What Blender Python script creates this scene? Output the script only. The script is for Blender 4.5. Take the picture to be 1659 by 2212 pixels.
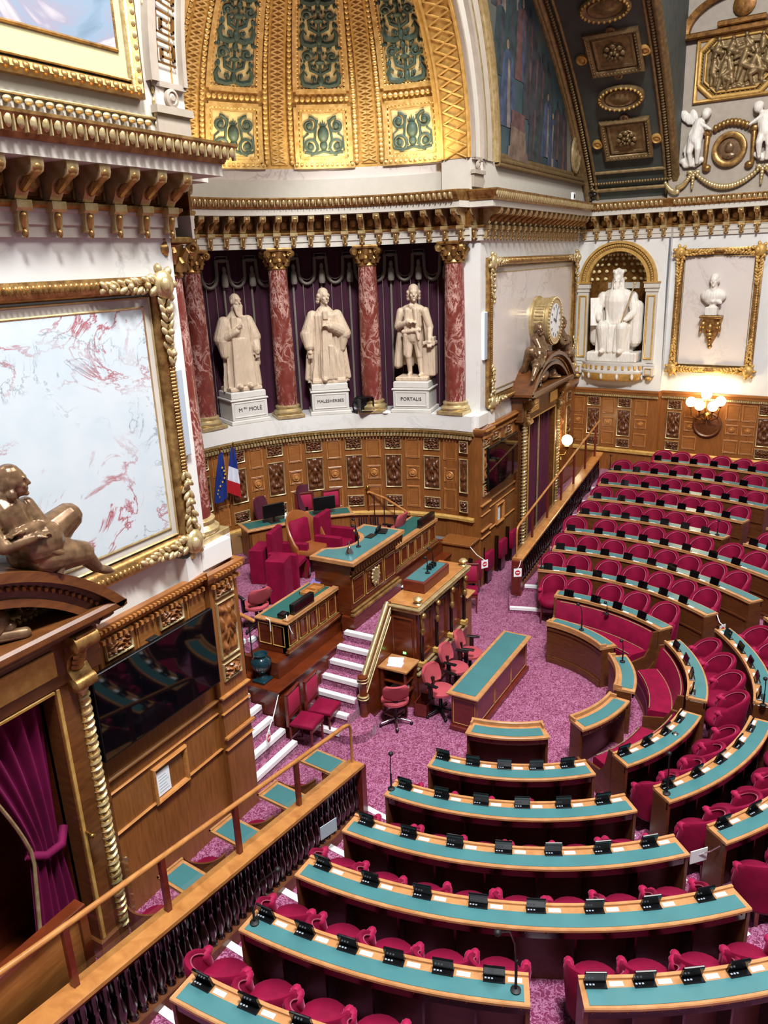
import bpy, math, random
from math import sin, cos, pi, sqrt, radians, atan2, asin
from mathutils import Vector, Matrix
random.seed(7)
for _o in list(bpy.data.objects): bpy.data.objects.remove(_o)
SC = bpy.context.scene
COL = SC.collection

# ------------------------------------------------------------------ camera, world, light, exposure
cam_d = bpy.data.cameras.new('camera'); cam = bpy.data.objects.new('camera', cam_d); COL.objects.link(cam)
cam_d.sensor_fit = 'HORIZONTAL'; cam_d.sensor_width = 36.0; cam_d.lens = 36.0 * 1671.2 / 1659.0
cam_d.clip_start = 0.05; cam_d.clip_end = 200
CR = Vector((.48415, -.874194, -.037192)); CD = Vector((-.287381, -.118724, -.95043)); CF = Vector((.826445, .470839, -.308707))
cam.matrix_world = Matrix(((CR.x, -CD.x, -CF.x, 0), (CR.y, -CD.y, -CF.y, 0), (CR.z, -CD.z, -CF.z, 7.92), (0, 0, 0, 1)))
SC.camera = cam
vs = SC.view_settings
SC.display_settings.display_device = 'sRGB'
vs.view_transform = 'Standard'; vs.look = 'None'; vs.exposure = 0.08; vs.gamma = 1.0; vs.use_curve_mapping = False
SC.cycles.max_bounces = 5; SC.cycles.diffuse_bounces = 3; SC.cycles.glossy_bounces = 3; SC.cycles.transmission_bounces = 4
SC.cycles.transparent_max_bounces = 8
SC.cycles.caustics_reflective = False; SC.cycles.caustics_refractive = False
SC.cycles.use_denoising = True; SC.cycles.sample_clamp_indirect = 6.0
SC.cycles.use_adaptive_sampling = True; SC.cycles.adaptive_threshold = 0.03

world = bpy.data.worlds.new('world'); SC.world = world; world.use_nodes = True
bg = world.node_tree.nodes['Background']; bg.inputs[0].default_value = (0.95, 0.96, 1.0, 1); bg.inputs[1].default_value = 0.17

def lamp(name, kind, loc, energy, color=(1, 1, 1), size=1.0, target=None, sizey=None, spot=None, blend=.5):
    d = bpy.data.lights.new(name, kind); o = bpy.data.objects.new(name, d); COL.objects.link(o)
    o.location = loc; d.energy = energy; d.color = color
    if kind == 'AREA':
        d.shape = 'RECTANGLE'; d.size = size; d.size_y = sizey or size
    elif kind == 'SUN': d.angle = size
    else: d.shadow_soft_size = size
    if kind == 'SPOT': d.spot_size = spot; d.spot_blend = blend
    if target is not None:
        o.rotation_euler = (Vector(target) - Vector(loc)).to_track_quat('-Z', 'Y').to_euler()
    return o
lamp('skylight_lamp', 'AREA', (1.6, -1.0, 23.0), 7800, (0.94, 0.97, 1.0), 3.0, (5.0, 4.0, 4.0), 3.0)
lamp('skylight_lamp', 'AREA', (12.0, -1.0, 18.0), 2000, (1.0, 0.97, 0.93), 7.0, (11.0, 2.5, 0.0), 6.0)

# ------------------------------------------------------------------ materials
def lin(h):
    h = h.lstrip('#'); r = []
    for i in (0, 2, 4):
        c = int(h[i:i+2], 16) / 255
        r.append(c / 12.92 if c <= .04045 else ((c + .055) / 1.055) ** 2.4)
    return (r[0], r[1], r[2], 1)
def new_mat(name):
    m = bpy.data.materials.new(name); m.use_nodes = True
    nt = m.node_tree; b = nt.nodes['Principled BSDF']
    return m, nt, b
def coords(nt, scale=(1, 1, 1), rot=(0, 0, 0), src='Object'):
    t = nt.nodes.new('ShaderNodeTexCoord'); mp = nt.nodes.new('ShaderNodeMapping')
    mp.inputs['Scale'].default_value = scale; mp.inputs['Rotation'].default_value = rot
    nt.links.new(t.outputs[src], mp.inputs[0]); return mp.outputs[0]
def noise(nt, vec, scale, detail=3, rough=.55, dist=0):
    n = nt.nodes.new('ShaderNodeTexNoise'); n.inputs['Scale'].default_value = scale; n.inputs['Detail'].default_value = detail
    n.inputs['Roughness'].default_value = rough; n.inputs['Distortion'].default_value = dist
    nt.links.new(vec, n.inputs['Vector']); return n.outputs['Fac']
def ramp(nt, fac, stops, interp='LINEAR'):
    r = nt.nodes.new('ShaderNodeValToRGB'); r.color_ramp.interpolation = interp
    e = r.color_ramp.elements
    while len(e) < len(stops): e.new(0.5)
    for i, (p, c) in enumerate(stops): e[i].position = p; e[i].color = lin(c) if isinstance(c, str) else c
    nt.links.new(fac, r.inputs[0]); return r.outputs[0]
def mix(nt, fac, a, b):
    m = nt.nodes.new('ShaderNodeMix'); m.data_type = 'RGBA'
    for s, v in ((0, fac), (6, a), (7, b)):
        if hasattr(v, 'is_linked'): nt.links.new(v, m.inputs[s])
        else: m.inputs[s].default_value = v
    return m.outputs[2]
def mathn(nt, op, a, b=None):
    m = nt.nodes.new('ShaderNodeMath'); m.operation = op
    for i, v in enumerate((a, b)):
        if v is None: continue
        if hasattr(v, 'is_linked'): nt.links.new(v, m.inputs[i])
        else: m.inputs[i].default_value = v
    return m.outputs[0]
def bump(nt, b, h, strength=.3, dist=.01):
    n = nt.nodes.new('ShaderNodeBump'); n.inputs['Strength'].default_value = strength; n.inputs['Distance'].default_value = dist
    nt.links.new(h, n.inputs['Height']); nt.links.new(n.outputs[0], b.inputs['Normal'])
def simple(name, col, rough=.5, metal=0, var=.12, nscale=6, sheen=0, coat=0, bumps=0, bscale=60, spec=None, sheen_tint=None):
    m, nt, b = new_mat(name); c = lin(col) if isinstance(col, str) else col
    v = coords(nt)
    n = noise(nt, v, nscale, 4)
    lo = tuple(x * (1 - var) for x in c[:3]) + (1,); hi = tuple(min(1, x * (1 + var)) for x in c[:3]) + (1,)
    nt.links.new(ramp(nt, n, [(.3, lo), (.7, hi)]), b.inputs['Base Color'])
    b.inputs['Roughness'].default_value = rough; b.inputs['Metallic'].default_value = metal
    if sheen:
        b.inputs['Sheen Weight'].default_value = sheen; b.inputs['Sheen Roughness'].default_value = .35
        if sheen_tint: b.inputs['Sheen Tint'].default_value = lin(sheen_tint)
    if coat: b.inputs['Coat Weight'].default_value = coat; b.inputs['Coat Roughness'].default_value = .12
    if spec is not None: b.inputs['Specular IOR Level'].default_value = spec
    if bumps: bump(nt, b, noise(nt, v, bscale, 3), bumps, .01)
    return m
def wood(name, lo, hi, rough=.4, coat=.15, stretch=(1.2, 14, 14), scale=2.2):
    m, nt, b = new_mat(name); v = coords(nt, stretch)
    n = noise(nt, v, scale, 5, .6, .6); n2 = noise(nt, coords(nt), .8, 2)
    f = mathn(nt, 'ADD', mathn(nt, 'MULTIPLY', n, .7), mathn(nt, 'MULTIPLY', n2, .3))
    nt.links.new(ramp(nt, f, [(.3, lo), (.68, hi)]), b.inputs['Base Color'])
    b.inputs['Roughness'].default_value = rough; b.inputs['Coat Weight'].default_value = coat; b.inputs['Coat Roughness'].default_value = .15
    return m
def marble(name, base, vein, scale=.9, width=.03, rough=.22, second=None, var='#000000', stretch=(1, 1, 1), amount=.8, dist=1.2, scale2=2.6, w2=.02):
    m, nt, b = new_mat(name); v = coords(nt, stretch)
    n = noise(nt, v, scale, 7, .62, dist)
    d = mathn(nt, 'ABSOLUTE', mathn(nt, 'SUBTRACT', n, .5))
    patch = noise(nt, v, scale * .7, 2)
    gate = ramp(nt, patch, [(.4, (0, 0, 0, 1)), (.55, (1, 1, 1, 1))])
    line = ramp(nt, d, [(0, (1, 1, 1, 1)), (width, (0, 0, 0, 1))])
    f = mathn(nt, 'MULTIPLY', mathn(nt, 'MULTIPLY', line, gate), amount)
    cl = noise(nt, v, scale * 1.5, 4)
    basec = ramp(nt, cl, [(.3, base), (.7, var if var != '#000000' else base)])
    col = mix(nt, f, basec, lin(vein))
    if second:
        nn = noise(nt, v, scale * scale2, 6, .6, dist * 1.3)
        d2 = mathn(nt, 'ABSOLUTE', mathn(nt, 'SUBTRACT', nn, .5))
        l2 = ramp(nt, d2, [(0, (1, 1, 1, 1)), (w2, (0, 0, 0, 1))])
        g2 = ramp(nt, noise(nt, v, scale * .9, 2, .5, .3), [(.5, (0, 0, 0, 1)), (.62, (1, 1, 1, 1))])
        col = mix(nt, mathn(nt, 'MULTIPLY', mathn(nt, 'MULTIPLY', l2, g2), .8), col, lin(second))
    nt.links.new(col, b.inputs['Base Color']); b.inputs['Roughness'].default_value = rough
    return m
def gold(name, lo, hi, rough=.38, metal=.85, bs=40, bst=.25):
    m, nt, b = new_mat(name); v = coords(nt); n = noise(nt, v, 9, 4)
    nt.links.new(ramp(nt, n, [(.3, lo), (.7, hi)]), b.inputs['Base Color'])
    b.inputs['Metallic'].default_value = metal; b.inputs['Roughness'].default_value = rough
    bump(nt, b, noise(nt, v, bs, 3), bst, .01); return m
def carpet(name):
    m, nt, b = new_mat(name); v = coords(nt)
    n = noise(nt, v, 15, 2, .5, 1.5)
    d = mathn(nt, 'ABSOLUTE', mathn(nt, 'SUBTRACT', n, .5))
    pat = ramp(nt, d, [(.0, '#b67a98'), (.04, '#a46084'), (.066, '#721c43'), (.2, '#66153a')])
    fine = noise(nt, v, 90, 2)
    nt.links.new(mix(nt, mathn(nt, 'MULTIPLY', fine, .35), pat, lin('#82325a')), b.inputs['Base Color'])
    b.inputs['Roughness'].default_value = .95; b.inputs['Sheen Weight'].default_value = .25
    bump(nt, b, fine, .4, .01); return m

M = dict(
    white=marble('white_marble', '#dad5cc', '#a9a6a3', .55, .02, .3, var='#e2dfda', amount=.35),
    panel=marble('veined_marble', '#c0ccd1', '#a04a52', 1.15, .022, .16, second='#72848a', var='#ced5d8', amount=1.0, dist=1.0, scale2=1.6, w2=.016),
    panel_plain=marble('beige_marble', '#d3c7be', '#a8958e', .5, .016, .2, second='#b9aaa2', var='#dccfc5', amount=.6),
    pink=marble('red_marble', '#6a2c24', '#cda396', 3.2, .045, .22, second='#d2aea2', var='#7c3a30', amount=.9, dist=1.6, stretch=(1, 1, .6), scale2=1.9, w2=.035),
    stone=simple('statue_marble', '#c9b298', .5, var=.1, nscale=2.5),
    stone_white=simple('pale_statue_marble', '#e6ddd0', .45, var=.06, nscale=3),
    pedestal=simple('pedestal_stone', '#cfc9c0', .5, var=.06),
    ivory=simple('ivory_paint', '#c9c1b3', .5, var=.04),
    greyp=simple('grey_paint', '#a89a8a', .6, var=.08), arch=simple('arch_paint', '#b8ab99', .6, var=.08), vaultgold=gold('vault_gilding', '#6f5a3c', '#9a7f55', .45, .5),
    gold=gold('gilding', '#805a30', '#c69c5e', .36, .75),
    golddark=gold('aged_gilding', '#5e3a18', '#9a6a30', .42, .6),
    goldpale=gold('pale_gilding', '#b79a62', '#dcc698', .34, .6),
    goldflat=gold('gold_leaf_ground', '#b58a42', '#d9ad62', .5, .35, 25, .15), goldbright=gold('bright_gilding', '#bd9450', '#ecca86', .35, .4, 30, .1),
    goldcream=simple('cream_gold', '#d8c48c', .5, .1, .1),
    bronze=gold('bronze', '#5c4430', '#8f6f50', .27, .45, 12, .1), portal=wood('portal_wood', '#4a2812', '#75451f', .36, .3, (2, 2, 9)),
    oak=wood('oak_panelling', '#6c3f19', '#945a2a', .42, .2, (12, 12, 1.2)),
    oakflat=wood('oak_boards', '#7a4820', '#a26734', .38, .25, (1.2, 1.2, 9)),
    oaklight=wood('oak_rail', '#94592a', '#c28648', .35, .3, (2, 2, 9)),
    carve=simple('carved_walnut', '#5c3216', .45, var=.3, nscale=14, coat=.2),
    mahogany=wood('mahogany', '#44190a', '#702f12', .28, .45, (1.2, 1.2, 10)),
    darkwood=wood('dark_mahogany', '#0b0403', '#1c0a06', .22, .8, (1.5, 1.5, 9)),
    desk=wood('bench_wood', '#a06a3a', '#c28d5c', .36, .25, (3, 3, 6)),
    deskfront=wood('bench_front_wood', '#4a2410', '#6b3c1a', .42, .2, (2, 2, 8)),
    redwood=wood('red_mahogany', '#4f170f', '#74281a', .35, .35, (2, 2, 8)),
    leather=simple('green_leather', '#3f7275', .36, var=.1, nscale=2.2),
    leatherdark=simple('dark_green_leather', '#1f5c56', .42, var=.08, nscale=3),
    velvet=simple('crimson_velvet', '#7c0a30', .7, var=.22, nscale=5, sheen=.14, sheen_tint='#d8608f', spec=.15),
    curtain=simple('curtain_velvet', '#640c38', .75, var=.2, nscale=3, sheen=.2, sheen_tint='#d060a0', spec=.15),
    velvetdark=simple('dark_velvet', '#4a0a24', .8, var=.2, nscale=4, sheen=.25, sheen_tint='#c04070'),
    velvetpink=simple('rose_velvet', '#9a1f40', .7, var=.12, nscale=5, sheen=.2, sheen_tint='#e07088', spec=.2),
    office=simple('coral_fabric', '#a8414a', .85, var=.08, bumps=.3, bscale=150),
    drape=simple('purple_drape', '#3a0a24', .85, var=.2, nscale=3, sheen=.2, sheen_tint='#a04070'),
    braid=simple('grey_braid', '#7c7266', .8, var=.15, nscale=30),
    black=simple('black_plastic', '#0b0b0d', .32, var=.1),
    blackmatte=simple('black_rubber', '#060607', .6, var=.1),
    screen=simple('screen_glass', '#07060a', .04, var=.05),
    whiteplastic=simple('white_plastic', '#efefee', .4, var=.02),
    stepwhite=simple('white_step_edge', '#e8e4e2', .6, var=.05),
    paper=simple('paper', '#eef0f3', .8, var=.03),
    greyspk=simple('grey_grille', '#a9b2bb', .55, var=.05, nscale=80),
    chrome=simple('chrome', '#c8c8c8', .15, 1.0, var=.03),
    brass=gold('brass', '#8f6a30', '#c59b52', .25, .95, 20, .05),
    teal=simple('blue_ceramic', '#0e3038', .18, var=.25, nscale=5, coat=.6),
    tan=simple('tan_leather', '#8e5126', .38, var=.12, coat=.2),
    ink=simple('dark_lettering', '#3a2f28', .7, var=.02),
    card=simple('cardboard', '#8f6a40', .8, var=.06),
    verd=simple('verdigris_relief', '#3c4f45', .55, var=.25, nscale=7),
    teal_paint=simple('dark_teal_paint', '#4b504a', .7, var=.2, nscale=3),
    red=simple('red_print', '#c02028', .6, var=.03),
    blueflag=simple('blue_cloth', '#16307e', .7, var=.1), whiteflag=simple('white_cloth', '#dfe3ee', .7, var=.05), redflag=simple('red_cloth', '#b3121f', .7, var=.1),
    yellow=simple('yellow_star', '#e8c020', .6, var=.03),
    carpet=carpet('magenta_carpet'),
)
for _k in ('stone', 'stone_white'):            # carved drapery grooves of the sculptures
    _nt = M[_k].node_tree; bump(_nt, _nt.nodes['Principled BSDF'], noise(_nt, coords(_nt, (13, 13, 2.2)), 1.3, 3, .55, .5), .75, .035)
def emis(name, col, strength):
    m, nt, b = new_mat(name); b.inputs['Emission Color'].default_value = lin(col); b.inputs['Emission Strength'].default_value = strength
    b.inputs['Base Color'].default_value = (.9, .85, .75, 1); return m
M['glow'] = emis('lit_globe', '#ffe2ae', 9)
M['led'] = emis('green_led', '#30ff50', 3)
_m, _nt, _b = new_mat('clear_glass'); _nt.nodes.remove(_b)
_tr = _nt.nodes.new('ShaderNodeBsdfTransparent'); _tr.inputs[0].default_value = (.93, .95, .94, 1); _gl = _nt.nodes.new('ShaderNodeBsdfGlossy'); _gl.inputs['Roughness'].default_value = .03
_lw0 = _nt.nodes.new('ShaderNodeLayerWeight'); _lw0.inputs[0].default_value = .5; _lw = ramp(_nt, _lw0.outputs['Facing'], [(0, (.05, .05, .05, 1)), (.6, (.07, .07, .07, 1)), (1, (.6, .6, .6, 1))]); _mx = _nt.nodes.new('ShaderNodeMixShader')
_nt.links.new(_lw, _mx.inputs[0]); _nt.links.new(_tr.outputs[0], _mx.inputs[1]); _nt.links.new(_gl.outputs[0], _mx.inputs[2]); _nt.links.new(_mx.outputs[0], _nt.nodes['Material Output'].inputs[0]); M['glass'] = _m

# ------------------------------------------------------------------ mesh builder
class MB:
    def __init__(s): s.v = []; s.f = []; s.mi = []
    def add(s, V, F, mi=0, mat=None):
        n = len(s.v)
        s.v += [tuple(mat @ Vector(p)) for p in V] if mat is not None else [tuple(p) for p in V]
        s.f += [tuple(i + n for i in q) for q in F]; s.mi += [mi] * len(F); return s
    def box(s, x0, x1, y0, y1, z0, z1, mi=0, mat=None):
        V = [(x0, y0, z0), (x1, y0, z0), (x1, y1, z0), (x0, y1, z0), (x0, y0, z1), (x1, y0, z1), (x1, y1, z1), (x0, y1, z1)]
        F = [(0, 3, 2, 1), (4, 5, 6, 7), (0, 1, 5, 4), (1, 2, 6, 5), (2, 3, 7, 6), (3, 0, 4, 7)]
        return s.add(V, F, mi, mat)
    def bbox(s, x0, x1, y0, y1, z0, z1, b=.01, mi=0, mat=None):
        # box with chamfered edges on top and bottom
        V = []
        for z, d in ((z0, b), (z0 + b, 0), (z1 - b, 0), (z1, b)):
            V += [(x0 + d, y0 + d, z), (x1 - d, y0 + d, z), (x1 - d, y1 - d, z), (x0 + d, y1 - d, z)]
        F = [(3, 2, 1, 0), (12, 13, 14, 15)]
        for k in range(3):
            for i in range(4): F.append((4*k + i, 4*k + (i+1) % 4, 4*k + 4 + (i+1) % 4, 4*k + 4 + i))
        return s.add(V, F, mi, mat)
    def prism(s, poly, h0, h1, mi=0, mat=None):
        n = len(poly)
        V = [(x, y, h0) for x, y in poly] + [(x, y, h1) for x, y in poly]
        F = [tuple(range(n - 1, -1, -1)), tuple(range(n, 2*n))] + [(i, (i+1) % n, n + (i+1) % n, n + i) for i in range(n)]
        return s.add(V, F, mi, mat)
    def lathe(s, prof, c=(0, 0, 0), n=20, a0=0, a1=2*pi, mi=0, mat=None, sx=1, sy=1):
        full = abs(a1 - a0 - 2*pi) < 1e-6; m = n if full else n + 1
        V = []; F = []
        for r, z in prof:
            for i in range(m):
                a = a0 + (a1 - a0) * i / n; V.append((c[0] + r*cos(a)*sx, c[1] + r*sin(a)*sy, c[2] + z))
        for k in range(len(prof) - 1):
            for i in range(n):
                j = (i + 1) % m; F.append((k*m + i, k*m + j, (k+1)*m + j, (k+1)*m + i))
        if full:
            if prof[0][0] > 1e-4: F.append(tuple(range(m - 1, -1, -1)))
            if prof[-1][0] > 1e-4: F.append(tuple((len(prof)-1)*m + i for i in range(m)))
        return s.add(V, F, mi, mat)
    def sweep(s, path, prof, closed=False, mi=0, caps=True, mat=None):
        # path: list of ((x,y,z),(nx,ny,nz)up-independent normal); prof: closed polygon of (out, up)
        P = len(prof); V = []; F = []
        for (p, nrm) in path:
            for o, u in prof: V.append((p[0] + nrm[0]*o, p[1] + nrm[1]*o, p[2] + (nrm[2]*o if len(nrm) > 2 else 0) + u))
        L = len(path)
        for k in range(L if closed else L - 1):
            kk = (k + 1) % L
            for i in range(P):
                j = (i + 1) % P; F.append((k*P + i, k*P + j, kk*P + j, kk*P + i))
        if caps and not closed: F += [tuple(range(P - 1, -1, -1)), tuple((L-1)*P + i for i in range(P))]
        return s.add(V, F, mi, mat)
    def tube(s, pts, r, n=8, mi=0, mat=None, closed=False):
        pts = [Vector(p) for p in pts]; L = len(pts); V = []; F = []; prev = None
        for i, p in enumerate(pts):
            a = pts[(i - 1) % L] if (i or closed) else p; b = pts[(i + 1) % L] if (i < L - 1 or closed) else p
            t = (b - a).normalized() if (b - a).length > 1e-9 else Vector((0, 0, 1))
            if prev is None:
                u = t.cross(Vector((0, 0, 1)));
                if u.length < .05: u = t.cross(Vector((1, 0, 0)))
            else: u = prev - t * prev.dot(t)
            u.normalize(); prev = u; w = t.cross(u); rr = r[i] if isinstance(r, (list, tuple)) else r
            for k in range(n):
                an = 2*pi*k/n; V.append(p + u*(rr*cos(an)) + w*(rr*sin(an)))
        for i in range(L if closed else L - 1):
            ii = (i + 1) % L
            for k in range(n): F.append((i*n + k, i*n + (k+1) % n, ii*n + (k+1) % n, ii*n + k))
        if not closed: F += [tuple(range(n - 1, -1, -1)), tuple((L-1)*n + k for k in range(n))]
        return s.add(V, F, mi, mat)
    def ell(s, c, r, nu=14, nv=9, mi=0, mat=None, rot=None):
        if not hasattr(r, '__len__'): r = (r, r, r)
        V = []; F = []
        for j in range(nv + 1):
            t = pi * j / nv
            for i in range(nu):
                a = 2*pi*i/nu; q = Vector((r[0]*sin(t)*cos(a), r[1]*sin(t)*sin(a), -r[2]*cos(t)))
                if rot is not None: q = rot @ q
                V.append((c[0] + q.x, c[1] + q.y, c[2] + q.z))
        for j in range(nv):
            for i in range(nu): F.append((j*nu + i, j*nu + (i+1) % nu, (j+1)*nu + (i+1) % nu, (j+1)*nu + i))
        return s.add(V, F, mi, mat)
    def cap(s, p0, p1, r0, r1, n=12, mi=0, mat=None):
        # tapered limb with rounded ends
        p0 = Vector(p0); p1 = Vector(p1); d = (p1 - p0).normalized(); pts = []; rs = []
        for k in (0.05, .4, .75): pts.append(p0 - d*r0*cos(k*pi/2*1.0)); rs.append(r0*sin(k*pi/2))
        pts += [p0, (p0+p1)/2, p1]; rs += [r0, (r0+r1)/2, r1]
        for k in (.75, .4, 0.05): pts.append(p1 + d*r1*cos(k*pi/2)); rs.append(r1*sin(k*pi/2))
        return s.tube(pts, rs, n, mi, mat)
    def grid(s, fn, nu, nv, mi=0, mat=None, wrap=False):
        V = []; F = []; m = nu if wrap else nu + 1
        for j in range(nv + 1):
            for i in range(m): V.append(fn(i / nu, j / nv))
        for j in range(nv):
            for i in range(nu):
                k = (i + 1) % m; F.append((j*m + i, j*m + k, (j+1)*m + k, (j+1)*m + i))
        return s.add(V, F, mi, mat)
    def frame(s, x0, x1, z0, z1, w, t, y=0, mi=0, mat=None):
        # rectangular picture-frame moulding in the xz plane, front towards -y, rounded section
        def ring(i, d): return [(x0 + i, y - d, z0 + i), (x1 - i, y - d, z0 + i), (x1 - i, y - d, z1 - i), (x0 + i, y - d, z1 - i)]
        V = ring(0, 0) + ring(0, t*.7) + ring(w*.35, t) + ring(w*.75, t*.75) + ring(w, t*.15) + ring(w, 0)
        F = []
        for k in range(5):
            for i in range(4): F.append((4*k + i, 4*k + (i+1) % 4, 4*k + 4 + (i+1) % 4, 4*k + 4 + i))
        return s.add(V, F, mi, mat)
    def build(s, name, mats, parent=None, smooth=None, rel=True):
        me = bpy.data.meshes.new(name)
        off = Vector((0, 0, 0))
        if parent is not None and rel: off = Vector(parent.get('_base', (0, 0, 0)))
        me.from_pydata([(x - off.x, y - off.y, z - off.z) for x, y, z in s.v], [], s.f)
        if not isinstance(mats, (list, tuple)): mats = [mats]
        for m in mats: me.materials.append(M[m] if isinstance(m, str) else m)
        if len(mats) > 1: me.polygons.foreach_set('material_index', s.mi)
        if smooth is not None:
            me.polygons.foreach_set('use_smooth', [True] * len(me.polygons)); me.set_sharp_from_angle(angle=radians(smooth))
        me.update()
        o = bpy.data.objects.new(name, me); COL.objects.link(o)
        if parent is not None: o.parent = parent
        return o
def tag(o, label=None, cat=None, group=None, kind=None):
    if label: o['label'] = label
    if cat: o['category'] = cat
    if group: o['group'] = group
    if kind: o['kind'] = kind
    return o
def thing(name, label, cat, loc=(0, 0, 0), rz=0, group=None, kind=None):
    o = bpy.data.objects.new(name, None); COL.objects.link(o); o.empty_display_size = .1
    o.location = loc; o.rotation_euler = (0, 0, rz); return tag(o, label, cat, group, kind)
def wthing(name, label, cat, base=(0, 0, 0), group=None, kind=None):
    # a thing whose parts are modelled in world coordinates
    o = thing(name, label, cat, base, 0, group, kind); o['_base'] = base; return o
def dup(root, loc, rz=0, label=None, group=None, scale=None, skip=()):
    r = root.copy(); COL.objects.link(r); r.location = loc; r.rotation_euler = (0, 0, rz)
    if scale is not None: r.scale = (scale,) * 3 if not hasattr(scale, '__len__') else scale
    if label: r['label'] = label
    if group: r['group'] = group
    for ch in list(root.children):
        c = ch.copy(); COL.objects.link(c); c.parent = r
        for g in list(ch.children):
            d = g.copy(); COL.objects.link(d); d.parent = c
    return r
def structure(o): o['kind'] = 'structure'; return o
def remesh(o, voxel, smooth=3):
    m = o.modifiers.new('remesh', 'REMESH'); m.mode = 'VOXEL'; m.voxel_size = voxel; m.use_smooth_shade = True
    if smooth: k = o.modifiers.new('smooth', 'SMOOTH'); k.iterations = smooth; k.factor = .5
    return o
ORD = ['first', 'second', 'third', 'fourth', 'fifth', 'sixth', 'seventh', 'eighth', 'ninth', 'tenth', 'eleventh', 'twelfth', 'thirteenth', 'fourteenth', 'fifteenth', 'sixteenth', 'seventeenth', 'eighteenth', 'nineteenth', 'twentieth']
def arc(cx, cy, r, a0, a1, n, z=0, inward=True):
    out = []
    for i in range(n + 1):
        a = a0 + (a1 - a0) * i / n; s_ = -1 if inward else 1
        out.append(((cx + r*cos(a), cy + r*sin(a), z), (s_*cos(a), s_*sin(a), 0)))
    return out
def T(x, y, z, rz=0): return Matrix.Translation((x, y, z)) @ Matrix.Rotation(rz, 4, 'Z')

# ================================================================== THE SETTING
NX, NY = 12.25, 7.7                      # centre of the apse
HX, HY = 11.9, 4.354                     # centre of the benches
WY = 7.0                                 # face of the chord wall
def inst(name, mesh, parent, loc, rz=0, kind=None):
    o = bpy.data.objects.new(name, mesh); COL.objects.link(o); o.location = loc; o.rotation_euler = (0, 0, rz)
    if parent is not None:
        o.parent = parent; b = parent.get('_base')
        if b is not None: o.location = Vector(loc) - Vector(b)
    if kind: o['kind'] = kind
    return o
def keep(o):                             # take a template object away, keep its mesh for copies
    me = o.data; bpy.data.objects.remove(o); return me
def ann(mb, cx, cy, r0, r1, z0, z1, a0, a1, n=24, mi=0, bev=0):
    prof = [(0, z0), (r1 - r0, z0), (r1 - r0, z1), (0, z1)] if not bev else [(0, z0), (r1 - r0, z0), (r1 - r0, z1 - bev), (r1 - r0 - bev, z1), (bev, z1), (0, z1 - bev)]
    return mb.sweep([((cx + r0*cos(a0 + (a1-a0)*i/n), cy + r0*sin(a0 + (a1-a0)*i/n), 0), (cos(a0 + (a1-a0)*i/n), sin(a0 + (a1-a0)*i/n), 0)) for i in range(n + 1)], prof, mi=mi)

# floor
mb = MB(); mb.add([(-4, -12, 0), (27, -12, 0), (27, 7.5, 0), (-4, 7.5, 0)], [(0, 1, 2, 3)]); structure(mb.build('floor', 'carpet'))
# tiers under the benches
YL, YR = 5.2, 5.68
RISE = .14
def step_r(j, a): c_ = max(0, cos(a)); return 3.78 + (1.035 - .045*c_)*j + .2*c_
mb = MB()
for j in range(8):
    n = 72; z = RISE*(j+1); V = []; F = []
    ra = step_r(j, pi); rb_ = step_r(j, 0)
    a0 = pi - asin((YL - HY)/ra); a1 = 2*pi + asin((YR - HY)/rb_)
    for i in range(n + 1):
        a = a0 + (a1 - a0)*i/n; r = step_r(j, a); r2 = step_r(j + 1, a) + .25
        V += [(HX + r*cos(a), HY + r*sin(a), z - RISE), (HX + r*cos(a), HY + r*sin(a), z), (HX + r2*cos(a), HY + r2*sin(a), z), (HX + 15.5*cos(a), HY + 15.5*sin(a), z)]
    for i in range(n):
        k = 4*i; F += [(k, k+4, k+5, k+1), (k+1, k+5, k+6, k+2)] + ([(k+2, k+6, k+7, k+3)] if j == 7 else [])
    mb.add(V, F)
structure(mb.build('tier_floor', 'carpet'))

# ---- carved and plain panels (front faces local -y, origin at the lower middle)
def carve_h(u, v, seed):
    x = abs(u)
    s_ = sin(6.5*x + 2.6*sin(8*v + seed)) * cos(10.5*v + 4*x + seed) + .6*sin(17*v + 5*x)*cos(12*x + seed)
    c_ = 1.1*math.exp(-((x*x)*9 + (v - .5)**2*14))
    e_ = min(1, (1 - x)*7) * min(1, v*9, (1 - v)*9)
    return (max(-.5, min(1.1, s_ + c_)) + .5) * e_
def carved_mesh(name, w, h, seed, depth=.04, nx=24, ny=None, mats=('carve', 'goldpale'), fw=.03):
    ny = ny or max(14, int(nx*h/w)); mb = MB()
    iw, ih = w - 2*fw, h - 2*fw
    mb.grid(lambda i, j: ((i - .5)*iw, -.008 - depth*carve_h(2*i - 1, j, seed), fw + j*ih), nx, ny, 0)
    mb.frame(-w/2, w/2, 0, h, fw, .035, 0, 1)
    return keep(mb.build(name, list(mats), smooth=50))
def plain_mesh(name, w, h, mats=('oakflat', 'oaklight'), fw=.028, boss=0):
    mb = MB(); mb.frame(-w/2, w/2, 0, h, fw, .022, 0, 1)
    mb.frame(-w/2 + fw, w/2 - fw, fw, h - fw, .03, .03, 0, 0)
    mb.box(-w/2 + fw, w/2 - fw, -.012, 0.0, fw, h - fw, 0)
    if boss:
        R90 = T(0, -.012, h/2) @ Matrix.Rotation(pi/2, 4, 'X')
        mb.lathe([(boss, 0), (boss, .02), (boss*.85, .035), (boss*.7, .02), (boss*.5, .02), (boss*.42, .05), (0, .06)], (0, 0, 0), 20, mi=1, mat=R90)
    return keep(mb.build(name, list(mats), smooth=40))
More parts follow.
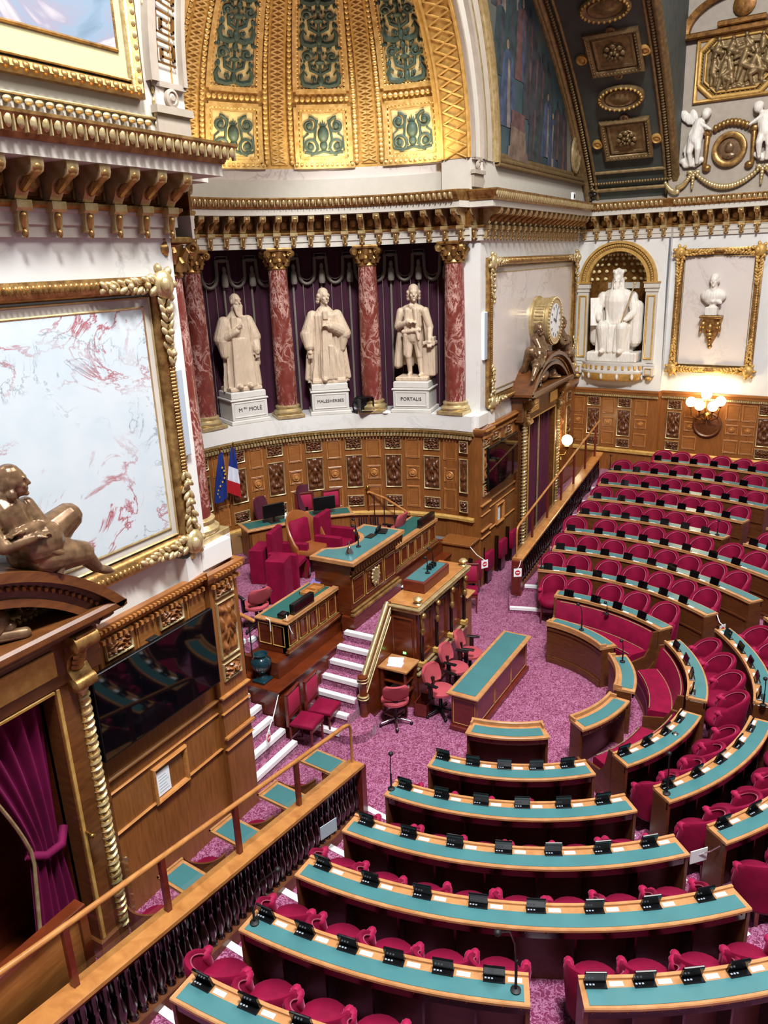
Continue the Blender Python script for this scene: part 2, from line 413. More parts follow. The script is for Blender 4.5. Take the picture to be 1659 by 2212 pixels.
CM = dict(small=carved_mesh('carved_panel', .43, .30, .4), big=carved_mesh('carved_panel', .43, .86, 1.3), low=carved_mesh('carved_panel', .43, .30, 2.2),
          strip_s=carved_mesh('carved_panel', .24, .30, .9, nx=12), strip_b=carved_mesh('carved_panel', .24, .86, .2, nx=12),
          plain=plain_mesh('plain_panel', .36, .50), plainlow=plain_mesh('plain_panel', .34, .56), square=plain_mesh('rosette_panel', .34, .36, boss=.1),
          bsmall=carved_mesh('carved_panel', .6, .30, 3.1, mats=('carve', 'goldflat')), bbig=carved_mesh('carved_panel', .6, .95, 4.0, mats=('carve', 'goldflat')))

# ---- entablature pieces
ARCHITRAVE = [(0, 8.27), (.05, 8.27), (.05, 8.38), (.075, 8.39), (.075, 8.5), (.09, 8.52), (.09, 8.54), (0, 8.54)]
BEADBAND = [(0, 8.54), (.1, 8.54), (.13, 8.57), (.13, 8.6), (0, 8.6)]
FRIEZE = [(0, 8.6), (.05, 8.6), (.05, 8.95), (0, 8.95)]
CORONA = [(0, 8.95), (.49, 8.95), (.49, 9.08), (0, 9.08)]
CYMA = [(0, 9.08), (.51, 9.08), (.53, 9.13), (.56, 9.15), (.6, 9.22), (.63, 9.27), (.63, 9.3), (0, 9.33)]
mb = MB()
for w0, w1, poly in ((-.07, .07, [(.05, 8.95), (.47, 8.95), (.47, 8.88), (.45, 8.83), (.38, 8.8), (.28, 8.8), (.22, 8.75), (.2, 8.68), (.15, 8.61), (.05, 8.6)]),
                     (-.085, .085, [(.05, 8.6), (.2, 8.6), (.2, 8.53), (.17, 8.5), (.05, 8.5)]), (-.055, .055, [(.05, 8.5), (.15, 8.5), (.13, 8.33), (.05, 8.31)])):
    n = len(poly); V = [(w0, -o, z) for o, z in poly] + [(w1, -o, z) for o, z in poly]
    mb.add(V, [tuple(range(n)), tuple(range(2*n - 1, n - 1, -1))] + [(i, n + i, n + (i+1) % n, (i+1) % n) for i in range(n)], 0)
mb.cap((0, -.42, 8.84), (0, -.22, 8.7), .05, .04, 8, 1); mb.ell((0, -.43, 8.87), (.08, .05, .05), 8, 6, 1)
mb.cap((0, -.15, 8.46), (0, -.13, 8.36), .04, .025, 8, 1); mb.ell((0, -.14, 8.3), (.03, .03, .045), 8, 6, 1)
BRACKET = keep(mb.build('bracket', ['goldpale', 'gold'], smooth=40))
mb = MB(); mb.frame(-.12, .12, 8.62, 8.92, .03, .03, -.05, 0)
mb.lathe([(.08, 0), (.09, .03), (.05, .05), (.06, .08), (0, .09)], (0, 0, 0), 10, mi=1, mat=T(0, -.05, 8.77) @ Matrix.Rotation(pi/2, 4, 'X'))
COFFER = keep(mb.build('frieze_rosette', ['golddark', 'gold'], smooth=40))
# egg and dart drops along the crowning moulding
mb = MB(); mb.ell((0, -.585, 9.2), (.045, .035, .065), 8, 6); DROP = None
def crown_drops(mb, pts):
    for (x, y, rz) in pts:
        m = T(x, y, 0, rz)
        mb.ell((0, -.6, 9.21), (.04, .03, .07), 6, 5, 0, m)
        mb.box(.045, .06, -.62, -.56, 9.12, 9.26, 0, m)
def dentils(mb, pts, z, h=.07, w=.05, d=.09, out=.02):
    for (x, y, rz) in pts: mb.box(-w/2, w/2, -d - out, -out, z, z + h, 0, T(x, y, 0, rz))

def entablature(name, path, marks, drops, closed=False):
    t = thing(name, None, None, kind='structure'); t['_base'] = (0, 0, 0)
    for nm, prof, m in (('architrave', ARCHITRAVE, 'ivory'), ('bead_moulding', BEADBAND, 'gold'), ('frieze', FRIEZE, 'golddark'), ('corona', CORONA, 'ivory'), ('crown_moulding', CYMA, 'gold')):
        structure(MB().sweep(path, prof).build(nm, m, t, smooth=30))
    for (x, y, rz) in marks: inst('bracket', BRACKET, t, (x, y, 0), rz)
    for k in range(len(marks) - 1):
        a, b = marks[k], marks[k+1]
        if abs(a[2] - b[2]) < .3: inst('frieze_rosette', COFFER, t, ((a[0]+b[0])/2, (a[1]+b[1])/2, 0), (a[2]+b[2])/2)
    mb = MB(); crown_drops(mb, drops); structure(mb.build('egg_moulding', 'goldpale', t, smooth=60))
    return t
P = .40
LX, RX = 7.37, 17.13
ent_l = entablature('trim_1', [((-3, WY, 0), (0, -1, 0)), ((LX, WY, 0), (1, -1, 0)), ((LX, 8.2, 0), (1, 0, 0))],
    [(LX - .1 - P*k, WY, 0) for k in range(14)][::-1] + [(LX, WY + .1, pi/2)], [(LX + .55 - .13*k, WY, 0) for k in range(46)] + [(LX, WY - .5 + .13*k, pi/2) for k in range(9)])
ent_r = entablature('trim_2', [((RX, 8.0, 0), (-1, 0, 0)), ((RX, WY, 0), (-1, -1, 0)), ((24.9, WY, 0), (0, -1, 0))],
    [(RX, WY + .1, -pi/2)] + [(RX + .1 + P*k, WY, 0) for k in range(19)], [(RX - .55 + .13*k, WY, 0) for k in range(60)])
AR = 4.5
na = 17.7
angs = [radians(-6 + 5.14*k) for k in range(38)]
ent_a = entablature('trim_3', arc(NX, NY, AR, radians(-8.5), radians(188.5), 70),
    [(NX + AR*cos(a), NY + AR*sin(a), a - pi/2) for a in angs], [(NX + AR*cos(radians(a*1.9 - 6)), NY + AR*sin(radians(a*1.9 - 6)), radians(a*1.9 - 6) - pi/2) for a in range(52)])

# ---- chord wall, marble storeys
wl = MB().box(-3, LX, WY, 7.45, 3.95, 8.4).build('wall_left', 'white'); structure(wl)
wr = MB().box(RX, 25.4, WY, 7.6, 3.95, 8.4).build('wall_right', 'white'); structure(wr)
# attic wall with the arch of the apse cut out of it
AZ, AR0 = 9.94, 4.38
mb = MB(); V = []; F = []; n = 60
for i in range(n + 1):
    a = pi*i/n; c_, s_ = cos(a), sin(a)
    tx = (13.2 if c_ > 0 else 15.25)/max(abs(c_), 1e-6); tz = 6.2/max(s_, 1e-6); t_ = min(tx, tz)
    V += [(NX + AR0*c_, WY, AZ + AR0*s_), (NX + t_*c_, WY, AZ + t_*s_), (NX + AR0*c_, WY + .75, AZ + AR0*s_)]
for i in range(n): k = 3*i; F += [(k, k+1, k+4, k+3), (k, k+3, k+5, k+2)]
mb.add(V, F); mb.box(-3, NX - AR0, WY, WY + .7, 9.2, AZ); mb.box(NX + AR0, 25.4, WY, WY + .7, 9.2, AZ)
structure(mb.build('wall_attic', 'ivory'))
def ring(mb, r0, r1, d, a0=0, a1=180, n=60, mi=0, y=WY):
    V = []; F = []
    for i in range(n + 1):
        a = radians(a0 + (a1 - a0)*i/n)
        for r, yy in ((r0, y), (r0, y - d), (r1, y - d), (r1, y)): V.append((NX + r*cos(a), yy, AZ + r*sin(a)))
    for i in range(n):
        for k in range(3): F.append((4*i + k, 4*i + k + 1, 4*i + 5 + k, 4*i + 4 + k))
    return mb.add(V, F, mi)
av = thing('trim_4', kind='structure', label=None, cat=None); av['_base'] = (0, 0, 0)
structure(ring(ring(MB(), 4.38, 4.44, .08), 4.86, 4.98, .1).build('archivolt_edge', 'greyp', av, smooth=30))
mb = MB(); ring(mb, 5.1, 5.16, .06, 0, 95); ring(mb, 5.52, 5.58, .05, 0, 95); ring(mb, 5.7, 5.82, .1, 0, 95); structure(mb.build('archivolt_bead', 'goldpale', av, smooth=30))
mb = MB()                                  # greek key
def keybar(r0, r1, a0, a1): ring(mb, r0, r1, .035, a0, a1, max(1, int(abs(a1-a0)/2)))
for k in range(30, 47):
    a = 2 + k*3.75; keybar(4.78, 4.81, a, a + 3.0); keybar(4.5, 4.81, a, a + .35); keybar(4.5, 4.53, a, a + 2.2); keybar(4.5, 4.72, a + 1.9, a + 2.25); keybar(4.69, 4.72, a + 1.0, a + 2.2); keybar(4.6, 4.72, a + 1.0, a + 1.3); keybar(4.5, 4.81, a + 2.7, a + 3.0)
structure(mb.build('greek_key', 'golddark', av))
mb = MB()
structure(MB().grid(lambda u, v: (NX + 4.37*cos(pi*u), WY + .8*v, AZ + 4.37*sin(pi*u)), 60, 1).build('arch_soffit', 'goldflat', av))
sl = MB()
for i in range(60):
    for s_ in (-1, 1):
        b0, b1 = radians(3*i), radians(3*i + 3); w0, w1 = (.1, .6) if s_ > 0 else (.6, .1)
        sl.tube([(NX + 4.355*cos(b0), WY + w0, AZ + 4.355*sin(b0)), (NX + 4.355*cos(b1), WY + w1, AZ + 4.355*sin(b1))], .02, 4)
for w_ in (.05, .66): sl.tube([(NX + 4.35*cos(radians(3*i)), WY + w_, AZ + 4.35*sin(radians(3*i))) for i in range(61)], .035, 5)
structure(sl.build('soffit_lozenges', 'goldflat', av))
structure(ring(MB(), 4.99, 5.5, .03, 0, 95).build('archivolt_face', 'arch', av))
mb = MB()
for sx in (-1, 1):
    x = NX + sx*4.65
    mb.box(x - .27, x + .27, WY - .06, WY, 9.36, 9.62)
    mb.box(x - .3, x + .3, WY - .1, WY, 9.62, 9.7); mb.box(x - .26, x + .26, WY - .06, WY, 9.9, 9.96)
    m = T(x, WY - .03, 9.8) @ Matrix.Rotation(pi/2, 4, 'X')
    mb.lathe([(.1, 0), (.1, .04), (.07, .05), (.06, .03), (.03, .05), (0, .05)], n=16, mat=m)
structure(mb.build('impost', 'greyp', av, smooth=30))

# ---- apse: ledge, drapes, dado, sill
a0, a1 = radians(-9), radians(189)
mb = MB(); ann(mb, NX, NY, 4.42, 5.5, 4.0, 4.36, a0, a1, 60); structure(mb.build('trim_5', 'white', smooth=30))
mb = MB(); V = []; F = []; n = 360
for i in range(n + 1):
    a = radians(-5.5 + 191*i/n); r = 5.42 + .018*sin(i*1.9)
    V += [(NX + r*cos(a), NY + r*sin(a), 4.36), (NX + r*cos(a), NY + r*sin(a), 8.5)]
F = [(2*i, 2*i+2, 2*i+3, 2*i+1) for i in range(n)]
structure(mb.add(V, F).build('wall_apse_drape', 'drape', smooth=60))
ap = MB(); ann(ap, NX, NY, 4.55, 4.8, 1.2, 4.0, a0, a1, 80)
wa = structure(ap.build('wall_apse', 'oak', smooth=30)); wa['_base'] = (0, 0, 0)
mb = MB().sweep(arc(NX, NY, 4.55, a0, a1, 80), [(0, 3.86), (.06, 3.88), (.09, 3.93), (.12, 3.95), (.12, 4.0), (0, 4.0)]); structure(mb.build('dado_cap', 'goldpale', wa, smooth=30))
mb = MB(); dentils(mb, [(NX + 4.55*cos(radians(a/1.)), NY + 4.55*sin(radians(a)), radians(a) - pi/2) for a in [-8 + 1.05*i for i in range(100)]], 3.79); structure(mb.build('dentil_moulding', 'goldpale', wa))
mb = MB().sweep(arc(NX, NY, 4.55, a0, a1, 80), [(0, 1.72), (.08, 1.72), (.08, 1.78), (.03, 1.82), (0, 1.82)]); structure(mb.build('dado_base', 'goldflat', wa, smooth=30))
def on_apse(mesh, deg, z, name, r=4.55):
    a = radians(deg); return inst(name, mesh, wa, (NX + r*cos(a), NY + r*sin(a), z), a - pi/2)
for k in range(8):
    d = 5.5 + 12.57*k
    on_apse(CM['small'], d, 3.44, 'carved_panel'); on_apse(CM['big'], d, 2.44, 'carved_panel'); on_apse(CM['low'], d, 1.94, 'carved_panel')
    d += 6.28
    on_apse(CM['plain'], d, 3.22, 'plain_panel'); on_apse(CM['square'], d, 2.66, 'rosette_panel'); on_apse(CM['plainlow'], d, 1.94, 'plain_panel')
on_apse(CM['plain'], -.6, 3.22, 'plain_panel'); on_apse(CM['square'], -.6, 2.66, 'rosette_panel'); on_apse(CM['plainlow'], -.6, 1.94, 'plain_panel')
for z, m in ((3.44, 'strip_s'), (2.44, 'strip_b'), (1.94, 'strip_s')): on_apse(CM[m], -5.6, z, 'carved_panel', 4.5)
# sill and marble band under the half dome
mb = MB(); ann(mb, NX, NY, 4.52, 4.95, 9.3, 9.72, radians(-8.7), radians(188.7), 60); structure(mb.build('trim_6', 'ivory', smooth=30))
mb = MB(); ann(mb, NX, NY, 4.6, 4.95, 9.72, 9.95, radians(-8.7), radians(188.7), 60); structure(mb.build('trim_7', 'panel_plain', smooth=30))

# ---- half dome
DR, DZ = 4.62, 9.95
def dp(az, el, d=0):                       # d: towards the room
    a, e = radians(az), radians(el); r = DR - d
    return (NX + r*cos(e)*cos(a), NY + r*cos(e)*sin(a), DZ + r*sin(e))
dome = thing('ceiling', None, None, kind='structure'); dome['_base'] = (0, 0, 0)
mb = MB().grid(lambda u, v: dp(-9 + 198*u, 62*v), 80, 24); structure(mb.build('dome_shell', 'goldflat', dome, smooth=60))
def dband(mb, pts, w, d, mi=0):            # flat raised band along dome points (az, el)
    for k in range(len(pts) - 1):
        (a, e), (b, f) = pts[k], pts[k+1]
        p = Vector(dp(a, e)); q = Vector(dp(b, f)); nrm = (Vector((NX, NY, DZ)) - p).normalized(); t_ = (q - p).normalized(); s_ = t_.cross(nrm)*w/2
        mb.add([p - s_, p + s_, q + s_, q - s_, p - s_ + nrm*d, p + s_ + nrm*d, q + s_ + nrm*d, q - s_ + nrm*d], [(0, 1, 5, 4), (1, 2, 6, 5), (2, 3, 7, 6), (3, 0, 4, 7), (4, 5, 6, 7)], mi)
def dbeads(mb, pts, r, step, d=.03, mi=0):
    for k in range(len(pts) - 1):
        (a, e), (b, f) = pts[k], pts[k+1]; L = (Vector(dp(a, e)) - Vector(dp(b, f))).length; n = max(1, int(L/step))
        for i in range(n):
            t_ = (i + .5)/n; mb.ell(dp(a + (b-a)*t_, e + (f-e)*t_, d), r, 6, 4, mi)
def spiral(cx, cy, r, turns, a0, dirn, n=22):
    return [(cx + r*(1 - .85*i/n)*cos(a0 + dirn*turns*2*pi*i/n), cy + r*(1 - .85*i/n)*sin(a0 + dirn*turns*2*pi*i/n)) for i in range(n + 1)]
PC = [9.4 + 25.3*k for k in range(-1, 8)]
rib = MB(); rope = MB(); xs = MB(); fr = MB(); gnd = MB(); orn = MB()
ELS = [1 + 2.5*i for i in range(24)]
for k, pc in enumerate(PC):
    vis = -2 <= pc <= 90
    rc = pc + 12.65
    for s_ in (-1, 1):
        if vis or k == 0: dbeads(rope, [(rc + s_*3.5, e) for e in ELS], (.055, .055, .06), .1, .03)
    if rc > 178: continue
    dband(rib, [(rc, e) for e in ELS], .36, .03)
    if not vis: continue
    for i in range(44):                    # lozenges down the rib
        e = 1.5 + 1.28*i
        for s_ in (-1, 1): dband(xs, [(rc - 1.9*s_, e), (rc + 1.9*s_, e + 1.28)], .03, .06)
    # frames: the small square panel, then the long tapering one
    for (hw, e0, e1) in ((7.2, 1.6, 15.4), (7.2, 19.2, 60)):
        ls = [e0 + (e1 - e0)*i/10 for i in range(11)]
        for s_ in (-1, 1):
            dband(fr, [(pc + s_*(hw + .3), e) for e in ls], .1, .06); dband(fr, [(pc + s_*(hw - 1.0), e) for e in ls], .06, .03); dbeads(rope, [(pc + s_*(hw - .45), e) for e in ls], .036, .075, .035)
        for e, s_ in ((e0, 1), (e1, -1)):
            dband(fr, [(pc - hw, e), (pc, e), (pc + hw, e)], .1, .06); dband(fr, [(pc - hw + 1, e + s_*1.1), (pc + hw - 1, e + s_*1.1)], .06, .03); dbeads(rope, [(pc - hw + .6, e + s_*.55), (pc, e + s_*.55), (pc + hw - .6, e + s_*.55)], .036, .075, .035)
        gnd.grid(lambda u, v: dp(pc + (u - .5)*2*(hw - 1.5), e0 + 1.5 + (e1 - e0 - 3)*v, .012), 6, 16)
    dbeads(rope, [(pc - 8, 17.3), (pc, 17.3), (pc + 8, 17.3)], .06, .11, .03)
    dband(fr, [(pc - 8.6, .5), (pc, .5), (pc + 8.6, .5)], .1, .07); dbeads(rope, [(pc - 8.6, .9), (pc, .9), (pc + 8.6, .9)], .05, .1, .06)
    # green ornament: local x,y in metres mapped to the dome
    def om(x, y, e0, d=.03):
        x, y = (x*1.2, (y - .37)*1.12 + .37) if e0 < 10 else (x*1.22, y)
        e = e0 + degrees_(y); return dp(pc + degrees_(x)/cos(radians(e)), e, d)
    def degrees_(m): return math.degrees(m/DR)
    def ot(pts, r, e0): orn.tube([om(x, y, e0) for x, y in pts], r, 6)
    e0 = 3.6                               # mask between scrolls
    orn.ell(om(0, .40, e0, .02), (.13, .13, .17), 10, 8); orn.ell(om(0, .2, e0, .02), (.09, .09, .1), 10, 8); orn.ell(om(0, .42, e0, .06), (.05, .05, .11), 8, 6); orn.ell(om(0, .36, e0, .1), .03, 6, 5)
    for x in (-.07, -.035, 0, .035, .07): ot([(x*.6, .55), (x*1.2, .66 - abs(x))], [.02, .008], e0)
    for s_ in (-1, 1):
        ot(spiral(s_*.25, .56, .15, 1.5, pi/2, s_), .034, e0); ot(spiral(s_*.25, .19, .16, 1.5, -pi/2, -s_), .034, e0); ot([(s_*.1, .12), (s_*.16, .3), (s_*.14, .5), (s_*.1, .66)], .03, e0)
        ot([(s_*.38, .1), (s_*.36, .35), (s_*.27, .42)], .02, e0); ot([(0, .1), (s_*.12, .06), (s_*.22, .06), (s_*.36, .08)], .03, e0); orn.ell(om(s_*.25, .56, e0), .07, 8, 6); orn.ell(om(s_*.25, .19, e0), .07, 8, 6)
    e0 = 20.8                              # arabesque on the long panel
    for b in range(4):
        y0 = .78*b; w = .3*(1 - .09*b)
        ot([(0, y0 - .02), (.0, y0 + .2), (0, y0 + .5), (0, y0 + .8)], [.05, .035, .03, .04], e0)
        orn.ell(om(0, y0 + .42, e0), (.11, .11, .045), 8, 6); orn.ell(om(0, y0 + .08, e0), (.07, .07, .11), 8, 6); orn.ell(om(0, y0 + .66, e0), (.06, .06, .08), 8, 6)
        for s_ in (-1, 1):
            ot([(s_*.03, y0 + .0), (s_*w*.5, y0 - .03), (s_*w, y0 + .01), (s_*w*1.12, y0 + .14), (s_*w*.95, y0 + .24), (s_*w*.78, y0 + .17)], [.05, .06, .065, .055, .04, .02], e0)
            ot([(s_*.02, y0 + .2), (s_*w*.55, y0 + .28), (s_*w*.62, y0 + .42), (s_*w*.3, y0 + .47)], [.03, .04, .035, .02], e0)
            ot(spiral(s_*w*.72, y0 + .53, w*.36, 1.3, pi, -s_), [.034*(1 - .4*i/22) for i in range(23)], e0)
            orn.ell(om(s_*w*.72, y0 + .53, e0), (.05, .05, .05), 7, 5)
            for (lx, ly, lr, an) in ((.35, .1, .06, .6), (.95, .34, .065, -.5), (.5, .68, .07, .7), (1.0, .7, .06, -.3), (.28, .34, .05, .2), (.9, .45, .04, 0), (.22, .58, .04, 0)):
                orn.ell(om(s_*w*lx, y0 + ly, e0), (lr*.6, lr*.6, lr), 7, 5)
                orn.ell(om(s_*(w*lx + .05*cos(an)), y0 + ly + .05*sin(an), e0), (lr*.5, lr*.5, lr*.7), 6, 4)
for b, nm, m in ((rib, 'dome_rib', 'goldflat'), (rope, 'rope_moulding', 'goldbright'), (xs, 'lozenge_moulding', 'goldbright'), (fr, 'panel_moulding', 'goldbright'), (gnd, 'panel_ground', 'goldcream'), (orn, 'green_ornament', 'verd')):
    structure(b.build(nm, m, dome, smooth=50))

# ---- oak dado of the chord wall, both sides
def dado(name, x0, x1, px0, px1, mir):
    t = structure(MB().box(x0, x1, WY - .07, WY + .4, 0, 4.0).box(px0, px1, WY - .17, WY + .75, 0, 4.0).build(name, 'oak')); t['_base'] = (0, 0, 0)
    prof = [(0, 3.86), (.05, 3.9), (.08, 3.95), (.1, 4.0), (.1, 4.05), (0, 4.05)]
    y = WY - .07; yp = WY - .17
    path = [((x0, y, 0), (0, -1, 0)), ((px0, y, 0), (0, -1, 0)), ((px0, yp, 0), (-1, -1, 0)), ((px1, yp, 0), (1, -1, 0)), ((px1, WY + .7, 0), (1, 0, 0))] if not mir else \
           [((px0, WY + .7, 0), (-1, 0, 0)), ((px0, yp, 0), (-1, -1, 0)), ((px1, yp, 0), (1, -1, 0)), ((px1, y, 0), (0, -1, 0)), ((x1, y, 0), (0, -1, 0))]
    structure(MB().sweep(path, prof).build('dado_cap', 'oakflat', t, smooth=30))
    mb = MB(); dentils(mb, [(x0 + .05 + .085*k, y, 0) for k in range(int((x1 - x0)/.085))], 3.81, .05, .04, .06); dentils(mb, [(px0 + .04 + .085*k, yp, 0) for k in range(7)], 3.81, .05, .04, .06)
    dentils(mb, [(x0 + .05 + .065*k, y - .02, 0) for k in range(int((x1 - x0)/.065))], 3.985, .035, .035, .1); dentils(mb, [(px0 + .04 + .065*k, yp - .02, 0) for k in range(9)], 3.985, .035, .035, .1)
    structure(mb.build('dentil_moulding', 'oaklight', t))
    mb = MB()
    for z, h, d in ((2.06, .05, .05), (1.86, .03, .03), (1.27, .035, .035)):
        mb.bbox(x0, x1, y - d, y + .02, z, z + h, .015); mb.bbox(px0 - .02, px1 + .02, yp - d, yp + .02, z + (.05 if z > 1.9 else 0), z + h + (.05 if z > 1.9 else 0), .015)
    mb.bbox(px0 - .03, px1 + .03, yp - .06, yp, 1.46, 1.52, .015)
    structure(mb.build('rail_moulding', 'oaklight', t, smooth=30))
    return t
dl = dado('wall_left_dado', 5.08, 7.15, 7.15, 7.72, False)
dr = dado('wall_right_dado', 17.35, 19.42, 16.78, 17.35, True)
mb = MB(); mb.box(22.8, 25.3, WY - .07, WY + .4, 0, 4.0); mb.bbox(22.8, 25.3, WY - .17, WY, 3.9, 4.05, .02); mb.bbox(22.8, 25.3, WY - .14, WY, 2.06, 2.13, .015); mb.bbox(22.8, 25.3, WY - .12, WY, 1.27, 1.32, .015); dr2 = structure(mb.build('wall_right_dado', 'oak')); dr2['_base'] = (0, 0, 0)
for x in (23.15, 24.35):
    for z, m in ((3.44, 'small'), (2.44, 'big'), (2.16, 'small')): inst('carved_panel', CM[m], dr2, (x, WY - .07, z))
inst('plain_panel', CM['plain'], dr2, (23.75, WY - .07, 3.2)); inst('rosette_panel', CM['square'], dr2, (23.75, WY - .07, 2.7)); inst('plain_panel', CM['plainlow'], dr2, (23.75, WY - .07, 2.1))
cs = carved_mesh('carved_panel', .42, .29, .4); cst = carved_mesh('carved_panel', .38, .28, 5.1, nx=22, mats=('oak', 'goldpale')); cbt = carved_mesh('carved_panel', .38, .87, 2.7, nx=22, mats=('oak', 'goldpale'))
c42 = carved_mesh('carved_panel', .43, .29, 1.9, nx=26, mats=('oak', 'goldpale')); pl = plain_mesh('plain_panel', .33, 1.1)
y = WY - .07; yp = WY - .17
for t, fx in ((dl, lambda x: x), (dr, lambda x: 24.5 - x)):
    for x in (5.64, 6.52): inst('carved_panel', c42, t, (fx(x), y, 3.56))
    for x in (5.2, 6.08, 6.97): inst('plain_panel', pl, t, (fx(x), y, 2.74))
    for z, m in ((3.62, cst), (2.69, cbt), (2.35, cst)): inst('carved_panel', m, t, (fx(7.43), yp, z))
# ---- gilt-framed marble fields above the dado
def oframe(mb, x0, x1, z0, z1, y, mi=0):
    mb.frame(x0, x1, z0, z1, .2, .13, y, 0); mb.frame(x0 + .22, x1 - .22, z0 + .22, z1 - .22, .03, .04, y, 1)
    def row(xa, za, xb, zb, n):
        for i in range(n):
            t_ = (i + .5)/n; x, z = xa + (xb - xa)*t_, za + (zb - za)*t_
            mb.ell((x, y - .13, z), (.03, .03, .05) if abs(xb - xa) > abs(zb - za) else (.055, .03, .026), 6, 5, 0)
    L, Hh = x1 - x0, z1 - z0
    row(x0 + .5, z1 - .08, x1 - .5, z1 - .08, int(L/.075)); row(x0 + .5, z0 + .08, x1 - .5, z0 + .08, int(L/.075))
    row(x0 + .08, z0 + .5, x0 + .08, z1 - .5, int(Hh/.06)); row(x1 - .08, z0 + .5, x1 - .08, z1 - .5, int(Hh/.06))
def leafclump(mb, x, z, y, dx, dz, rnd, mi=1):
    # shell at the corner with leaf sprays running along both sides (dx, dz point to the inside of the frame)
    mb.ell((x, y - .16, z), (.15, .09, .17), 12, 8, mi); mb.ell((x + dx*.05, y - .24, z), (.07, .05, .09), 8, 6, mi)
    for k in range(7):
        a = k*2*pi/7; mb.ell((x + .17*cos(a), y - .14, z + .18*sin(a)), (.07, .05, .05), 7, 5, mi, rot=Matrix.Rotation(-a, 3, 'Y'))
    for ax in (0, 1):
        for k in range(9):
            d = .2 + .085*k; sp = .09*(1 - k/11)
            for s_ in (-1, 1):
                px, pz = (x + dx*d, z + s_*sp*.7) if ax == 0 else (x + s_*sp*.7, z + dz*d)
                ang = (0.6*s_*dx if ax == 0 else pi/2 + .6*s_*dz) + rnd.uniform(-.25, .25)
                mb.ell((px, y - .13 - rnd.uniform(0, .06), pz), (.075, .03, .034), 7, 5, mi, rot=Matrix.Rotation(-ang, 3, 'Y') @ Matrix.Rotation(rnd.uniform(-.5, .5), 3, 'X'))
            if k % 3 == 1:
                q = (x + dx*d, y - .2, z) if ax == 0 else (x, y - .2, z + dz*d); mb.ell(q, .04, 7, 5, mi)
rnd = random.Random(3)
def marble_field(name, label, x0, x1, z0, z1, mfield):
    t = wthing(name, label, 'wall panel', ((x0 + x1)/2, WY, z0), 'gilt framed marble wall panels')
    mb = MB(); oframe(mb, x0, x1, z0, z1, WY); mb.build('moulded_frame', ['gold', 'goldpale'], t, smooth=50)
    MB().box(x0 + .24, x1 - .24, WY - .02, WY, z0 + .24, z1 - .24).build('white_border', 'ivory', t); MB().box(x0 + .36, x1 - .36, WY - .03, WY, z0 + .36, z1 - .36).build('marble_slab', mfield, t)
    mb = MB(); mb.frame(x0 + .33, x1 - .33, z0 + .33, z1 - .33, .035, .03, WY - .01); mb.build('inner_fillet', 'goldpale', t, smooth=40)
    for (x, dx) in ((x0 + .1, 1), (x1 - .1, -1)):
        for (z, dz) in ((z0 + .1, 1), (z1 - .1, -1)):
            mb = MB(); leafclump(mb, x, z, WY, dx, dz, rnd, 0); mb.build('corner_ornament', 'goldpale', t, smooth=60)
    return t
marble_field('marble_tablet', 'huge blue-veined marble panel in gilt moulded frame with leafy corners beside the large screen', -.3, 7.1, 4.45, 7.85, 'panel')
marble_field('marble_tablet', 'warm grey marble panel in gilt frame behind the clock on the far wall', 17.45, 24.6, 4.45, 7.9, 'panel_plain')
# acoustic strips near the ends of the marble walls
def strip(x, z0, z1, label):
    t = wthing('column_loudspeaker', label, 'loudspeaker', (x, WY, z0), 'slim wall loudspeakers')
    MB().bbox(x - .1, x + .1, WY - .06, WY, z0, z1, .008).build('case', 'whiteplastic', t); MB().box(x - .088, x + .088, WY - .064, WY - .05, z0 + .015, z1 - .015).build('grille', 'greyspk', t)
strip(7.15, 5.64, 6.74, 'slim grey column loudspeaker beside the bright blue-veined marble panel')
strip(17.33, 5.6, 6.7, 'slim grey column loudspeaker beside the far gilt frame near the apse')
# attic painting corner on the near side
t = wthing('framed_painting', 'large sky painting in gilded frame above the near bracketed cornice', 'painting', (3, WY, 9.7))
mb = MB(); mb.frame(-.5, 7.15, 9.72, 15, .15, .12, WY, 0); mb.frame(-.36, 7.01, 9.88, 15, .04, .06, WY, 1); mb.frame(-.2, 6.88, 10.14, 15, .05, .06, WY, 0)
for i in range(60):
    mb.ell((7.04 - .11*i, WY - .1, 9.79), (.042, .04, .05), 7, 5, 0)
    if i < 40: mb.ell((7.08, WY - .1, 9.9 + .11*i), (.03, .03, .042), 6, 5, 1)
mb.build('moulded_frame', ['gold', 'goldpale'], t, smooth=50)
m_, nt, b = new_mat('pierced_mat_board'); v = coords(nt, (20, 20, 20))
vo = nt.nodes.new('ShaderNodeTexVoronoi'); vo.inputs['Scale'].default_value = 1; vo.inputs['Randomness'].default_value = 0; nt.links.new(v, vo.inputs['Vector'])
nt.links.new(ramp(nt, vo.outputs['Distance'], [(.0, '#7c6c34'), (.22, '#8a7a40'), (.3, '#d2c48c'), (1, '#d8cc9a')]), b.inputs['Base Color']); M['dots'] = m_
MB().box(-.3, 7.0, WY - .03, WY, 9.88, 15).build('patterned_border', 'dots', t)
m_, nt, b = new_mat('painted_sky'); v = coords(nt, (.55, .55, .8)); n = noise(nt, v, 1.4, 5, .55, .7)
nt.links.new(ramp(nt, n, [(.3, '#3d566c'), (.45, '#7a8ea0'), (.52, '#8b8796'), (.6, '#d9cfc6'), (.75, '#e6ded6')]), b.inputs['Base Color']); b.inputs['Roughness'].default_value = .6; M['sky'] = m_
MB().box(.04, 6.84, WY - .045, WY, 10.16, 15).build('canvas', 'sky', t)
mb = MB()
for i in range(70):
    mb.ell((7.2 - .12*i, WY - .03, 9.5), (.05, .04, .035), 6, 5); mb.ell((7.34, WY - .02, 9.5 + .12*i), (.02, .02, .045), 6, 4)
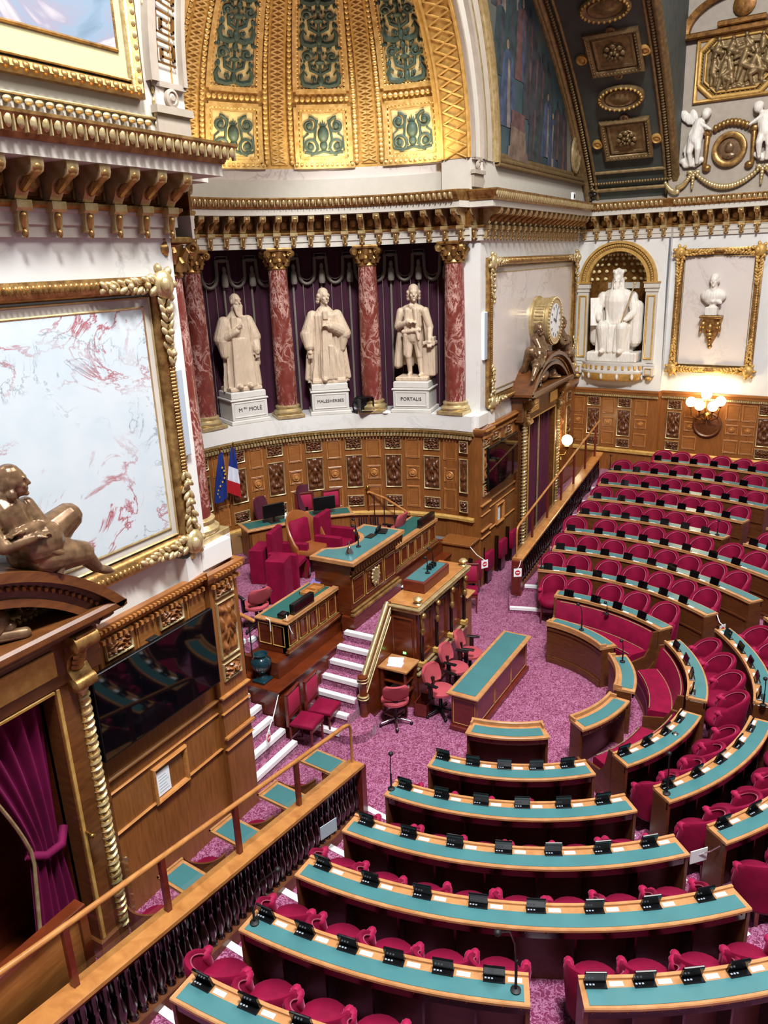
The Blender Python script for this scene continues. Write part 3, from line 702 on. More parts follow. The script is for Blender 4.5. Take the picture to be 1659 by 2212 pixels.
mb.bbox(-3, 7.36, WY - .04, WY, 9.545, 9.575, .008); structure(mb.build('trim_8', 'goldpale', smooth=50))

# ================================================================== LUNETTE, VAULT AND BACK WALL
# ---- painting over the far cornice
def lx0(z): return NX + sqrt(max(0, 5.85**2 - (z - AZ)**2))
def lx1(z): return NX + sqrt(max(0, 17.3**2 - (z + 1.6)**2))
m_, nt, b = new_mat('mural_paint'); v = coords(nt, (2.1, 1, .42)); v2 = coords(nt, (.5, 1, .5)); v3 = coords(nt, (4.5, 1, 1.3))
n1 = noise(nt, v, 1.5, 4, .6, .6); n2 = noise(nt, v2, .9, 3, .5, .4); n3 = noise(nt, v3, 1.3, 3, .5, .8)
base = ramp(nt, n2, [(.35, '#26343a'), (.5, '#3c4e52'), (.62, '#55564e'), (.75, '#7a7064')])
figs = ramp(nt, n1, [(.3, '#2b3740'), (.42, '#4a5a78'), (.5, '#6a4a44'), (.58, '#8a5a4e'), (.66, '#39484c'), (.8, '#b7a894')])
lit = ramp(nt, n3, [(.6, (0, 0, 0, 1)), (.72, (1, 1, 1, 1))])
sep = nt.nodes.new('ShaderNodeSeparateXYZ'); tc = nt.nodes.new('ShaderNodeTexCoord'); nt.links.new(tc.outputs['Object'], sep.inputs[0])
left = ramp(nt, mathn(nt, 'MULTIPLY', mathn(nt, 'ABSOLUTE', mathn(nt, 'SUBTRACT', sep.outputs[0], 19.6)), .45), [(.25, (1, 1, 1, 1)), (.95, (0, 0, 0, 1))])
nt.links.new(mix(nt, mathn(nt, 'MULTIPLY', mathn(nt, 'MULTIPLY', lit, left), .6), mix(nt, mathn(nt, 'MULTIPLY', left, .8), base, figs), lin('#c8b49c')), b.inputs['Base Color']); b.inputs['Roughness'].default_value = .6
M['mural'] = m_
t = wthing('mural_painting', 'dark curved mural of robed crowd between the golden arch and coffered band', 'painting', (20, WY, 10))
MB().grid(lambda u, v: ((lambda z: (lx0(z) + (lx1(z) - lx0(z))*u, WY - .03, z))(10.05 + 5.5*v)), 30, 30).build('canvas', 'mural', t)
mb = MB(); zs = [10.0 + .28*i for i in range(20)]
mb.tube([(lx0(z), WY - .05, z) for z in zs], .06, 8); mb.tube([(lx1(z), WY - .05, z) for z in zs], .07, 8); mb.tube([(lx1(z) - .16, WY - .04, z) for z in zs], .03, 6)
mb.tube([(lx0(10.0), WY - .05, 10.0), (lx1(10), WY - .05, 10.0)], .06, 8); mb.bbox(lx0(10) - .1, lx1(10) + .1, WY - .12, WY, 9.86, 9.94, .02); mb.bbox(lx0(10), lx1(10), WY - .06, WY, 10.04, 10.16, .02)
for z0_ in range(90):
    z = 10.05 + .06*z0_; mb.ell((lx0(z) - .09, WY - .05, z), .032, 6, 4)
mb.build('gilt_frame', 'vaultgold', t, smooth=50)
m = T(24.15, WY - .06, 10.62) @ Matrix.Rotation(pi/2, 4, 'X')
mb = MB(); mb.lathe([(.5, 0), (.5, .06), (.44, .08), (.36, .04), (.3, .06), (.2, .03), (0, .1)], n=24, mat=m, sx=.75); mb.build('round_shield', 'goldpale', t, smooth=40)
# painted figures of the crowd: robed shapes in thin paint
rr = random.Random(5); crowd = MB()
def robed_shape(mb, x, z, h, c, d):
    y = WY - .034 - d*.0008; w = h*.27
    pts = [(-w*1.1, 0), (w*1.1, 0), (w*.95, h*.35), (w*.75, h*.62), (w*.62, h*.8), (w*.25, h*.86), (-w*.25, h*.86), (-w*.62, h*.8), (-w*.8, h*.6), (-w, h*.3)]
    pts = [(x + p + rr.uniform(-.03, .03), z + q) for p, q in pts]
    mb.add([(p, y, q) for p, q in pts], [tuple(range(len(pts)))], c); hx = x + rr.uniform(-.04, .04)
    mb.add([(hx + h*.045*cos(k*pi/5), y, z + h*.92 + h*.055*sin(k*pi/5)) for k in range(10)], [tuple(range(10))], 5 if c < 3 else 4)
    mb.add([(x - w*.1, y - .0003, z), (x + w*.35, y - .0003, z), (x + w*.25, y - .0003, z + h*.75), (x, y - .0003, z + h*.78)], [(0, 1, 2, 3)], (c + 1) % 5)
n_ = 0
for (row_z, xs, h) in ((12.9, (18.0, 18.5, 19.0, 19.4, 19.9, 20.3), 1.3), (11.9, (18.3, 18.8, 19.25, 19.7, 20.2, 20.7, 21.1), 1.7), (10.9, (18.2, 18.6, 20.15, 20.6, 21.1, 21.6, 22.1), 1.9), (10.2, (18.35, 20.5, 21.0, 21.5, 22.0, 22.5, 23.0, 23.4), 1.5)):
    for x in xs:
        if lx0(row_z) + .3 < x < lx1(row_z + h) - .2: n_ += 1; robed_shape(crowd, x + rr.uniform(-.1, .1), row_z + rr.uniform(-.2, .2), h*rr.uniform(.85, 1.1), rr.choice((0, 1, 2, 3, 3, 4, 4)) if x < 20.2 else rr.choice((3, 3, 4, 4, 1)), n_)
crowd.add([(18.75, WY - .06, 10.2), (19.95, WY - .06, 10.1), (19.85, WY - .06, 10.75), (18.85, WY - .06, 10.85)], [(0, 1, 2, 3)], 6); crowd.add([(18.9, WY - .061, 10.8), (19.8, WY - .061, 10.72), (19.8, WY - .061, 11.1), (18.9, WY - .061, 11.15)], [(0, 1, 2, 3)], 0)
crowd.add([(18.6, WY - .062, 10.1), (20.1, WY - .062, 10.06), (20.0, WY - .062, 10.3), (18.7, WY - .062, 10.36)], [(0, 1, 2, 3)], 6)
def paint(nm, c): return simple(nm, c, .6, var=.45, nscale=4)
crowd.build('painted_crowd', [paint('mural_rose', '#5c413e'), paint('mural_blue', '#3d475a'), paint('mural_cream', '#776c62'), paint('mural_green', '#303b3b'), paint('mural_shade', '#3a393c'), paint('mural_skin', '#8a735f'), paint('mural_stone', '#6d5a4c')], t)

# ---- coffered barrel band rising from the corner
VC, VR = -1.6, 17.4
def vp(th, y, d=0): return (NX + (VR - d)*cos(th), y, VC + (VR - d)*sin(th))
TH0, TH1 = asin(11.05/17.4), asin(17.1/17.4)
band = thing('ceiling_vault', None, None, kind='structure'); band['_base'] = (0, 0, 0)
def yr(th): return 4.22 + .12*(th - TH0)
structure(MB().grid(lambda u, v: vp(TH0 + (TH1 - TH0)*v, 7.0 - (7.0 - yr(TH0))*u), 4, 30).build('vault_ground', 'teal_paint', band, smooth=40))
mb = MB(); mb2 = MB()
for k in range(140):
    th = TH0 + .01 + k*.0052
    for y in (6.72, 4.45): mb.ell(vp(th, y, .06), (.045, .06, .045), 6, 4)
for y, w in ((6.9, .12), (6.6, .05), (4.3, .12), (4.57, .05)):
    mb2.tube([vp(TH0 + .03*i, y, .02) for i in range(25)], w, 6)
for k in range(28): mb.ell(vp(TH0 + .035, 4.5 + .08*k, .06), (.045, .045, .045), 6, 4)
mb2.tube([vp(TH0 + .02, 4.4, .03), vp(TH0 + .02, 6.8, .03)], .06, 6); mb2.tube([vp(TH0 + .055, 4.55, .03), vp(TH0 + .055, 6.6, .03)], .05, 6)
structure(mb.build('bead_moulding', 'vaultgold', band, smooth=60)); structure(mb2.build('vault_moulding', 'vaultgold', band, smooth=60))
structure(MB().grid(lambda u, v: (lambda th: (lambda p: (p[0] + (25.6 - p[0])*u, p[1], p[2]))(vp(th, yr(th) + .0)))(TH0 + (TH1 - TH0)*v), 1, 30).build('vault_side', 'teal_paint', band))
structure(MB().add([(25.3, 4.25, 9.3), (25.3, 7, 9.3), vp(TH0, 7.0), vp(TH0, 4.25)], [(0, 1, 2, 3)]).build('vault_foot', 'greyp', band))
def on_vault(th, y): 
    p = Vector(vp(th, y)); nz = -Vector((cos(th), 0, sin(th))); xx = Vector((0, -1, 0)); yy = nz.cross(xx)   # nz to the room, xx to the image right
    return Matrix(((xx.x, -nz.x, yy.x, p.x), (xx.y, -nz.y, yy.y, p.y), (xx.z, -nz.z, yy.z, p.z), (0, 0, 0, 1)))
def flower(mb, m, r, mi):
    RX90 = m @ Matrix.Rotation(pi/2, 4, 'X')
    mb.lathe([(r, .0), (r*.9, .05), (r*.55, .03), (r*.45, .08), (0, .11)], n=14, mat=RX90, mi=mi)
    for k in range(8):
        a = k*pi/4; mb.ell((r*.72*cos(a), -.07, r*.72*sin(a)), (r*.25, .05, r*.25), 7, 5, mi, m)
    for k in range(6):
        a = k*pi/3; mb.ell((r*.28*cos(a), -.12, r*.28*sin(a)), (r*.16, .05, r*.16), 6, 5, mi, m)
mb = MB()
for k, th in enumerate((.805, .964, 1.12)):
    m = on_vault(th, 5.52 - .06*k)
    mb.frame(-.68, .68, -.66, .66, .16, .13, 0, 0, m); mb.frame(-.5, .5, -.48, .48, .1, .06, 0, 1, m); mb.box(-.5, .5, -.02, .0, -.48, .48, 0, m)
    for i in range(14):
        for q in ((-.6 + .09*i, -.58), (-.6 + .09*i, .58), (-.58, -.6 + .09*i), (.58, -.6 + .09*i)): mb.ell((q[0], -.1, q[1]), .035, 5, 4, 1, m)
    flower(mb, m, .3, 1)
structure(mb.build('square_coffer', ['vaultgold', 'vaultgold'], band, smooth=45))
mb = MB()
for k, th in enumerate((.884, 1.043)):
    m = on_vault(th, 5.5 - .06*k)
    RX90 = m @ Matrix.Rotation(pi/2, 4, 'X')
    mb.lathe([(.62, 0), (.62, .1), (.56, .13), (.5, .1), (.44, .05), (.4, .09), (.3, .06), (.2, .1), (0, .13)], n=30, mat=RX90, sy=.62)
    for i in range(26):
        a = i*2*pi/26; mb.ell((.55*cos(a), -.13, .34*sin(a)), .04, 6, 4, 1, m)
for k in range(5):
    m = on_vault(.845 + .0785*k, 5.5 - .03*k); mb.lathe([(.12, 0), (.12, .06), (.08, .08), (.05, .05), (0, .06)], n=12, mat=m @ Matrix.Rotation(pi/2, 4, 'X'))
for th, y in ((.8, 4.72), (.96, 4.72), (.8, 6.35), (.96, 6.3)):
    m = on_vault(th, y); mb.lathe([(.15, 0), (.15, .06), (.11, .08), (.08, .05), (0, .08)], n=14, mi=1, mat=m @ Matrix.Rotation(pi/2, 4, 'X'))
structure(mb.build('oval_coffer', ['vaultgold', 'goldflat'], band, smooth=45))

# ---- back wall, bay A (with the niche) and bay B (with the bust)
RZ = radians(-95.6)
MA = T(25.2, 7.0, 0, RZ); MBm = T(25.12, 4.2, 0, RZ)
def wp(m, x, y, z): return tuple(m @ Vector((x, y, z)))
NXc, NSP, NR_, NB = 1.28, 7.03, .9, 4.62          # niche centre, springing, half width, floor
mb = MB(); n = 40; pts = []
outline = [(NXc - NR_, NB)] + [(NXc - NR_*cos(pi*i/30), NSP + NR_*sin(pi*i/30)) for i in range(31)] + [(NXc + NR_, NB)]
def outer(p):
    x, z = p
    if z <= NB + .01: return (-.1 if x < NXc else 2.78, 3.7)
    if z <= NSP: return (-.1 if x < NXc else 2.78, z)
    a = atan2(z - NSP, x - NXc); c_, s_ = cos(a), sin(a); t_ = min(1.44/max(abs(c_), 1e-6), 1.5/max(s_, 1e-6)); return (NXc + t_*c_, NSP + t_*s_)
V = []; F = []
for p in outline: q = outer(p); V += [(p[0], 0, p[1]), (q[0], 0, q[1])]
for i in range(len(outline) - 1): F.append((2*i, 2*i+1, 2*i+3, 2*i+2))
V += [(NXc - NR_, 0, NB), (NXc + NR_, 0, NB), (2.78, 0, 3.7), (-.1, 0, 3.7)]; k = len(V); F.append((k-4, k-3, k-2, k-1))
V += [(2.78, 0, 3.7), (2.78, .3, 3.7), (2.78, .3, 8.6), (2.78, 0, 8.6)]; F.append((k, k+1, k+2, k+3))
mb.add(V, F, 0, MA); mb.box(-.1, 2.78, 0, .3, 8.5, 9.3, 0, MA)
bw = structure(mb.build('wall_back', 'white')); bw['_base'] = (0, 0, 0)
mb = MB()                                             # hollow of the niche
mb.grid(lambda u, v: (NXc - NR_*cos(pi*u), NR_*.75*sin(pi*u), NB + (NSP - NB)*v), 24, 2, 0, MA)
structure(mb.build('niche_hollow', 'golddark', bw, smooth=60))
mb = MB(); mb.grid(lambda u, v: (NXc - NR_*cos(pi*u)*cos(pi/2*v), NR_*.75*sin(pi*u)*cos(pi/2*v), NSP + NR_*sin(pi/2*v)), 24, 10, 0, MA)
structure(mb.build('niche_dome', 'golddark', bw, smooth=60))
mb = MB()
for i in range(9):
    u = (i + .5)/9
    for j in range(5):
        v = .06 + .17*j; w = NR_*cos(pi/2*v)*.985
        mb.ell((NXc - w*cos(pi*u), w*.75*sin(pi*u) - .015, NSP + NR_*.985*sin(pi/2*v)), (.07*cos(v*1.3), .03, .055), 6, 4, 0, MA)
structure(mb.build('niche_rosettes', 'goldcream', bw, smooth=60))
mb = MB()
def niche_ring(r0, r1, d, mi=0, nn=36):
    V = []; F = []
    for i in range(nn + 1):
        a = pi*i/nn
        for r, y in ((r0, 0), (r0, -d), (r1, -d), (r1, 0)): V.append((NXc + r*cos(a), y, NSP + r*sin(a)))
    for i in range(nn):
        for k in range(3): F.append((4*i+k, 4*i+k+1, 4*i+5+k, 4*i+4+k))
    mb.add(V, F, mi, MA)
niche_ring(.9, 1.0, .1); niche_ring(1.02, 1.12, .08); niche_ring(1.13, 1.2, .14)
for i in range(48): a = pi*(i + .5)/48; mb.ell((NXc + 1.07*cos(a), -.1, NSP + 1.07*sin(a)), .035, 6, 4, 0, MA)
structure(mb.build('niche_archivolt', 'goldflat', bw, smooth=40))
mb = MB()
for s_ in (-1, 1):
    x = NXc + s_*1.06
    mb.box(x - .17, x + .17, -.08, 0, NB, 6.75, 1, MA); mb.frame(x - .13, x + .13, NB + .12, 6.65, .05, .04, -.08, 0, MA)
    mb.box(x - .19, x + .19, -.11, 0, 6.75, 6.86, 1, MA); mb.box(x - .22, x + .22, -.15, 0, 6.86, 7.0, 1, MA); mb.box(x - .24, x + .24, -.18, 0, 7.0, 7.04, 0, MA)
structure(mb.build('niche_pilaster', ['goldflat', 'ivory'], bw, smooth=40))
mb = MB(); mb.box(NXc - NR_, NXc + NR_, .56, .62, 6.82, 7.0, 0, MA); structure(mb.build('niche_cornice', 'ivory', bw))
mb = MB()                                             # balcony shelf under the niche
mb.bbox(NXc - 1.28, NXc + 1.28, -.16, .05, 4.52, 4.6, .02, 1, MA)
for s_ in (-1, 1): mb.bbox(NXc + s_*1.14 - .16, NXc + s_*1.14 + .16, -.2, 0, 4.24, 4.52, .02, 1, MA); mb.frame(NXc + s_*1.14 - .1, NXc + s_*1.14 + .1, 4.28, 4.48, .03, .03, -.2, 0, MA); mb.ell((NXc + s_*1.14, -.1, 4.16), (.1, .1, .08), 8, 6, 0, MA)
mb.lathe([(1.02, 4.3), (1.06, 4.36), (1.02, 4.42), (1.0, 4.55), (1.05, 4.6), (1.05, 4.64), (0, 4.64)], (NXc, 0, 0), 26, pi, 2*pi, 1, MA, sy=.42)
mb.lathe([(0, 4.05), (.8, 4.05), (.95, 4.12), (1.02, 4.3)], (NXc, 0, 0), 26, pi, 2*pi, 0, MA, sy=.42)
for i in range(15):
    a = pi + pi*(i + .5)/15; mb.box(-.035, .035, -.03, .03, 4.43, 4.54, 0, MA @ T(NXc + 1.02*cos(a), .43*sin(a), 0, a + pi/2))
for i in range(6): a = pi + pi*(i + .5)/6; mb.ell((NXc + .97*cos(a), .42*sin(a), 4.2), (.05, .07, .1), 8, 6, 1, MA)
structure(mb.build('niche_balcony', ['goldflat', 'pedestal'], bw, smooth=40))
mb = MB(); mb.box(-.05, 4.4, 0, .35, 3.7, 9.3, 0, MBm); bwb = structure(mb.build('wall_back_bay', 'white')); bwb['_base'] = (0, 0, 0)
# entablature of the back wall
pA = [wp(MA, 0, 0, 0), wp(MA, 2.78, 0, 0)]; pB = [wp(MBm, .0, 0, 0), wp(MBm, 4.4, 0, 0)]
nrm = tuple((MA.to_3x3() @ Vector((0, -1, 0))))
mk = [(*wp(MA, .18 + .40*k, 0, 0)[:2], RZ) for k in range(7)] + [(*wp(MBm, .25 + .40*k, 0, 0)[:2], RZ) for k in range(10)]
dk = [(*wp(MA, .1 + .13*k, 0, 0)[:2], RZ) for k in range(20)] + [(*wp(MBm, .1 + .13*k, 0, 0)[:2], RZ) for k in range(30)]
entablature('trim_9', [(pA[0], nrm), (pA[1], nrm), (pB[0], nrm), (pB[1], nrm)], mk, dk)
# oak dado of the back wall
mb = MB(); mb.box(-.1, 2.78, -.05, .3, 0, 3.75, 0, MA); mb.box(2.74, 7.6, .22, .4, 0, 3.75, 0, MA)
bd = structure(mb.build('wall_back_dado', 'oak')); bd['_base'] = (0, 0, 0)
def bandA(name, prof, mat):
    mb = MB(); pth = [(wp(MA, 0, -.05, 0), nrm), (wp(MA, 2.78, -.05, 0), nrm), (wp(MBm, 0, .03, 0), nrm), (wp(MBm, 4.4, .03, 0), nrm)]
    structure(mb.sweep(pth, prof).build(name, mat, bd, smooth=30))
bandA('dado_cap', [(0, 3.6), (.05, 3.62), (.08, 3.7), (.1, 3.72), (.1, 3.78), (0, 3.78)], 'oakflat')
bandA('dado_base', [(0, 1.74), (.07, 1.74), (.07, 1.82), (.03, 1.86), (0, 1.86)], 'goldflat')
mb = MB()
for k in range(46): mb.box(-.025, .025, -.14, -.05, 3.55, 3.61, 0, MA @ T(.03 + .06*k, 0, 0))
for k in range(72): mb.box(-.025, .025, -.06, .03, 3.55, 3.61, 0, MBm @ T(.03 + .06*k, 0, 0))
structure(mb.build('dentil_moulding', 'goldpale', bd))
def onw(mesh, m, x, z, y, name): inst(name, mesh, bd, wp(m, x, y, z), RZ)
bp = plain_mesh('plain_panel', .4, .5); bpl = plain_mesh('plain_panel', .4, .42); bq = plain_mesh('rosette_panel', .36, .3, boss=.08)
for m, y, cx_, px_ in ((MA, -.05, (.72, 1.72), (.2, 1.22, 2.25)), (MBm, .03, (.4, 3.0), (.9, 2.1, 2.55, 3.5))):
    for x in cx_:
        onw(CM['small'], m, x, 3.2, y, 'carved_panel'); onw(CM['big'], m, x, 2.27, y, 'carved_panel'); onw(CM['low'], m, x, 1.9, y, 'carved_panel')
    for x in px_: onw(bp, m, x, 2.98, y, 'plain_panel'); onw(bq, m, x, 2.56, y, 'rosette_panel'); onw(bpl, m, x, 1.98, y, 'plain_panel')
# gilt framed marble field with the bust
t = wthing('marble_tablet', 'gilt framed marble panel with veined field behind the white portrait bust', 'wall panel', wp(MBm, 1.3, 0, 4.4), 'gilt framed marble wall panels')
def locbuild(fn, name, mats, parent, m, smooth=50):
    a = MB(); fn(a); a.v = [tuple(m @ Vector(p)) for p in a.v]; return a.build(name, mats, parent, smooth=smooth)
locbuild(lambda a: oframe(a, .16, 2.5, 4.38, 7.92, 0), 'moulded_frame', ['gold', 'goldpale'], t, MBm)
locbuild(lambda a: a.box(.4, 2.26, -.03, .01, 4.62, 7.68), 'marble_slab', 'panel_plain', t, MBm)
for (x, dx) in ((.26, 1), (2.4, -1)):
    for (z, dz) in ((4.48, 1), (7.82, -1)): locbuild(lambda a: leafclump(a, x, z, 0, dx, dz, rnd, 0), 'corner_ornament', 'goldflat', t, MBm)
t = wthing('wall_console', 'carved gilt console bracket carrying the white bust on the far wall', 'console', wp(MBm, 1.28, 0, 5.1))
def f(a):
    a.bbox(.98, 1.58, -.36, 0, 5.98, 6.06, .02); a.lathe([(.02, 5.08), (.07, 5.15), (.05, 5.22), (.12, 5.35), (.2, 5.55), (.24, 5.75), (.29, 5.9), (.3, 5.98)], (1.28, -.02, 0), 16, pi, 2*pi, sy=1.0)
    for s_ in (-1, 1): a.ell((1.28 + s_*.2, -.2, 5.8), (.1, .1, .12), 8, 6); a.ell((1.28 + s_*.26, -.22, 5.68), (.05, .06, .12), 8, 6)
    a.ell((1.28, -.27, 5.72), (.1, .08, .13), 8, 6); a.ell((1.28, -.24, 5.5), (.12, .07, .1), 8, 6); a.ell((1.28, -.16, 5.3), (.06, .05, .1), 8, 6)
locbuild(f, 'carved_bracket', 'gold', t, MBm)
def head(a, c, s, m=None, beard=0, hair=1, yaw=0, mi=0, wig=0):
    # a head about .24*s high, face towards local -y
    R = Matrix.Translation(c) @ Matrix.Rotation(yaw, 4, 'Z') @ Matrix.Scale(s, 4)
    if m is not None: R = m @ R
    a.ell((0, 0, .02), (.078, .096, .105), 14, 10, mi, R); a.ell((0, -.035, -.045), (.058, .062, .07), 12, 8, mi, R)
    a.cap((0, -.09, .02), (0, -.108, -.018), .011, .017, 8, mi, R); a.ell((0, -.08, .035), (.06, .022, .016), 8, 6, mi, R)
    for s_ in (-1, 1): a.ell((s_*.03, -.083, .014), (.016, .012, .01), 7, 5, mi, R); a.ell((s_*.08, .0, .0), (.012, .024, .034), 7, 5, mi, R); a.ell((s_*.04, -.07, -.025), (.022, .022, .02), 7, 5, mi, R)
    a.ell((0, -.088, -.052), (.026, .014, .008), 8, 5, mi, R); a.ell((0, -.086, -.065), (.022, .013, .008), 8, 5, mi, R); a.ell((0, -.078, -.095), (.025, .024, .02), 8, 6, mi, R)
    if hair:
        a.ell((0, .02, .06), (.086, .095, .085), 14, 8, mi, R)
        for k in range(9):
            q = pi*k/8; a.ell((.08*cos(q), .03 + .06*sin(q), -.0), (.028, .028, .06), 7, 5, mi, R)
    if wig:
        for s_ in (-1, 1):
            for k in range(3): a.ell((s_*.088, .02 + .015*k, .02 - .045*k), (.03, .045, .035), 8, 6, mi, R)
    if beard:
        for k in range(5): a.ell((-.04 + .02*k, -.075 - .01*(k == 2), -.11 - .03*(2 - abs(k - 2))), (.022, .025, .06 + .01*(2 - abs(k-2))), 7, 6, mi, R)
t = wthing('portrait_bust', 'white marble portrait bust on gilt console inside the far framed panel', 'bust', wp(MBm, 1.28, -.16, 6.06))
def f(a):
    head(a, (1.28, -.18, 7.02), 1.45)
    a.cap((1.28, -.14, 6.62), (1.28, -.17, 6.9), .13, .09, 12); a.ell((1.28, -.12, 6.6), (.36, .17, .22), 16, 10); a.ell((1.28, -.14, 6.5), (.26, .14, .16), 14, 8)
    a.cap((.98, -.1, 6.66), (1.5, -.24, 6.42), .07, .06, 8); a.cap((1.56, -.1, 6.66), (1.3, -.26, 6.45), .06, .05, 8)
o = locbuild(f, 'sculpted_bust', 'stone_white', t, MBm); remesh(o, .018, 2)
def f(a): a.bbox(1.12, 1.44, -.3, -.02, 6.06, 6.3, .02); a.lathe([(.13, 6.3), (.09, 6.34), (.1, 6.42)], (1.28, -.14, 0), 14)
locbuild(f, 'plinth', 'stone_white', t, MBm, 40)

# ---- seated king in the niche
t = wthing('seated_statue', 'floodlit white marble king seated with tablet and sceptre in gilded niche', 'statue', wp(MA, NXc, -.05, 4.64))
def f(a):
    cx = NXc
    a.bbox(cx - .78, cx + .78, -.32, .4, 4.64, 4.95, .03)
    a.bbox(cx - .55, cx + .55, .1, .45, 4.95, 6.2, .05)
    # lap, shins, robe
    for s_ in (-1, 1):
        a.cap((cx + s_*.2, .15, 5.68), (cx + s_*.3, -.3, 5.72), .22, .19, 12); a.cap((cx + s_*.3, -.3, 5.7), (cx + s_*.27, -.24, 5.05), .2, .15, 12); a.ell((cx + s_*.28, -.38, 4.98), (.09, .16, .07), 8, 6)
        for k in range(5): a.cap((cx + s_*(.14 + .09*k), -.38 + .03*k, 5.72), (cx + s_*(.1 + .1*k), -.34 + .03*k, 4.98), .035, .05, 6)
    for k in range(7): a.cap((cx - .18 + .06*k, -.22, 5.72), (cx - .24 + .08*k, -.28, 4.97), .05, .07, 6)
    a.cap((cx, .12, 5.75), (cx, .08, 6.5), .34, .4, 16); a.ell((cx, .08, 6.62), (.5, .24, .24), 14, 8)
    for k in range(8): a.cap((cx - .28 + .08*k, -.14, 6.65), (cx - .2 + .06*k, -.2, 5.8), .03, .045, 6)
    for s_ in (-1, 1): a.cap((cx + s_*.46, .06, 6.6), (cx + s_*.58, -.05, 6.15), .16, .14, 10); a.cap((cx + s_*.58, -.05, 6.15), (cx + s_*.42, -.35, 5.95), .13, .08, 10); a.cap((cx + s_*.62, .05, 6.3), (cx + s_*.6, .05, 5.3), .2, .22, 10)
    a.cap((cx, .05, 6.75), (cx, .02, 6.95), .13, .12, 10); head(a, (cx, -.02, 7.1), 1.55, None, 1, 1)
    a.lathe([(.15, 7.17), (.16, 7.3), (.1, 7.4), (.0, 7.46)], (cx, .02, 0), 14)
    for k in range(6): a.ell((cx + .15*cos(k*pi/3), .02 + .15*sin(k*pi/3), 7.34), (.04, .04, .07), 6, 5)
    for s_ in (-1, 1): a.cap((cx + s_*.13, .05, 7.1), (cx + s_*.17, .02, 6.72), .06, .05, 8)
    for k in range(5): a.ell((cx + .38, -.42 + .02*k, 5.94 + .012*k), (.02, .06, .016), 6, 5)
o = locbuild(f, 'robed_figure', 'stone_white', t, MA); remesh(o, .016, 1)
locbuild(lambda a: a.box(-.17, .17, -.03, .03, 0, .85, 0, T(NXc - .52, -.3, 5.75, .5) @ Matrix.Rotation(-.25, 4, 'X')), 'tablet', 'stone_white', t, MA)
locbuild(lambda a: (a.cap((NXc + .25, -.42, 5.7), (NXc + .62, -.36, 6.95), .02, .02, 8), a.ell((NXc + .63, -.36, 7.0), .045, 8, 6)), 'sceptre', 'goldpale', t, MA)

# ---- relief bay above the bust
mb = MB(); mb.box(-.3, 4.6, .12, .4, 9.3, 16, 0, MBm); rb = structure(mb.build('wall_back_upper', 'greyp')); rb['_base'] = (0, 0, 0)
mb = MB()
V = []; F = []; n = 24
for i in range(n + 1):
    a = pi*i/n
    for r, y in ((1.35, .12), (1.35, -.05), (1.55, -.1), (1.6, .12)): V.append((1.35 + r*cos(a), y, 13.4 + r*.62*sin(a)))
for i in range(n):
    for k in range(3): F.append((4*i+k, 4*i+k+1, 4*i+5+k, 4*i+4+k))
mb.add(V, F, 0, MBm); mb.bbox(-.25, 2.95, -.12, .12, 13.3, 13.45, .03, 0, MBm); mb.bbox(.75, 1.95, -.14, .12, 13.47, 13.62, .03, 0, MBm)
mb.lathe([(.28, 0), (.28, .06), (.2, .1), (0, .08)], n=16, mat=MBm @ T(1.35, .1, 13.95) @ Matrix.Rotation(pi/2, 4, 'X'))
structure(mb.build('relief_pediment', 'golddark', rb, smooth=40))
octp = [(-.98, -.4), (-.98, .4), (-.6, .76), (.6, .76), (.98, .4), (.98, -.4), (.6, -.76), (-.6, -.76)]
t = wthing('octagonal_relief', 'gilded octagonal relief of seated figures high on the far wall', 'relief', wp(MBm, 1.32, .12, 11.8))
def f(a):
    for sc, w, d in ((1.0, .12, .1), (.84, .06, .14)):
        for i in range(8):
            p, q = octp[i], octp[(i+1) % 8]
            a.tube([(1.32 + p[0]*sc, .12 - d*.5, 12.58 + p[1]*sc), (1.32 + q[0]*sc, .12 - d*.5, 12.58 + q[1]*sc)], w*.55, 8)
            for k in range(9):
                u = (k + .5)/9; a.ell((1.32 + (p[0]+(q[0]-p[0])*u)*.92, .05, 12.58 + (p[1]+(q[1]-p[1])*u)*.92), .03, 5, 4)
    a.frame(.22, 2.42, 11.72, 13.32, .1, .1, .12)
locbuild(f, 'moulded_frame', 'goldflat', t, MBm)
def f(a):
    a.prism([(1.32 + x*.82, 12.58 + z*.82) for x, z in octp], 0, .05, mat=T(0, .12, 0) @ Matrix.Rotation(pi/2, 4, 'X'))
    for (x, z, h, ln) in ((.7, 12.5, .62, .1), (.92, 12.4, .7, .25), (1.16, 12.5, .62, -.2), (1.42, 12.62, .72, .3), (1.66, 12.5, .6, .35), (1.88, 12.45, .62, -.25), (2.02, 12.6, .5, .1), (1.1, 12.95, .36, .2), (1.6, 13.0, .32, -.3), (.74, 12.98, .34, .2), (1.9, 12.95, .34, 0)):
        a.cap((x, .05, z - h*.1), (x + ln*.3, .03, z + h*.28), .1, .085, 10); a.ell((x + ln*.36, .0, z + h*.28 + .13), (.055, .06, .07), 9, 7)
        a.cap((x, .05, z - h*.1), (x + ln*.9, -.0, z - h*.3), .09, .065, 9); a.cap((x + ln*.9, .0, z - h*.3), (x + ln*.7, .03, z - h*.62), .06, .04, 8); a.cap((x, .06, z - h*.1), (x - ln*.3, .04, z - h*.6), .08, .05, 8)
        a.cap((x + ln*.3, .02, z + h*.24), (x + ln*1.1, -.01, z + h*.05), .045, .035, 8); a.cap((x + ln*.2, .03, z + h*.22), (x - ln*.6, .0, z + h*.1), .045, .035, 8)
    for k in range(14): a.ell((.6 + .11*k, .07, 12.02 + .03*sin(k*2.1)), (.08, .06, .05), 7, 5)
o = locbuild(f, 'relief_scene', 'vaultgold', t, MBm); remesh(o, .016, 2)
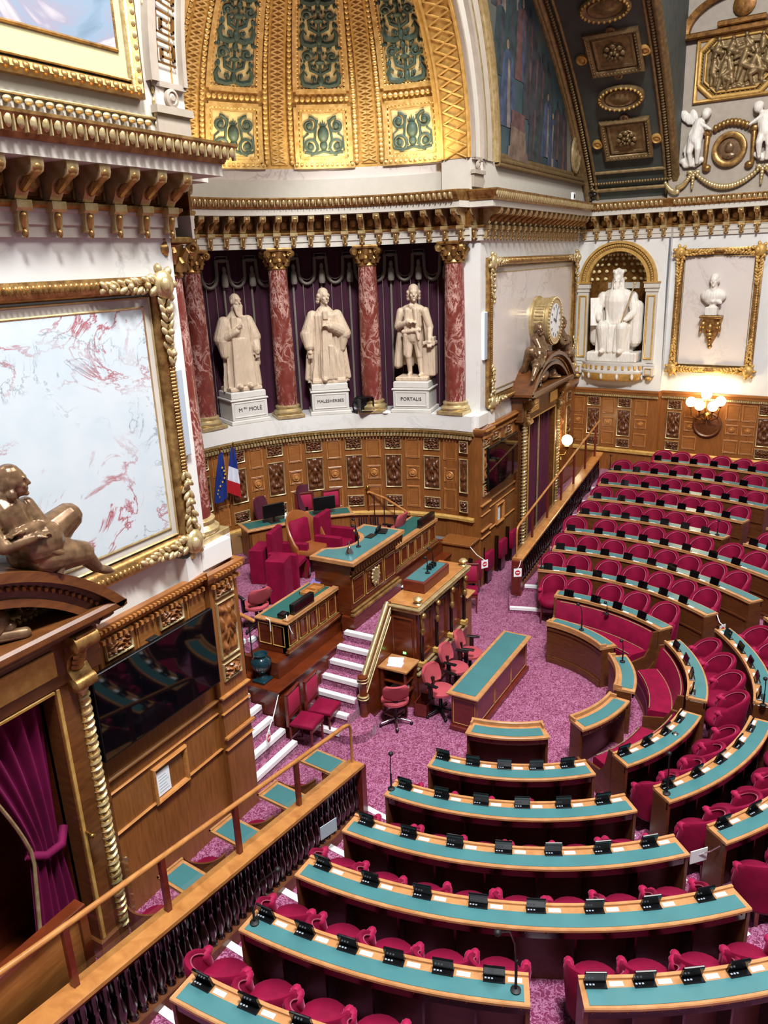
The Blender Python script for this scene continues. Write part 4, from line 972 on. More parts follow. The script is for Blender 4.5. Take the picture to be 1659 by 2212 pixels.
t = wthing('portrait_medallion', 'round dark portrait medallion in gilt ring below the octagonal relief', 'medallion', wp(MBm, 1.3, .1, 10.0))
def f(a):
    a.lathe([(.3, 0), (.3, .1), (.36, .14), (.44, .12), (.46, .05), (.46, 0)], n=28, mat=T(1.3, .1, 10.48) @ Matrix.Rotation(pi/2, 4, 'X'))
    for s_ in (-1, 1): a.cap((1.3 + s_*.6, .05, 10.85), (1.3 + s_*.62, .05, 10.1), .08, .06, 8); a.ell((1.3 + s_*.6, .02, 10.95), (.13, .08, .1), 8, 6); a.ell((1.3 + s_*.55, .03, 10.05), (.12, .08, .1), 8, 6)
    for k in range(9): a.ell((1.3 + .1*(k - 4), .03, 11.02 + .14*cos((k - 4)*.35)), (.08, .08, .1), 8, 6)
locbuild(f, 'gilt_ring', 'gold', t, MBm)
def f(a):
    a.lathe([(.3, 0), (.3, .03), (0, .05)], n=24, mat=T(1.3, .1, 10.48) @ Matrix.Rotation(pi/2, 4, 'X')); a.ell((1.3, .03, 10.52), (.12, .05, .15), 10, 8); a.ell((1.3, .05, 10.32), (.18, .04, .1), 10, 8)
locbuild(f, 'portrait', 'bronze', t, MBm)
def cherub(mir):
    t = wthing('stucco_cherub', 'white stucco winged cherub %s the round medallion' % ('on the wall-corner side of' if mir < 0 else 'on the frame-edge side of'), 'sculpture', wp(MBm, 1.3 + mir*.85, .1, 10.3), 'stucco cherubs flanking the medallion')
    def f(a):
        X = lambda q: 1.3 + mir*q
        a.ell((X(.85), -.02, 11.05), (.19, .16, .24), 12, 8); a.cap((X(.83), 0, 11.2), (X(.9), -.02, 10.8), .16, .19, 12); a.ell((X(.66), -.06, 11.42), (.12, .12, .14), 10, 8); a.ell((X(.66), -.02, 11.47), (.14, .13, .12), 10, 8)
        a.cap((X(.78), -.1, 11.2), (X(.5), -.14, 11.02), .06, .04, 8); a.cap((X(.92), -.05, 11.2), (X(1.05), -.1, 10.95), .06, .04, 8)
        a.cap((X(.85), -.03, 10.85), (X(.78), -.16, 10.55), .13, .09, 10); a.cap((X(.78), -.16, 10.55), (X(.8), -.08, 10.2), .09, .05, 10); a.cap((X(.98), -.03, 10.85), (X(1.02), -.1, 10.5), .13, .09, 10); a.cap((X(1.02), -.1, 10.5), (X(.98), -.02, 10.15), .08, .05, 10)
        for k in range(5): a.ell((X(1.0 + .07*k), .04, 11.42 - .1*k + .03*k*k), (.11, .05, .2 - .015*k), 9, 6, rot=Matrix.Rotation(mir*(.35 + .22*k), 3, 'Y'))
        for k in range(7): a.ell((X(.72 + .08*k), .03, 10.28 - .05*(k % 3)), (.11, .07, .09), 8, 6)
        for k in range(5): a.cap((X(1.05 + .02*k), .03, 10.9 - .08*k), (X(1.18 - .03*k), .03, 10.55 - .1*k), .07, .06, 7)
    o = locbuild(f, 'cherub_body', 'stone_white', t, MBm); remesh(o, .022, 2)
cherub(-1); cherub(1)
t = wthing('festoon', 'gilded leaf festoon looped beneath the round medallion', 'garland', wp(MBm, 1.3, .1, 9.4))
def f(a):
    for x0_, x1_, dip in ((-.35, .35, .35), (.45, 2.15, .42), (2.25, 3.6, .35)):
        for k in range(26):
            u = k/25; x = x0_ + (x1_ - x0_)*u; z = 9.95 - dip*4*u*(1-u) - (.2 if x0_ < 0 and u < .5 else 0)*(1 - u)
            a.ell((x, .02, z), (.055 + .03*sin(pi*u), .06, .055 + .03*sin(pi*u)), 7, 5)
    for x in (.4, 2.2):
        for k in range(5): a.ell((x, .02, 9.9 - .08*k), (.07 - .01*k, .05, .07), 7, 5)
        for s_ in (-1, 1): a.ell((x + s_*.1, .02, 9.98), (.09, .04, .06), 7, 5)
locbuild(f, 'leaf_swag', 'goldpale', t, MBm, 60)
t = wthing('security_camera', 'black security camera on the ledge in the vault corner', 'camera', (24.3, 6.5, 9.33))
mb = MB(); mb.cap((24.45, 6.5, 9.55), (24.25, 6.35, 9.52), .09, .08, 10); mb.lathe([(.06, 0), (.03, .04), (.03, .2)], (24.42, 6.5, 9.33), 10); mb.build('camera_body', 'black', t, smooth=50)
t = wthing('exit_light', 'small square white light box on the ledge below the mural', 'lamp', (22.9, 6.6, 9.33))
mb = MB(); mb.bbox(22.8, 23.0, 6.55, 6.62, 9.33, 9.53, .01); mb.build('case', 'whiteplastic', t); MB().box(22.85, 22.95, 6.545, 6.56, 9.38, 9.48).build('lens', 'black', t)

# ---- wall lamps
def globe_lamp(t, p, r): 
    MB().ell(p, r, 18, 12).build('glass_globe', 'glow', t, smooth=80); lamp('globe_light', 'POINT', (p[0], p[1], p[2]), 0, (1, .8, .5), r)
t = wthing('branched_wall_lamp', 'lit gilt wall lamp with five glowing globes on the far oak panelling', 'lamp', wp(MBm, 1.35, 0, 3.0))
GL = [(.98, -.42, 3.55), (1.25, -.5, 3.48), (1.4, -.42, 3.8), (1.62, -.5, 3.47), (1.8, -.4, 3.62)]
for g in GL:
    p = wp(MBm, *g); MB().ell(p, .15, 18, 12).build('glass_globe', 'glow', t, smooth=80)
def f(a):
    for g in GL:
        a.tube([(1.38, -.05, 3.1), (1.38 + (g[0]-1.38)*.4, -.25, 3.0), (1.38 + (g[0]-1.38)*.9, -.42, 3.12), (g[0], g[1], g[2] - .14)], .018, 8); a.lathe([(.03, -.2), (.05, -.17), (.07, -.14), (.0, -.13)], g, 12)
    a.lathe([(.14, 0), (.12, .05), (.05, .08), (0, .1)], n=16, mat=T(1.38, -.0, 3.1) @ Matrix.Rotation(pi/2, 4, 'X'))
locbuild(f, 'gilt_branches', 'brass', t, MBm)
lamp('wall_lamp_light', 'POINT', wp(MBm, 1.38, -.75, 3.75), 80, (1, .78, .48), .2)
t = wthing('oval_plaque', 'dark oval plaque on the far panelling under the branched lamp', 'plaque', wp(MBm, 1.4, 0, 2.5))
locbuild(lambda a: a.lathe([(.42, 0), (.42, .04), (.38, .07), (.34, .04), (.2, .07), (0, .09)], n=30, mat=T(1.4, .0, 2.82) @ Matrix.Rotation(pi/2, 4, 'X') , sx=1, sy=.95), 'plaque_disc', 'carve', t, MBm, 40)
t = wthing('globe_wall_lamp', 'single lit globe on a curling gilt bracket beside the far doorway', 'lamp', (23.4, WY - .1, 2.0))
MB().ell((23.3, 6.62, 2.4), .17, 18, 12).build('glass_globe', 'glow', t, smooth=80)
mb = MB(); mb.tube([(23.1, 6.93, 2.1), (23.1, 6.8, 1.95), (23.2, 6.66, 1.95), (23.3, 6.62, 2.08), (23.3, 6.62, 2.22)], .025, 8); mb.lathe([(.03, 2.1), (.06, 2.16), (.09, 2.22), (0, 2.24)], (23.3, 6.62, 0), 12); mb.tube([(23.1, 6.85, 2.0), (22.98, 6.78, 1.86), (23.08, 6.74, 1.8), (23.14, 6.76, 1.88)], .02, 6); mb.build('gilt_bracket', 'brass', t, smooth=60)
lamp('globe_light', 'POINT', (23.2, 6.3, 2.6), 14, (1, .8, .5), .15)
# lamps that light the gilded dome from behind the ledge, and the floodlight of the niche
for a in (5, 35, 65, 95, 130):
    lamp('dome_uplight', 'AREA', (NX + 4.0*cos(radians(a)), NY + 4.0*sin(radians(a)), 9.98), 28, (1, .8, .52), .9, (NX + 4.25*cos(radians(a)), NY + 4.25*sin(radians(a)), 12.0), .2)
lamp('niche_spot', 'SPOT', wp(MA, NXc - .9, -2.2, 9.0), 700, (1, .88, .7), .12, wp(MA, NXc, 0, 5.9), None, radians(32), .6)

# ================================================================== APSE: COLUMNS, DRAPERY, STATUES
def marble_column(deg, label, rc=4.73):
    a = radians(deg); t = thing('marble_column', label, 'column', (NX + rc*cos(a), NY + rc*sin(a), 4.36), a - pi/2, 'red marble columns of the apse', 'thing')
    mb = MB(); mb.bbox(-.34, .34, -.34, .34, 0, .09, .01); mb.lathe([(.33, .09), (.35, .12), (.35, .16), (.31, .19), (.28, .22), (.3, .25), (.3, .28), (.26, .31)], n=24)
    mb.build('column_base', 'goldpale', t, smooth=40)
    MB().lathe([(.245, .31), (.25, .5), (.25, 1.4), (.235, 2.6), (.215, 3.45)], n=28).build('shaft', 'pink', t, smooth=40)
    mb = MB(); mb.lathe([(.225, 3.45), (.24, 3.48), (.225, 3.51), (.22, 3.55), (.23, 3.7), (.28, 3.84)], n=20)
    for k in range(8):
        q = k*pi/4
        for (r0, z0_, r1, z1, w) in ((.23, 3.53, .3, 3.66, .06), (.25, 3.62, .33, 3.78, .055)):
            qq = q + (pi/8 if z0_ > 3.6 else 0)
            mb.tube([(r0*cos(qq), r0*sin(qq), z0_), (r0*1.08*cos(qq), r0*1.08*sin(qq), (z0_+z1)/2), (r1*cos(qq), r1*sin(qq), z1), (r1*1.06*cos(qq), r1*1.06*sin(qq), z1 - .04)], [w, w, w*.7, w*.4], 6)
    for sx in (-1, 1):
        for sy in (-1, 1):
            m = T(sx*.27, sy*.27, 3.79, atan2(sy, sx)) @ Matrix.Rotation(pi/2, 4, 'X'); mb.lathe([(.085, -.04), (.085, .04), (.05, .05), (.03, .03), (0, .06)], n=12, mat=m); mb.lathe([(.05, -.05), (0, -.06)], n=10, mat=m)
    mb.bbox(-.3, .3, -.3, .3, 3.85, 3.93, .015)
    mb.build('capital', 'gold', t, smooth=45); return t
for k, l in ((0, 'streaked red marble column with gilt capital nearest the wall of the far framed panel'), (1, 'red marble column between the statue in breeches and the middle robed statue'), (2, 'red marble column between the middle robed statue and the bearded statue'),
             (3, 'red marble column on the flag side of the bearded statue'), (7, 'sunlit red marble half column at the edge of the bright near wall')):
    marble_column(-1.5 + 25.7*k if k < 7 else 184.6, l, 4.73 if k < 7 else 4.745)
mb = MB(); mb.bbox(7.15, 7.74, WY - .12, 7.45, 4.05, 4.37, .02); structure(mb.build('trim_10', 'white'))
mb = MB(); mb.bbox(16.76, 17.35, WY - .12, 7.45, 4.05, 4.37, .02); structure(mb.build('trim_10', 'white'))
def dr_p(deg, z, r=5.36): a = radians(deg); return (NX + r*cos(a), NY + r*sin(a), z)
bays = {1: 11.35, 2: 37.05, 3: 62.75, 4: 88.4}
nm_ = {1: 'the statue in breeches', 2: 'the middle robed statue', 3: 'the bearded statue', 4: ''}
for k, bc in bays.items():
    if k == 4: continue
    t = wthing('drapery_pelmet', 'scalloped grey braid pelmet with tassels behind %s' % nm_[k], 'drapery', dr_p(bc, 7.4), 'braided pelmets of the apse')
    pts = []
    for j in range(-2, 2):
        c0 = bc + 7.4*j
        pts += [(c0 + .5, 8.05), (c0 + 1.5, 8.05), (c0 + 1.55, 7.85)]
        pts += [(c0 + 3.7 - 2.1*cos(pi*i/10), 7.72 - .27*sin(pi*i/10)) for i in range(11)] + [(c0 + 5.85, 7.85), (c0 + 5.9, 8.05), (c0 + 6.9, 8.05)]
    pts = [p for p in pts if abs(p[0] - bc) < 11.8]
    mb = MB(); mb.tube([dr_p(d, z) for d, z in pts], .045, 6); mb.tube([dr_p(d, z + .1, 5.38) for d, z in pts], .012, 5); mb.build('braid', 'braid', t, smooth=60)
    for j in (-1, 0, 1):
        c0 = bc + 7.4*j - .2
        mb = MB(); p = dr_p(c0, 7.62, 5.3); mb.lathe([(.02, .3), (.045, .26), (.05, .2), (.035, .17), (.07, .1), (.085, -.1), (.07, -.16), (0, -.17)], p, 12); mb.build('tassel', 'braid', t, smooth=50)
    mb = MB()
    for j in (-1, 0, 1):
        mb.tube([dr_p(bc + 7.4*j, 4.4), dr_p(bc + 7.4*j, 7.6)], .028, 6)
        for e in (2.2, 4.8): mb.tube([dr_p(bc + 7.4*j + e, 4.4), dr_p(bc + 7.4*j + e, 7.6)], .009, 5)
    mb.build('vertical_braid', 'braid', t)
# ---- statues
def text_part(body, size, parent, loc, rot, mat, name='inscription', extrude=.004, align='CENTER', sx=1.0):
    cu = bpy.data.curves.new(name, 'FONT'); cu.body = body; cu.size = size; cu.extrude = extrude; cu.align_x = align; cu.align_y = 'CENTER'; cu.materials.append(M[mat]); cu.resolution_u = 3
    o = bpy.data.objects.new(name, cu); COL.objects.link(o)
    o.location = loc; o.rotation_euler = rot; o.scale = (sx, 1, 1)
    bpy.context.view_layer.update(); me = bpy.data.meshes.new_from_object(o.evaluated_get(bpy.context.evaluated_depsgraph_get())); q = bpy.data.objects.new(name, me); COL.objects.link(q); q.location = loc; q.rotation_euler = rot; q.scale = (sx, 1, 1); bpy.data.objects.remove(o); o = q
    if parent: o.parent = parent
    return o
def robe(a, prof, fold=.03, nf=11, ph=0, sy=.72, nz=34, tw=.0):
    H = prof[-1][0]
    def R(z):
        for (z0, r0), (z1, r1) in zip(prof, prof[1:]):
            if z <= z1: u = (z - z0)/(z1 - z0); u = u*u*(3 - 2*u); return r0 + (r1 - r0)*u
        return prof[-1][1]
    def fn(u, v):
        z = H*v; q = 2*pi*u; r = R(z); am = fold*max(0, 1.15 - z/(H*.85))
        r += am*(sin(nf*q + ph + 1.5*sin(3*z)) + .5*sin(2.3*nf*q + 2*z + ph))
        return (r*cos(q), r*sy*sin(q), z)
    a.grid(fn, 110, nz, wrap=True)
    for z in (0, H):                       # close ends
        n = len(a.v); V = [fn(i/110, 0 if z == 0 else 1) for i in range(110)]; a.add(V, [tuple(range(109, -1, -1)) if z == 0 else tuple(range(110))])
def pedestal(t):
    mb = MB(); mb.bbox(-.5, .5, -.42, .42, 0, .1, .02); mb.bbox(-.45, .45, -.38, .38, .1, .58, .015); mb.bbox(-.48, .48, -.41, .41, .55, .6, .015); mb.bbox(-.44, .44, -.37, .37, .6, .76, .02)
    mb.frame(-.4, .4, .16, .52, .03, .015, -.38); mb.build('pedestal', 'pedestal', t, smooth=30)
def hands(a, p, d, s=1.0, curl=.5):
    p = Vector(p); d = Vector(d).normalized(); sd = d.cross(Vector((0, 0, 1)));
    if sd.length < .1: sd = Vector((1, 0, 0))
    sd.normalize(); up = sd.cross(d)
    a.ell(p + d*.05*s, (.055*s, .06*s, .04*s), 10, 7)
    for k in range(4):
        b = p + d*.09*s + sd*(k - 1.5)*.026*s; m = b + d*.05*s - up*.01*s; e = m + d*.035*s*(1 - curl) - up*.04*s*curl
        a.cap(b, m, .016*s, .014*s, 6); a.cap(m, e, .014*s, .011*s, 6)
    b = p + sd*.05*s + d*.03*s; a.cap(b, b + d*.05*s + sd*.025*s - up*.02*s, .017*s, .013*s, 6)
def statue(deg, r, label, insc, fn, pale=False):
    a_ = radians(deg); t = thing('statue', label, 'statue', (NX + r*cos(a_), NY + r*sin(a_), 4.36), a_ - pi/2, 'marble statues of the apse')
    pedestal(t)
    a = MB(); fn(a); a.v = [(x, y, z + .76) for x, y, z in a.v]; o = a.build('figure', 'stone', t, smooth=60); remesh(o, .0125, 1)
    for (txt, size, x, z) in insc: text_part(txt, size, t, (x, -.384, z), (pi/2, 0, 0), 'ink')
    return t
def mole(a):
    a.bbox(-.4, .4, -.3, .3, 0, .1, .02)
    robe(a, [(0, .4), (.15, .39), (.7, .36), (1.1, .37), (1.45, .39), (1.62, .33), (1.75, .16), (1.82, .1)], .05, 12, .4, .66)
    for s_ in (-1, 1):                    # wide fur-edged gown fronts
        for k in range(3): a.cap((s_*(.1 + .03*k), -.2, 1.68), (s_*(.14 + .05*k), -.27, .12), .045, .05, 8)
        a.cap((s_*.3, .0, 1.58), (s_*.42, -.02, 1.2), .14, .17, 12)
    a.cap((-.42, -.02, 1.2), (-.12, -.3, 1.38), .13, .08, 12); a.cap((-.4, -.05, 1.15), (-.38, -.08, .85), .15, .1, 10)
    hands(a, (-.1, -.31, 1.42), (.35, -.1, .6), 1.15); a.cap((-.12, -.3, 1.4), (-.08, -.31, 1.46), .055, .045, 8)
    a.cap((.42, -.02, 1.2), (.4, -.16, .92), .14, .1, 12); hands(a, (.4, -.17, .9), (0, -.15, -1), 1.15); a.cap((.4, -.0, 1.1), (.42, .02, .6), .1, .13, 10)
    for k in range(6): a.cap((-.1 + .045*k, -.25, 1.2), (-.13 + .055*k, -.27, .15), .025, .035, 6)
    a.cap((.38, .0, .85), (.4, .0, .1), .1, .13, 10); a.ell((.1, -.32, .12), (.07, .14, .06), 8, 6); a.ell((-.16, -.32, .12), (.07, .14, .06), 8, 6)
    a.cap((0, .02, 1.75), (0, .0, 1.9), .1, .09, 10); head(a, (.01, -.04, 2.03), 1.5, None, 1, 0, .35); a.ell((.0, .02, 2.1), (.1, .11, .09), 10, 7)
    for k in range(5): a.cap((-.05 + .04*k, -.14, 1.93), (-.03 + .03*k, -.19, 1.68 + .03*abs(k - 2)), .04, .02, 7)
def malesherbes(a):
    a.bbox(-.4, .4, -.3, .3, 0, .1, .02)
    robe(a, [(0, .46), (.12, .42), (.6, .36), (1.05, .29), (1.4, .33), (1.62, .34), (1.74, .18), (1.82, .1)], .055, 10, 1.2, .66)
    for s_ in (-1, 1):
        a.cap((s_*.3, .0, 1.6), (s_*.44, -.02, 1.15), .13, .18, 12)
        for k in range(3): a.cap((s_*(.2 + .08*k), -.12 + .05*k, 1.5), (s_*(.28 + .12*k), -.1 + .05*k, .1), .05, .06, 8)
    a.cap((-.44, -.02, 1.15), (-.42, -.12, .9), .19, .13, 12); a.cap((-.42, -.12, .95), (-.4, -.16, .82), .06, .05, 8); hands(a, (-.4, -.17, .8), (-.1, -.3, -.9), 1.2, .3)
    a.cap((.44, -.02, 1.18), (.1, -.3, 1.36), .16, .1, 12); hands(a, (.08, -.31, 1.37), (-.8, -.1, .1), 1.15, .6); a.cap((.42, -.02, 1.15), (.38, -.06, .8), .17, .08, 12)
    for k in range(6): a.cap((-.06 + .03*k, -.22, 1.5), (-.12 + .06*k, -.3, .12), .028, .04, 6)
    a.box(.04, .16, -.33, -.26, .2, .9); a.ell((-.1, -.34, .1), (.07, .14, .06), 8, 6)
    a.box(-.06, .06, -.28, -.2, 1.52, 1.72)
    a.cap((0, .02, 1.75), (0, 0, 1.9), .1, .09, 10); head(a, (.0, -.03, 2.03), 1.5, None, 0, 1, .45, 0, 1)
def portalis(a):
    a.bbox(-.4, .4, -.3, .3, 0, .1, .02)
    for (hx, kx, fx, fy) in ((-.1, -.12, -.1, -.02), (.1, .16, .2, -.1)):
        a.cap((hx, -.03, 1.0), (kx, -.09, .56), .12, .085, 12); a.cap((kx, -.08, .56), (fx, fy, .16), .08, .055, 12); a.ell((kx, -.05, .42), (.07, .075, .13), 8, 6); a.ell((fx, fy - .08, .13), (.055, .13, .05), 8, 6)
    a.cap((0, 0, .98), (0, -.01, 1.25), .19, .2, 14); a.cap((0, 0, 1.25), (0, .0, 1.55), .22, .21, 14); a.ell((0, .01, 1.6), (.3, .16, .13), 14, 8)
    for s_ in (-1, 1): a.cap((s_*.1, -.2, 1.6), (s_*.16, -.19, 1.0), .06, .04, 8); a.cap((s_*.16, -.18, 1.05), (s_*.2, -.1, .6), .06, .05, 8)
    a.cap((-.2, -.2, 1.12), (.2, -.2, 1.16), .05, .05, 8); a.cap((.14, -.2, 1.14), (.18, -.22, .95), .05, .03, 8)
    # cloak behind, from shoulders to mid calf
    for k in range(11):
        q = radians(-20 + 22*k); a.cap((.3*cos(q), .06 + .12*sin(q), 1.58), (.46*cos(q), .1 + .24*sin(q), .34 + .06*(k % 2)), .07, .095, 8)
    a.cap((-.3, -.02, 1.55), (-.38, -.06, 1.22), .1, .085, 10); a.cap((-.38, -.06, 1.22), (-.05, -.26, 1.34), .085, .06, 10); hands(a, (-.04, -.27, 1.34), (.9, -.05, .05), 1.1, .6)
    a.cap((.3, -.02, 1.55), (.42, -.02, 1.2), .1, .085, 10); a.cap((.42, -.02, 1.2), (.44, -.18, .95), .08, .06, 10); hands(a, (.44, -.2, .93), (.1, -.5, -.7), 1.1, .4)
    a.bbox(.26, .56, -.16, .12, .1, .82, .03); a.bbox(.28, .58, -.24, .06, .82, .9, .01); a.bbox(.5, .56, -.26, .0, .8, 1.0, .01)
    a.cap((0, .02, 1.65), (.02, -.02, 1.8), .09, .085, 10); head(a, (.04, -.06, 1.95), 1.5, None, 0, 1, .3, 0, 1)
    a.ell((0, -.16, 1.68), (.08, .06, .07), 8, 6)
    a.v = [(x, y, .1 + (z - .1)*1.045) for x, y, z in a.v]
statue(62.75, 4.86, 'pale marble statue of bearded man in long gown stroking his chin', [('M', .13, -.24, .34), ('IEU', .06, -.12, .38), ('MOLÉ', .13, .14, .34)], mole)
statue(37.05, 4.86, 'pale marble statue of beardless man in wide robe, middle of three statues', [('MALESHERBES', .105, 0, .34)], malesherbes)
statue(11.6, 4.86, 'pale marble statue of man in breeches and long cloak', [('PORTALIS', .12, 0, .34)], portalis)
t = wthing('spotlight', 'black barn-door spotlight on the ledge beside the pedestal of the middle statue', 'spotlight', dr_p(27.6, 4.36, 4.62))
mb = MB(); p = Vector(dr_p(27.6, 4.36, 4.62)); m = Matrix.Translation(p) @ Matrix.Rotation(radians(27.6) - pi/2 + .5, 4, 'Z')
mb.box(-.2, .2, -.12, .12, 0, .04, 0, m); mb.lathe([(.16, -.12), (.18, 0), (.18, .16), (.14, .2)], n=16, mat=m @ T(0, 0, .24) @ Matrix.Rotation(pi/2, 4, 'X'))
for a_ in range(4): mb.box(-.15, .15, -.36, -.16, -.01, .01, 0, m @ T(0, 0, .24) @ Matrix.Rotation(a_*pi/2, 4, 'Y') @ T(0, 0, .17))
mb.tube([(-.2, 0, .03), (-.24, 0, .2), (-.2, 0, .3)], .02, 6, 0, m); mb.tube([(.2, 0, .03), (.24, 0, .2), (.2, 0, .3)], .02, 6, 0, m)
mb.build('lamp_housing', 'black', t, smooth=40)
t = wthing('uplight_disc', 'small white disc light on the ledge beside the pedestal of the statue in breeches', 'light', dr_p(19.8, 4.36, 4.5))
MB().lathe([(.12, 0), (.12, .03), (.09, .05), (0, .05)], dr_p(19.8, 4.36, 4.5), 16).build('housing', 'whiteplastic', t, smooth=40)

# ================================================================== FLAGS ON THE APSE PANELLING
def flag(deg, z, label, kind):
    a_ = radians(deg); t = thing('flag', label, 'flag', (NX + 4.38*cos(a_), NY + 4.38*sin(a_), z), a_ - pi/2)
    mb = MB(); mb.tube([(0, .13, -.15), (0, -.02, .3), (0, -.28, 1.42)], .014, 8); mb.ell((0, -.285, 1.45), (.025, .025, .05), 8, 6); mb.build('flagpole', 'brass', t, smooth=60)
    def fl(u0, u1, mi, nm, mat):
        def g(u, v):
            uu = u0 + (u1 - u0)*u; w = .05 + .12*(1 - (1 - v)**1.5)
            return ((uu - .5)*2*w + .03, -.27 + .2*v + .045*sin(uu*17)*min(1, v*2), 1.36 - (1.25 - .12*abs(uu - .4))*v)
        MB().grid(g, 12, 22).build(nm, mat, t, smooth=80)
    if kind == 'eu':
        fl(0, 1, 0, 'flag_cloth', 'blueflag'); mb = MB()
        for k in range(9): mb.prism([((.03 if i % 2 == 0 else .013)*cos(i*pi/5 + pi/2), (.03 if i % 2 == 0 else .013)*sin(i*pi/5 + pi/2)) for i in range(10)], 0, .006, 0, T(.03 + .09*sin(k*.7), -.24 + .02*k - .03, 1.0 - .09*k) @ Matrix.Rotation(pi/2, 4, 'X'))
        mb.build('gold_stars', 'yellow', t)
    else:
        def band_(v0, v1, nm, mat):
            def g(u, v):
                vv = v0 + (v1 - v0)*v; w = .05 + .14*(1 - (1 - vv)**1.5)
                return ((u - .5)*2*w + .05*vv, -.27 + .2*vv + .045*sin(u*15)*min(1, vv*2), 1.36 - 1.2*vv - .25*(u - .5)*(.3 + vv*.6))
            MB().grid(g, 12, 10).build(nm, mat, t, smooth=80)
        band_(0, .42, 'blue_band', 'blueflag'); band_(.42, .72, 'white_band', 'whiteflag'); band_(.72, 1, 'red_band', 'redflag')
    return t
flag(77.8, 2.55, 'drooping blue flag with yellow stars on the curved panelling', 'eu')
flag(72.6, 2.6, 'drooping blue white and red flag on the curved panelling', 'fr')

# ================================================================== DOORWAYS, SCREENS
def portal(cx, name, mir, lab):
    s = -1 if mir else 1
    t = thing(name, None, None, kind='structure'); t['_base'] = (0, 0, 0)
    mb = MB()
    for q in (-1, 1):
        x = cx + q*1.32; mb.bbox(x - .17, x + .17, WY - .28, WY, 0, 3.75, .02); mb.bbox(x - .2, x + .2, WY - .32, WY, 0, .3, .02)
        mb.bbox(cx + q*1.62 - .1, cx + q*1.62 + .1, WY - .16, WY, 0, 3.75, .02)
    mb.bbox(cx - 1.8, cx + 1.8, WY - .3, WY, 3.7, 4.32, .02)
    mb.bbox(cx - 2.0, cx + 2.0, WY - .62, WY, 4.4, 4.52, .03); mb.bbox(cx - 1.9, cx + 1.9, WY - .5, WY, 4.3, 4.4, .03)
    structure(mb.build('door_surround', 'portal', t, smooth=30))
    mb = MB(); mb.box(cx - 1.5, cx + 1.5, WY + 1.0, WY + 1.05, 0, 3.9); mb.box(cx - 1.2, cx - 1.15, WY - .05, WY + 1.0, 0, 3.9); mb.box(cx + 1.15, cx + 1.2, WY - .05, WY + 1.0, 0, 3.9); mb.box(cx - 1.2, cx + 1.2, WY - .05, WY + 1.0, 3.85, 3.9); mb.box(cx - 1.2, cx + 1.2, WY, WY + 1.0, -.02, .0); structure(mb.build('doorway_passage', 'mahogany', t))
    mb = MB()
    for q in (-1, 1):
        for w in (1.19, 1.45): mb.bbox(cx + q*w - .02, cx + q*w + .02, WY - .3, WY - .26, .3, 3.7, .008)
        for k in range(85): mb.ell((cx + q*1.45, WY - .3, .35 + .04*k), (.016, .016, .018), 5, 4)
    for k in range(44): mb.ell((cx - 1.7 + .08*k, WY - .31, 4.26), (.03, .025, .03), 6, 4)
    mb.bbox(cx - 1.15, cx + 1.15, WY - .3, WY - .26, 3.66, 3.7, .008); mb.bbox(cx - 1.2, cx - .5, WY - .33, WY - .3, 3.86, 4.16, .01); mb.bbox(cx + .5, cx + 1.2, WY - .33, WY - .3, 3.86, 4.16, .01)
    structure(mb.build('gilt_beading', 'goldflat', t, smooth=40))
    mb = MB()                              # spiral colonettes
    for q in (-1, 1):
        x = cx + q*1.5
        mb.lathe([(.055, .2), (.055, 3.6)], (x, WY - .27, 0), 12)
        mb.tube([(x + .06*cos(k*.55), WY - .27 + .06*sin(k*.55), .2 + .0082*k) for k in range(415)], .022, 5)
    structure(mb.build('twisted_colonette', 'goldpale', t, smooth=50))
    mb = MB()                              # scroll consoles
    for q in (-1, 1):
        x = cx + q*1.46
        poly = [(.1, 3.62), (.3, 3.6), (.36, 3.68), (.32, 3.78), (.26, 3.86), (.3, 4.0), (.42, 4.1), (.5, 4.2), (.5, 4.3), (.1, 4.3)]
        for w0, w1 in ((x - .13, x + .13),):
            V = [(w0, WY - o - .05, z) for o, z in poly] + [(w1, WY - o - .05, z) for o, z in poly]; n = len(poly)
            mb.add(V, [tuple(range(n)), tuple(range(2*n-1, n-1, -1))] + [(i, n+i, n+(i+1) % n, (i+1) % n) for i in range(n)])
        RYm = T(x, WY - .48, 4.2) @ Matrix.Rotation(pi/2, 4, 'Y'); mb.lathe([(0, -.17), (.05, -.16), (.1, -.15), (.1, .15), (.05, .16), (0, .17)], n=14, mat=RYm)
        mb.lathe([(0, -.15), (.06, -.14), (.08, -.13), (.08, .13), (.06, .14), (0, .15)], n=14, mat=T(x, WY - .38, 3.68) @ Matrix.Rotation(pi/2, 4, 'Y'))
        for k in range(5): mb.ell((x, WY - .42 + .03*k, 4.08 - .07*k), (.09, .05, .06), 8, 5)
    structure(mb.build('scroll_console', 'gold', t, smooth=40))
    mb = MB(); n = 30                      # segmental pediment
    def pa(r, y0, y1, b0, b1):
        V = []; F = []; zc = 2.72
        for i in range(n + 1):
            a = b0 + (b1 - b0)*i/n
            for rr, yy in ((r[0], y0), (r[0], y1), (r[1], y1), (r[1], y0)): V.append((cx + rr*cos(a), yy, zc + rr*sin(a)))
        for i in range(n):
            for k in range(4): F.append((4*i+k, 4*i+(k+1) % 4, 4*i+4+(k+1) % 4, 4*i+4+k))
        F += [(0, 1, 2, 3), (4*n+3, 4*n+2, 4*n+1, 4*n)]
        mb.add(V, F)
    h0 = asin(1.8/2.66); pa((2.3, 2.6), WY, WY - .5, .75, pi - .75); pa((2.56, 2.66), WY, WY - .62, .72, pi - .72); pa((2.3, 2.38), WY, WY - .54, .78, pi - .78)
    structure(mb.build('segmental_pediment', 'portal', t, smooth=30))
    mb = MB()
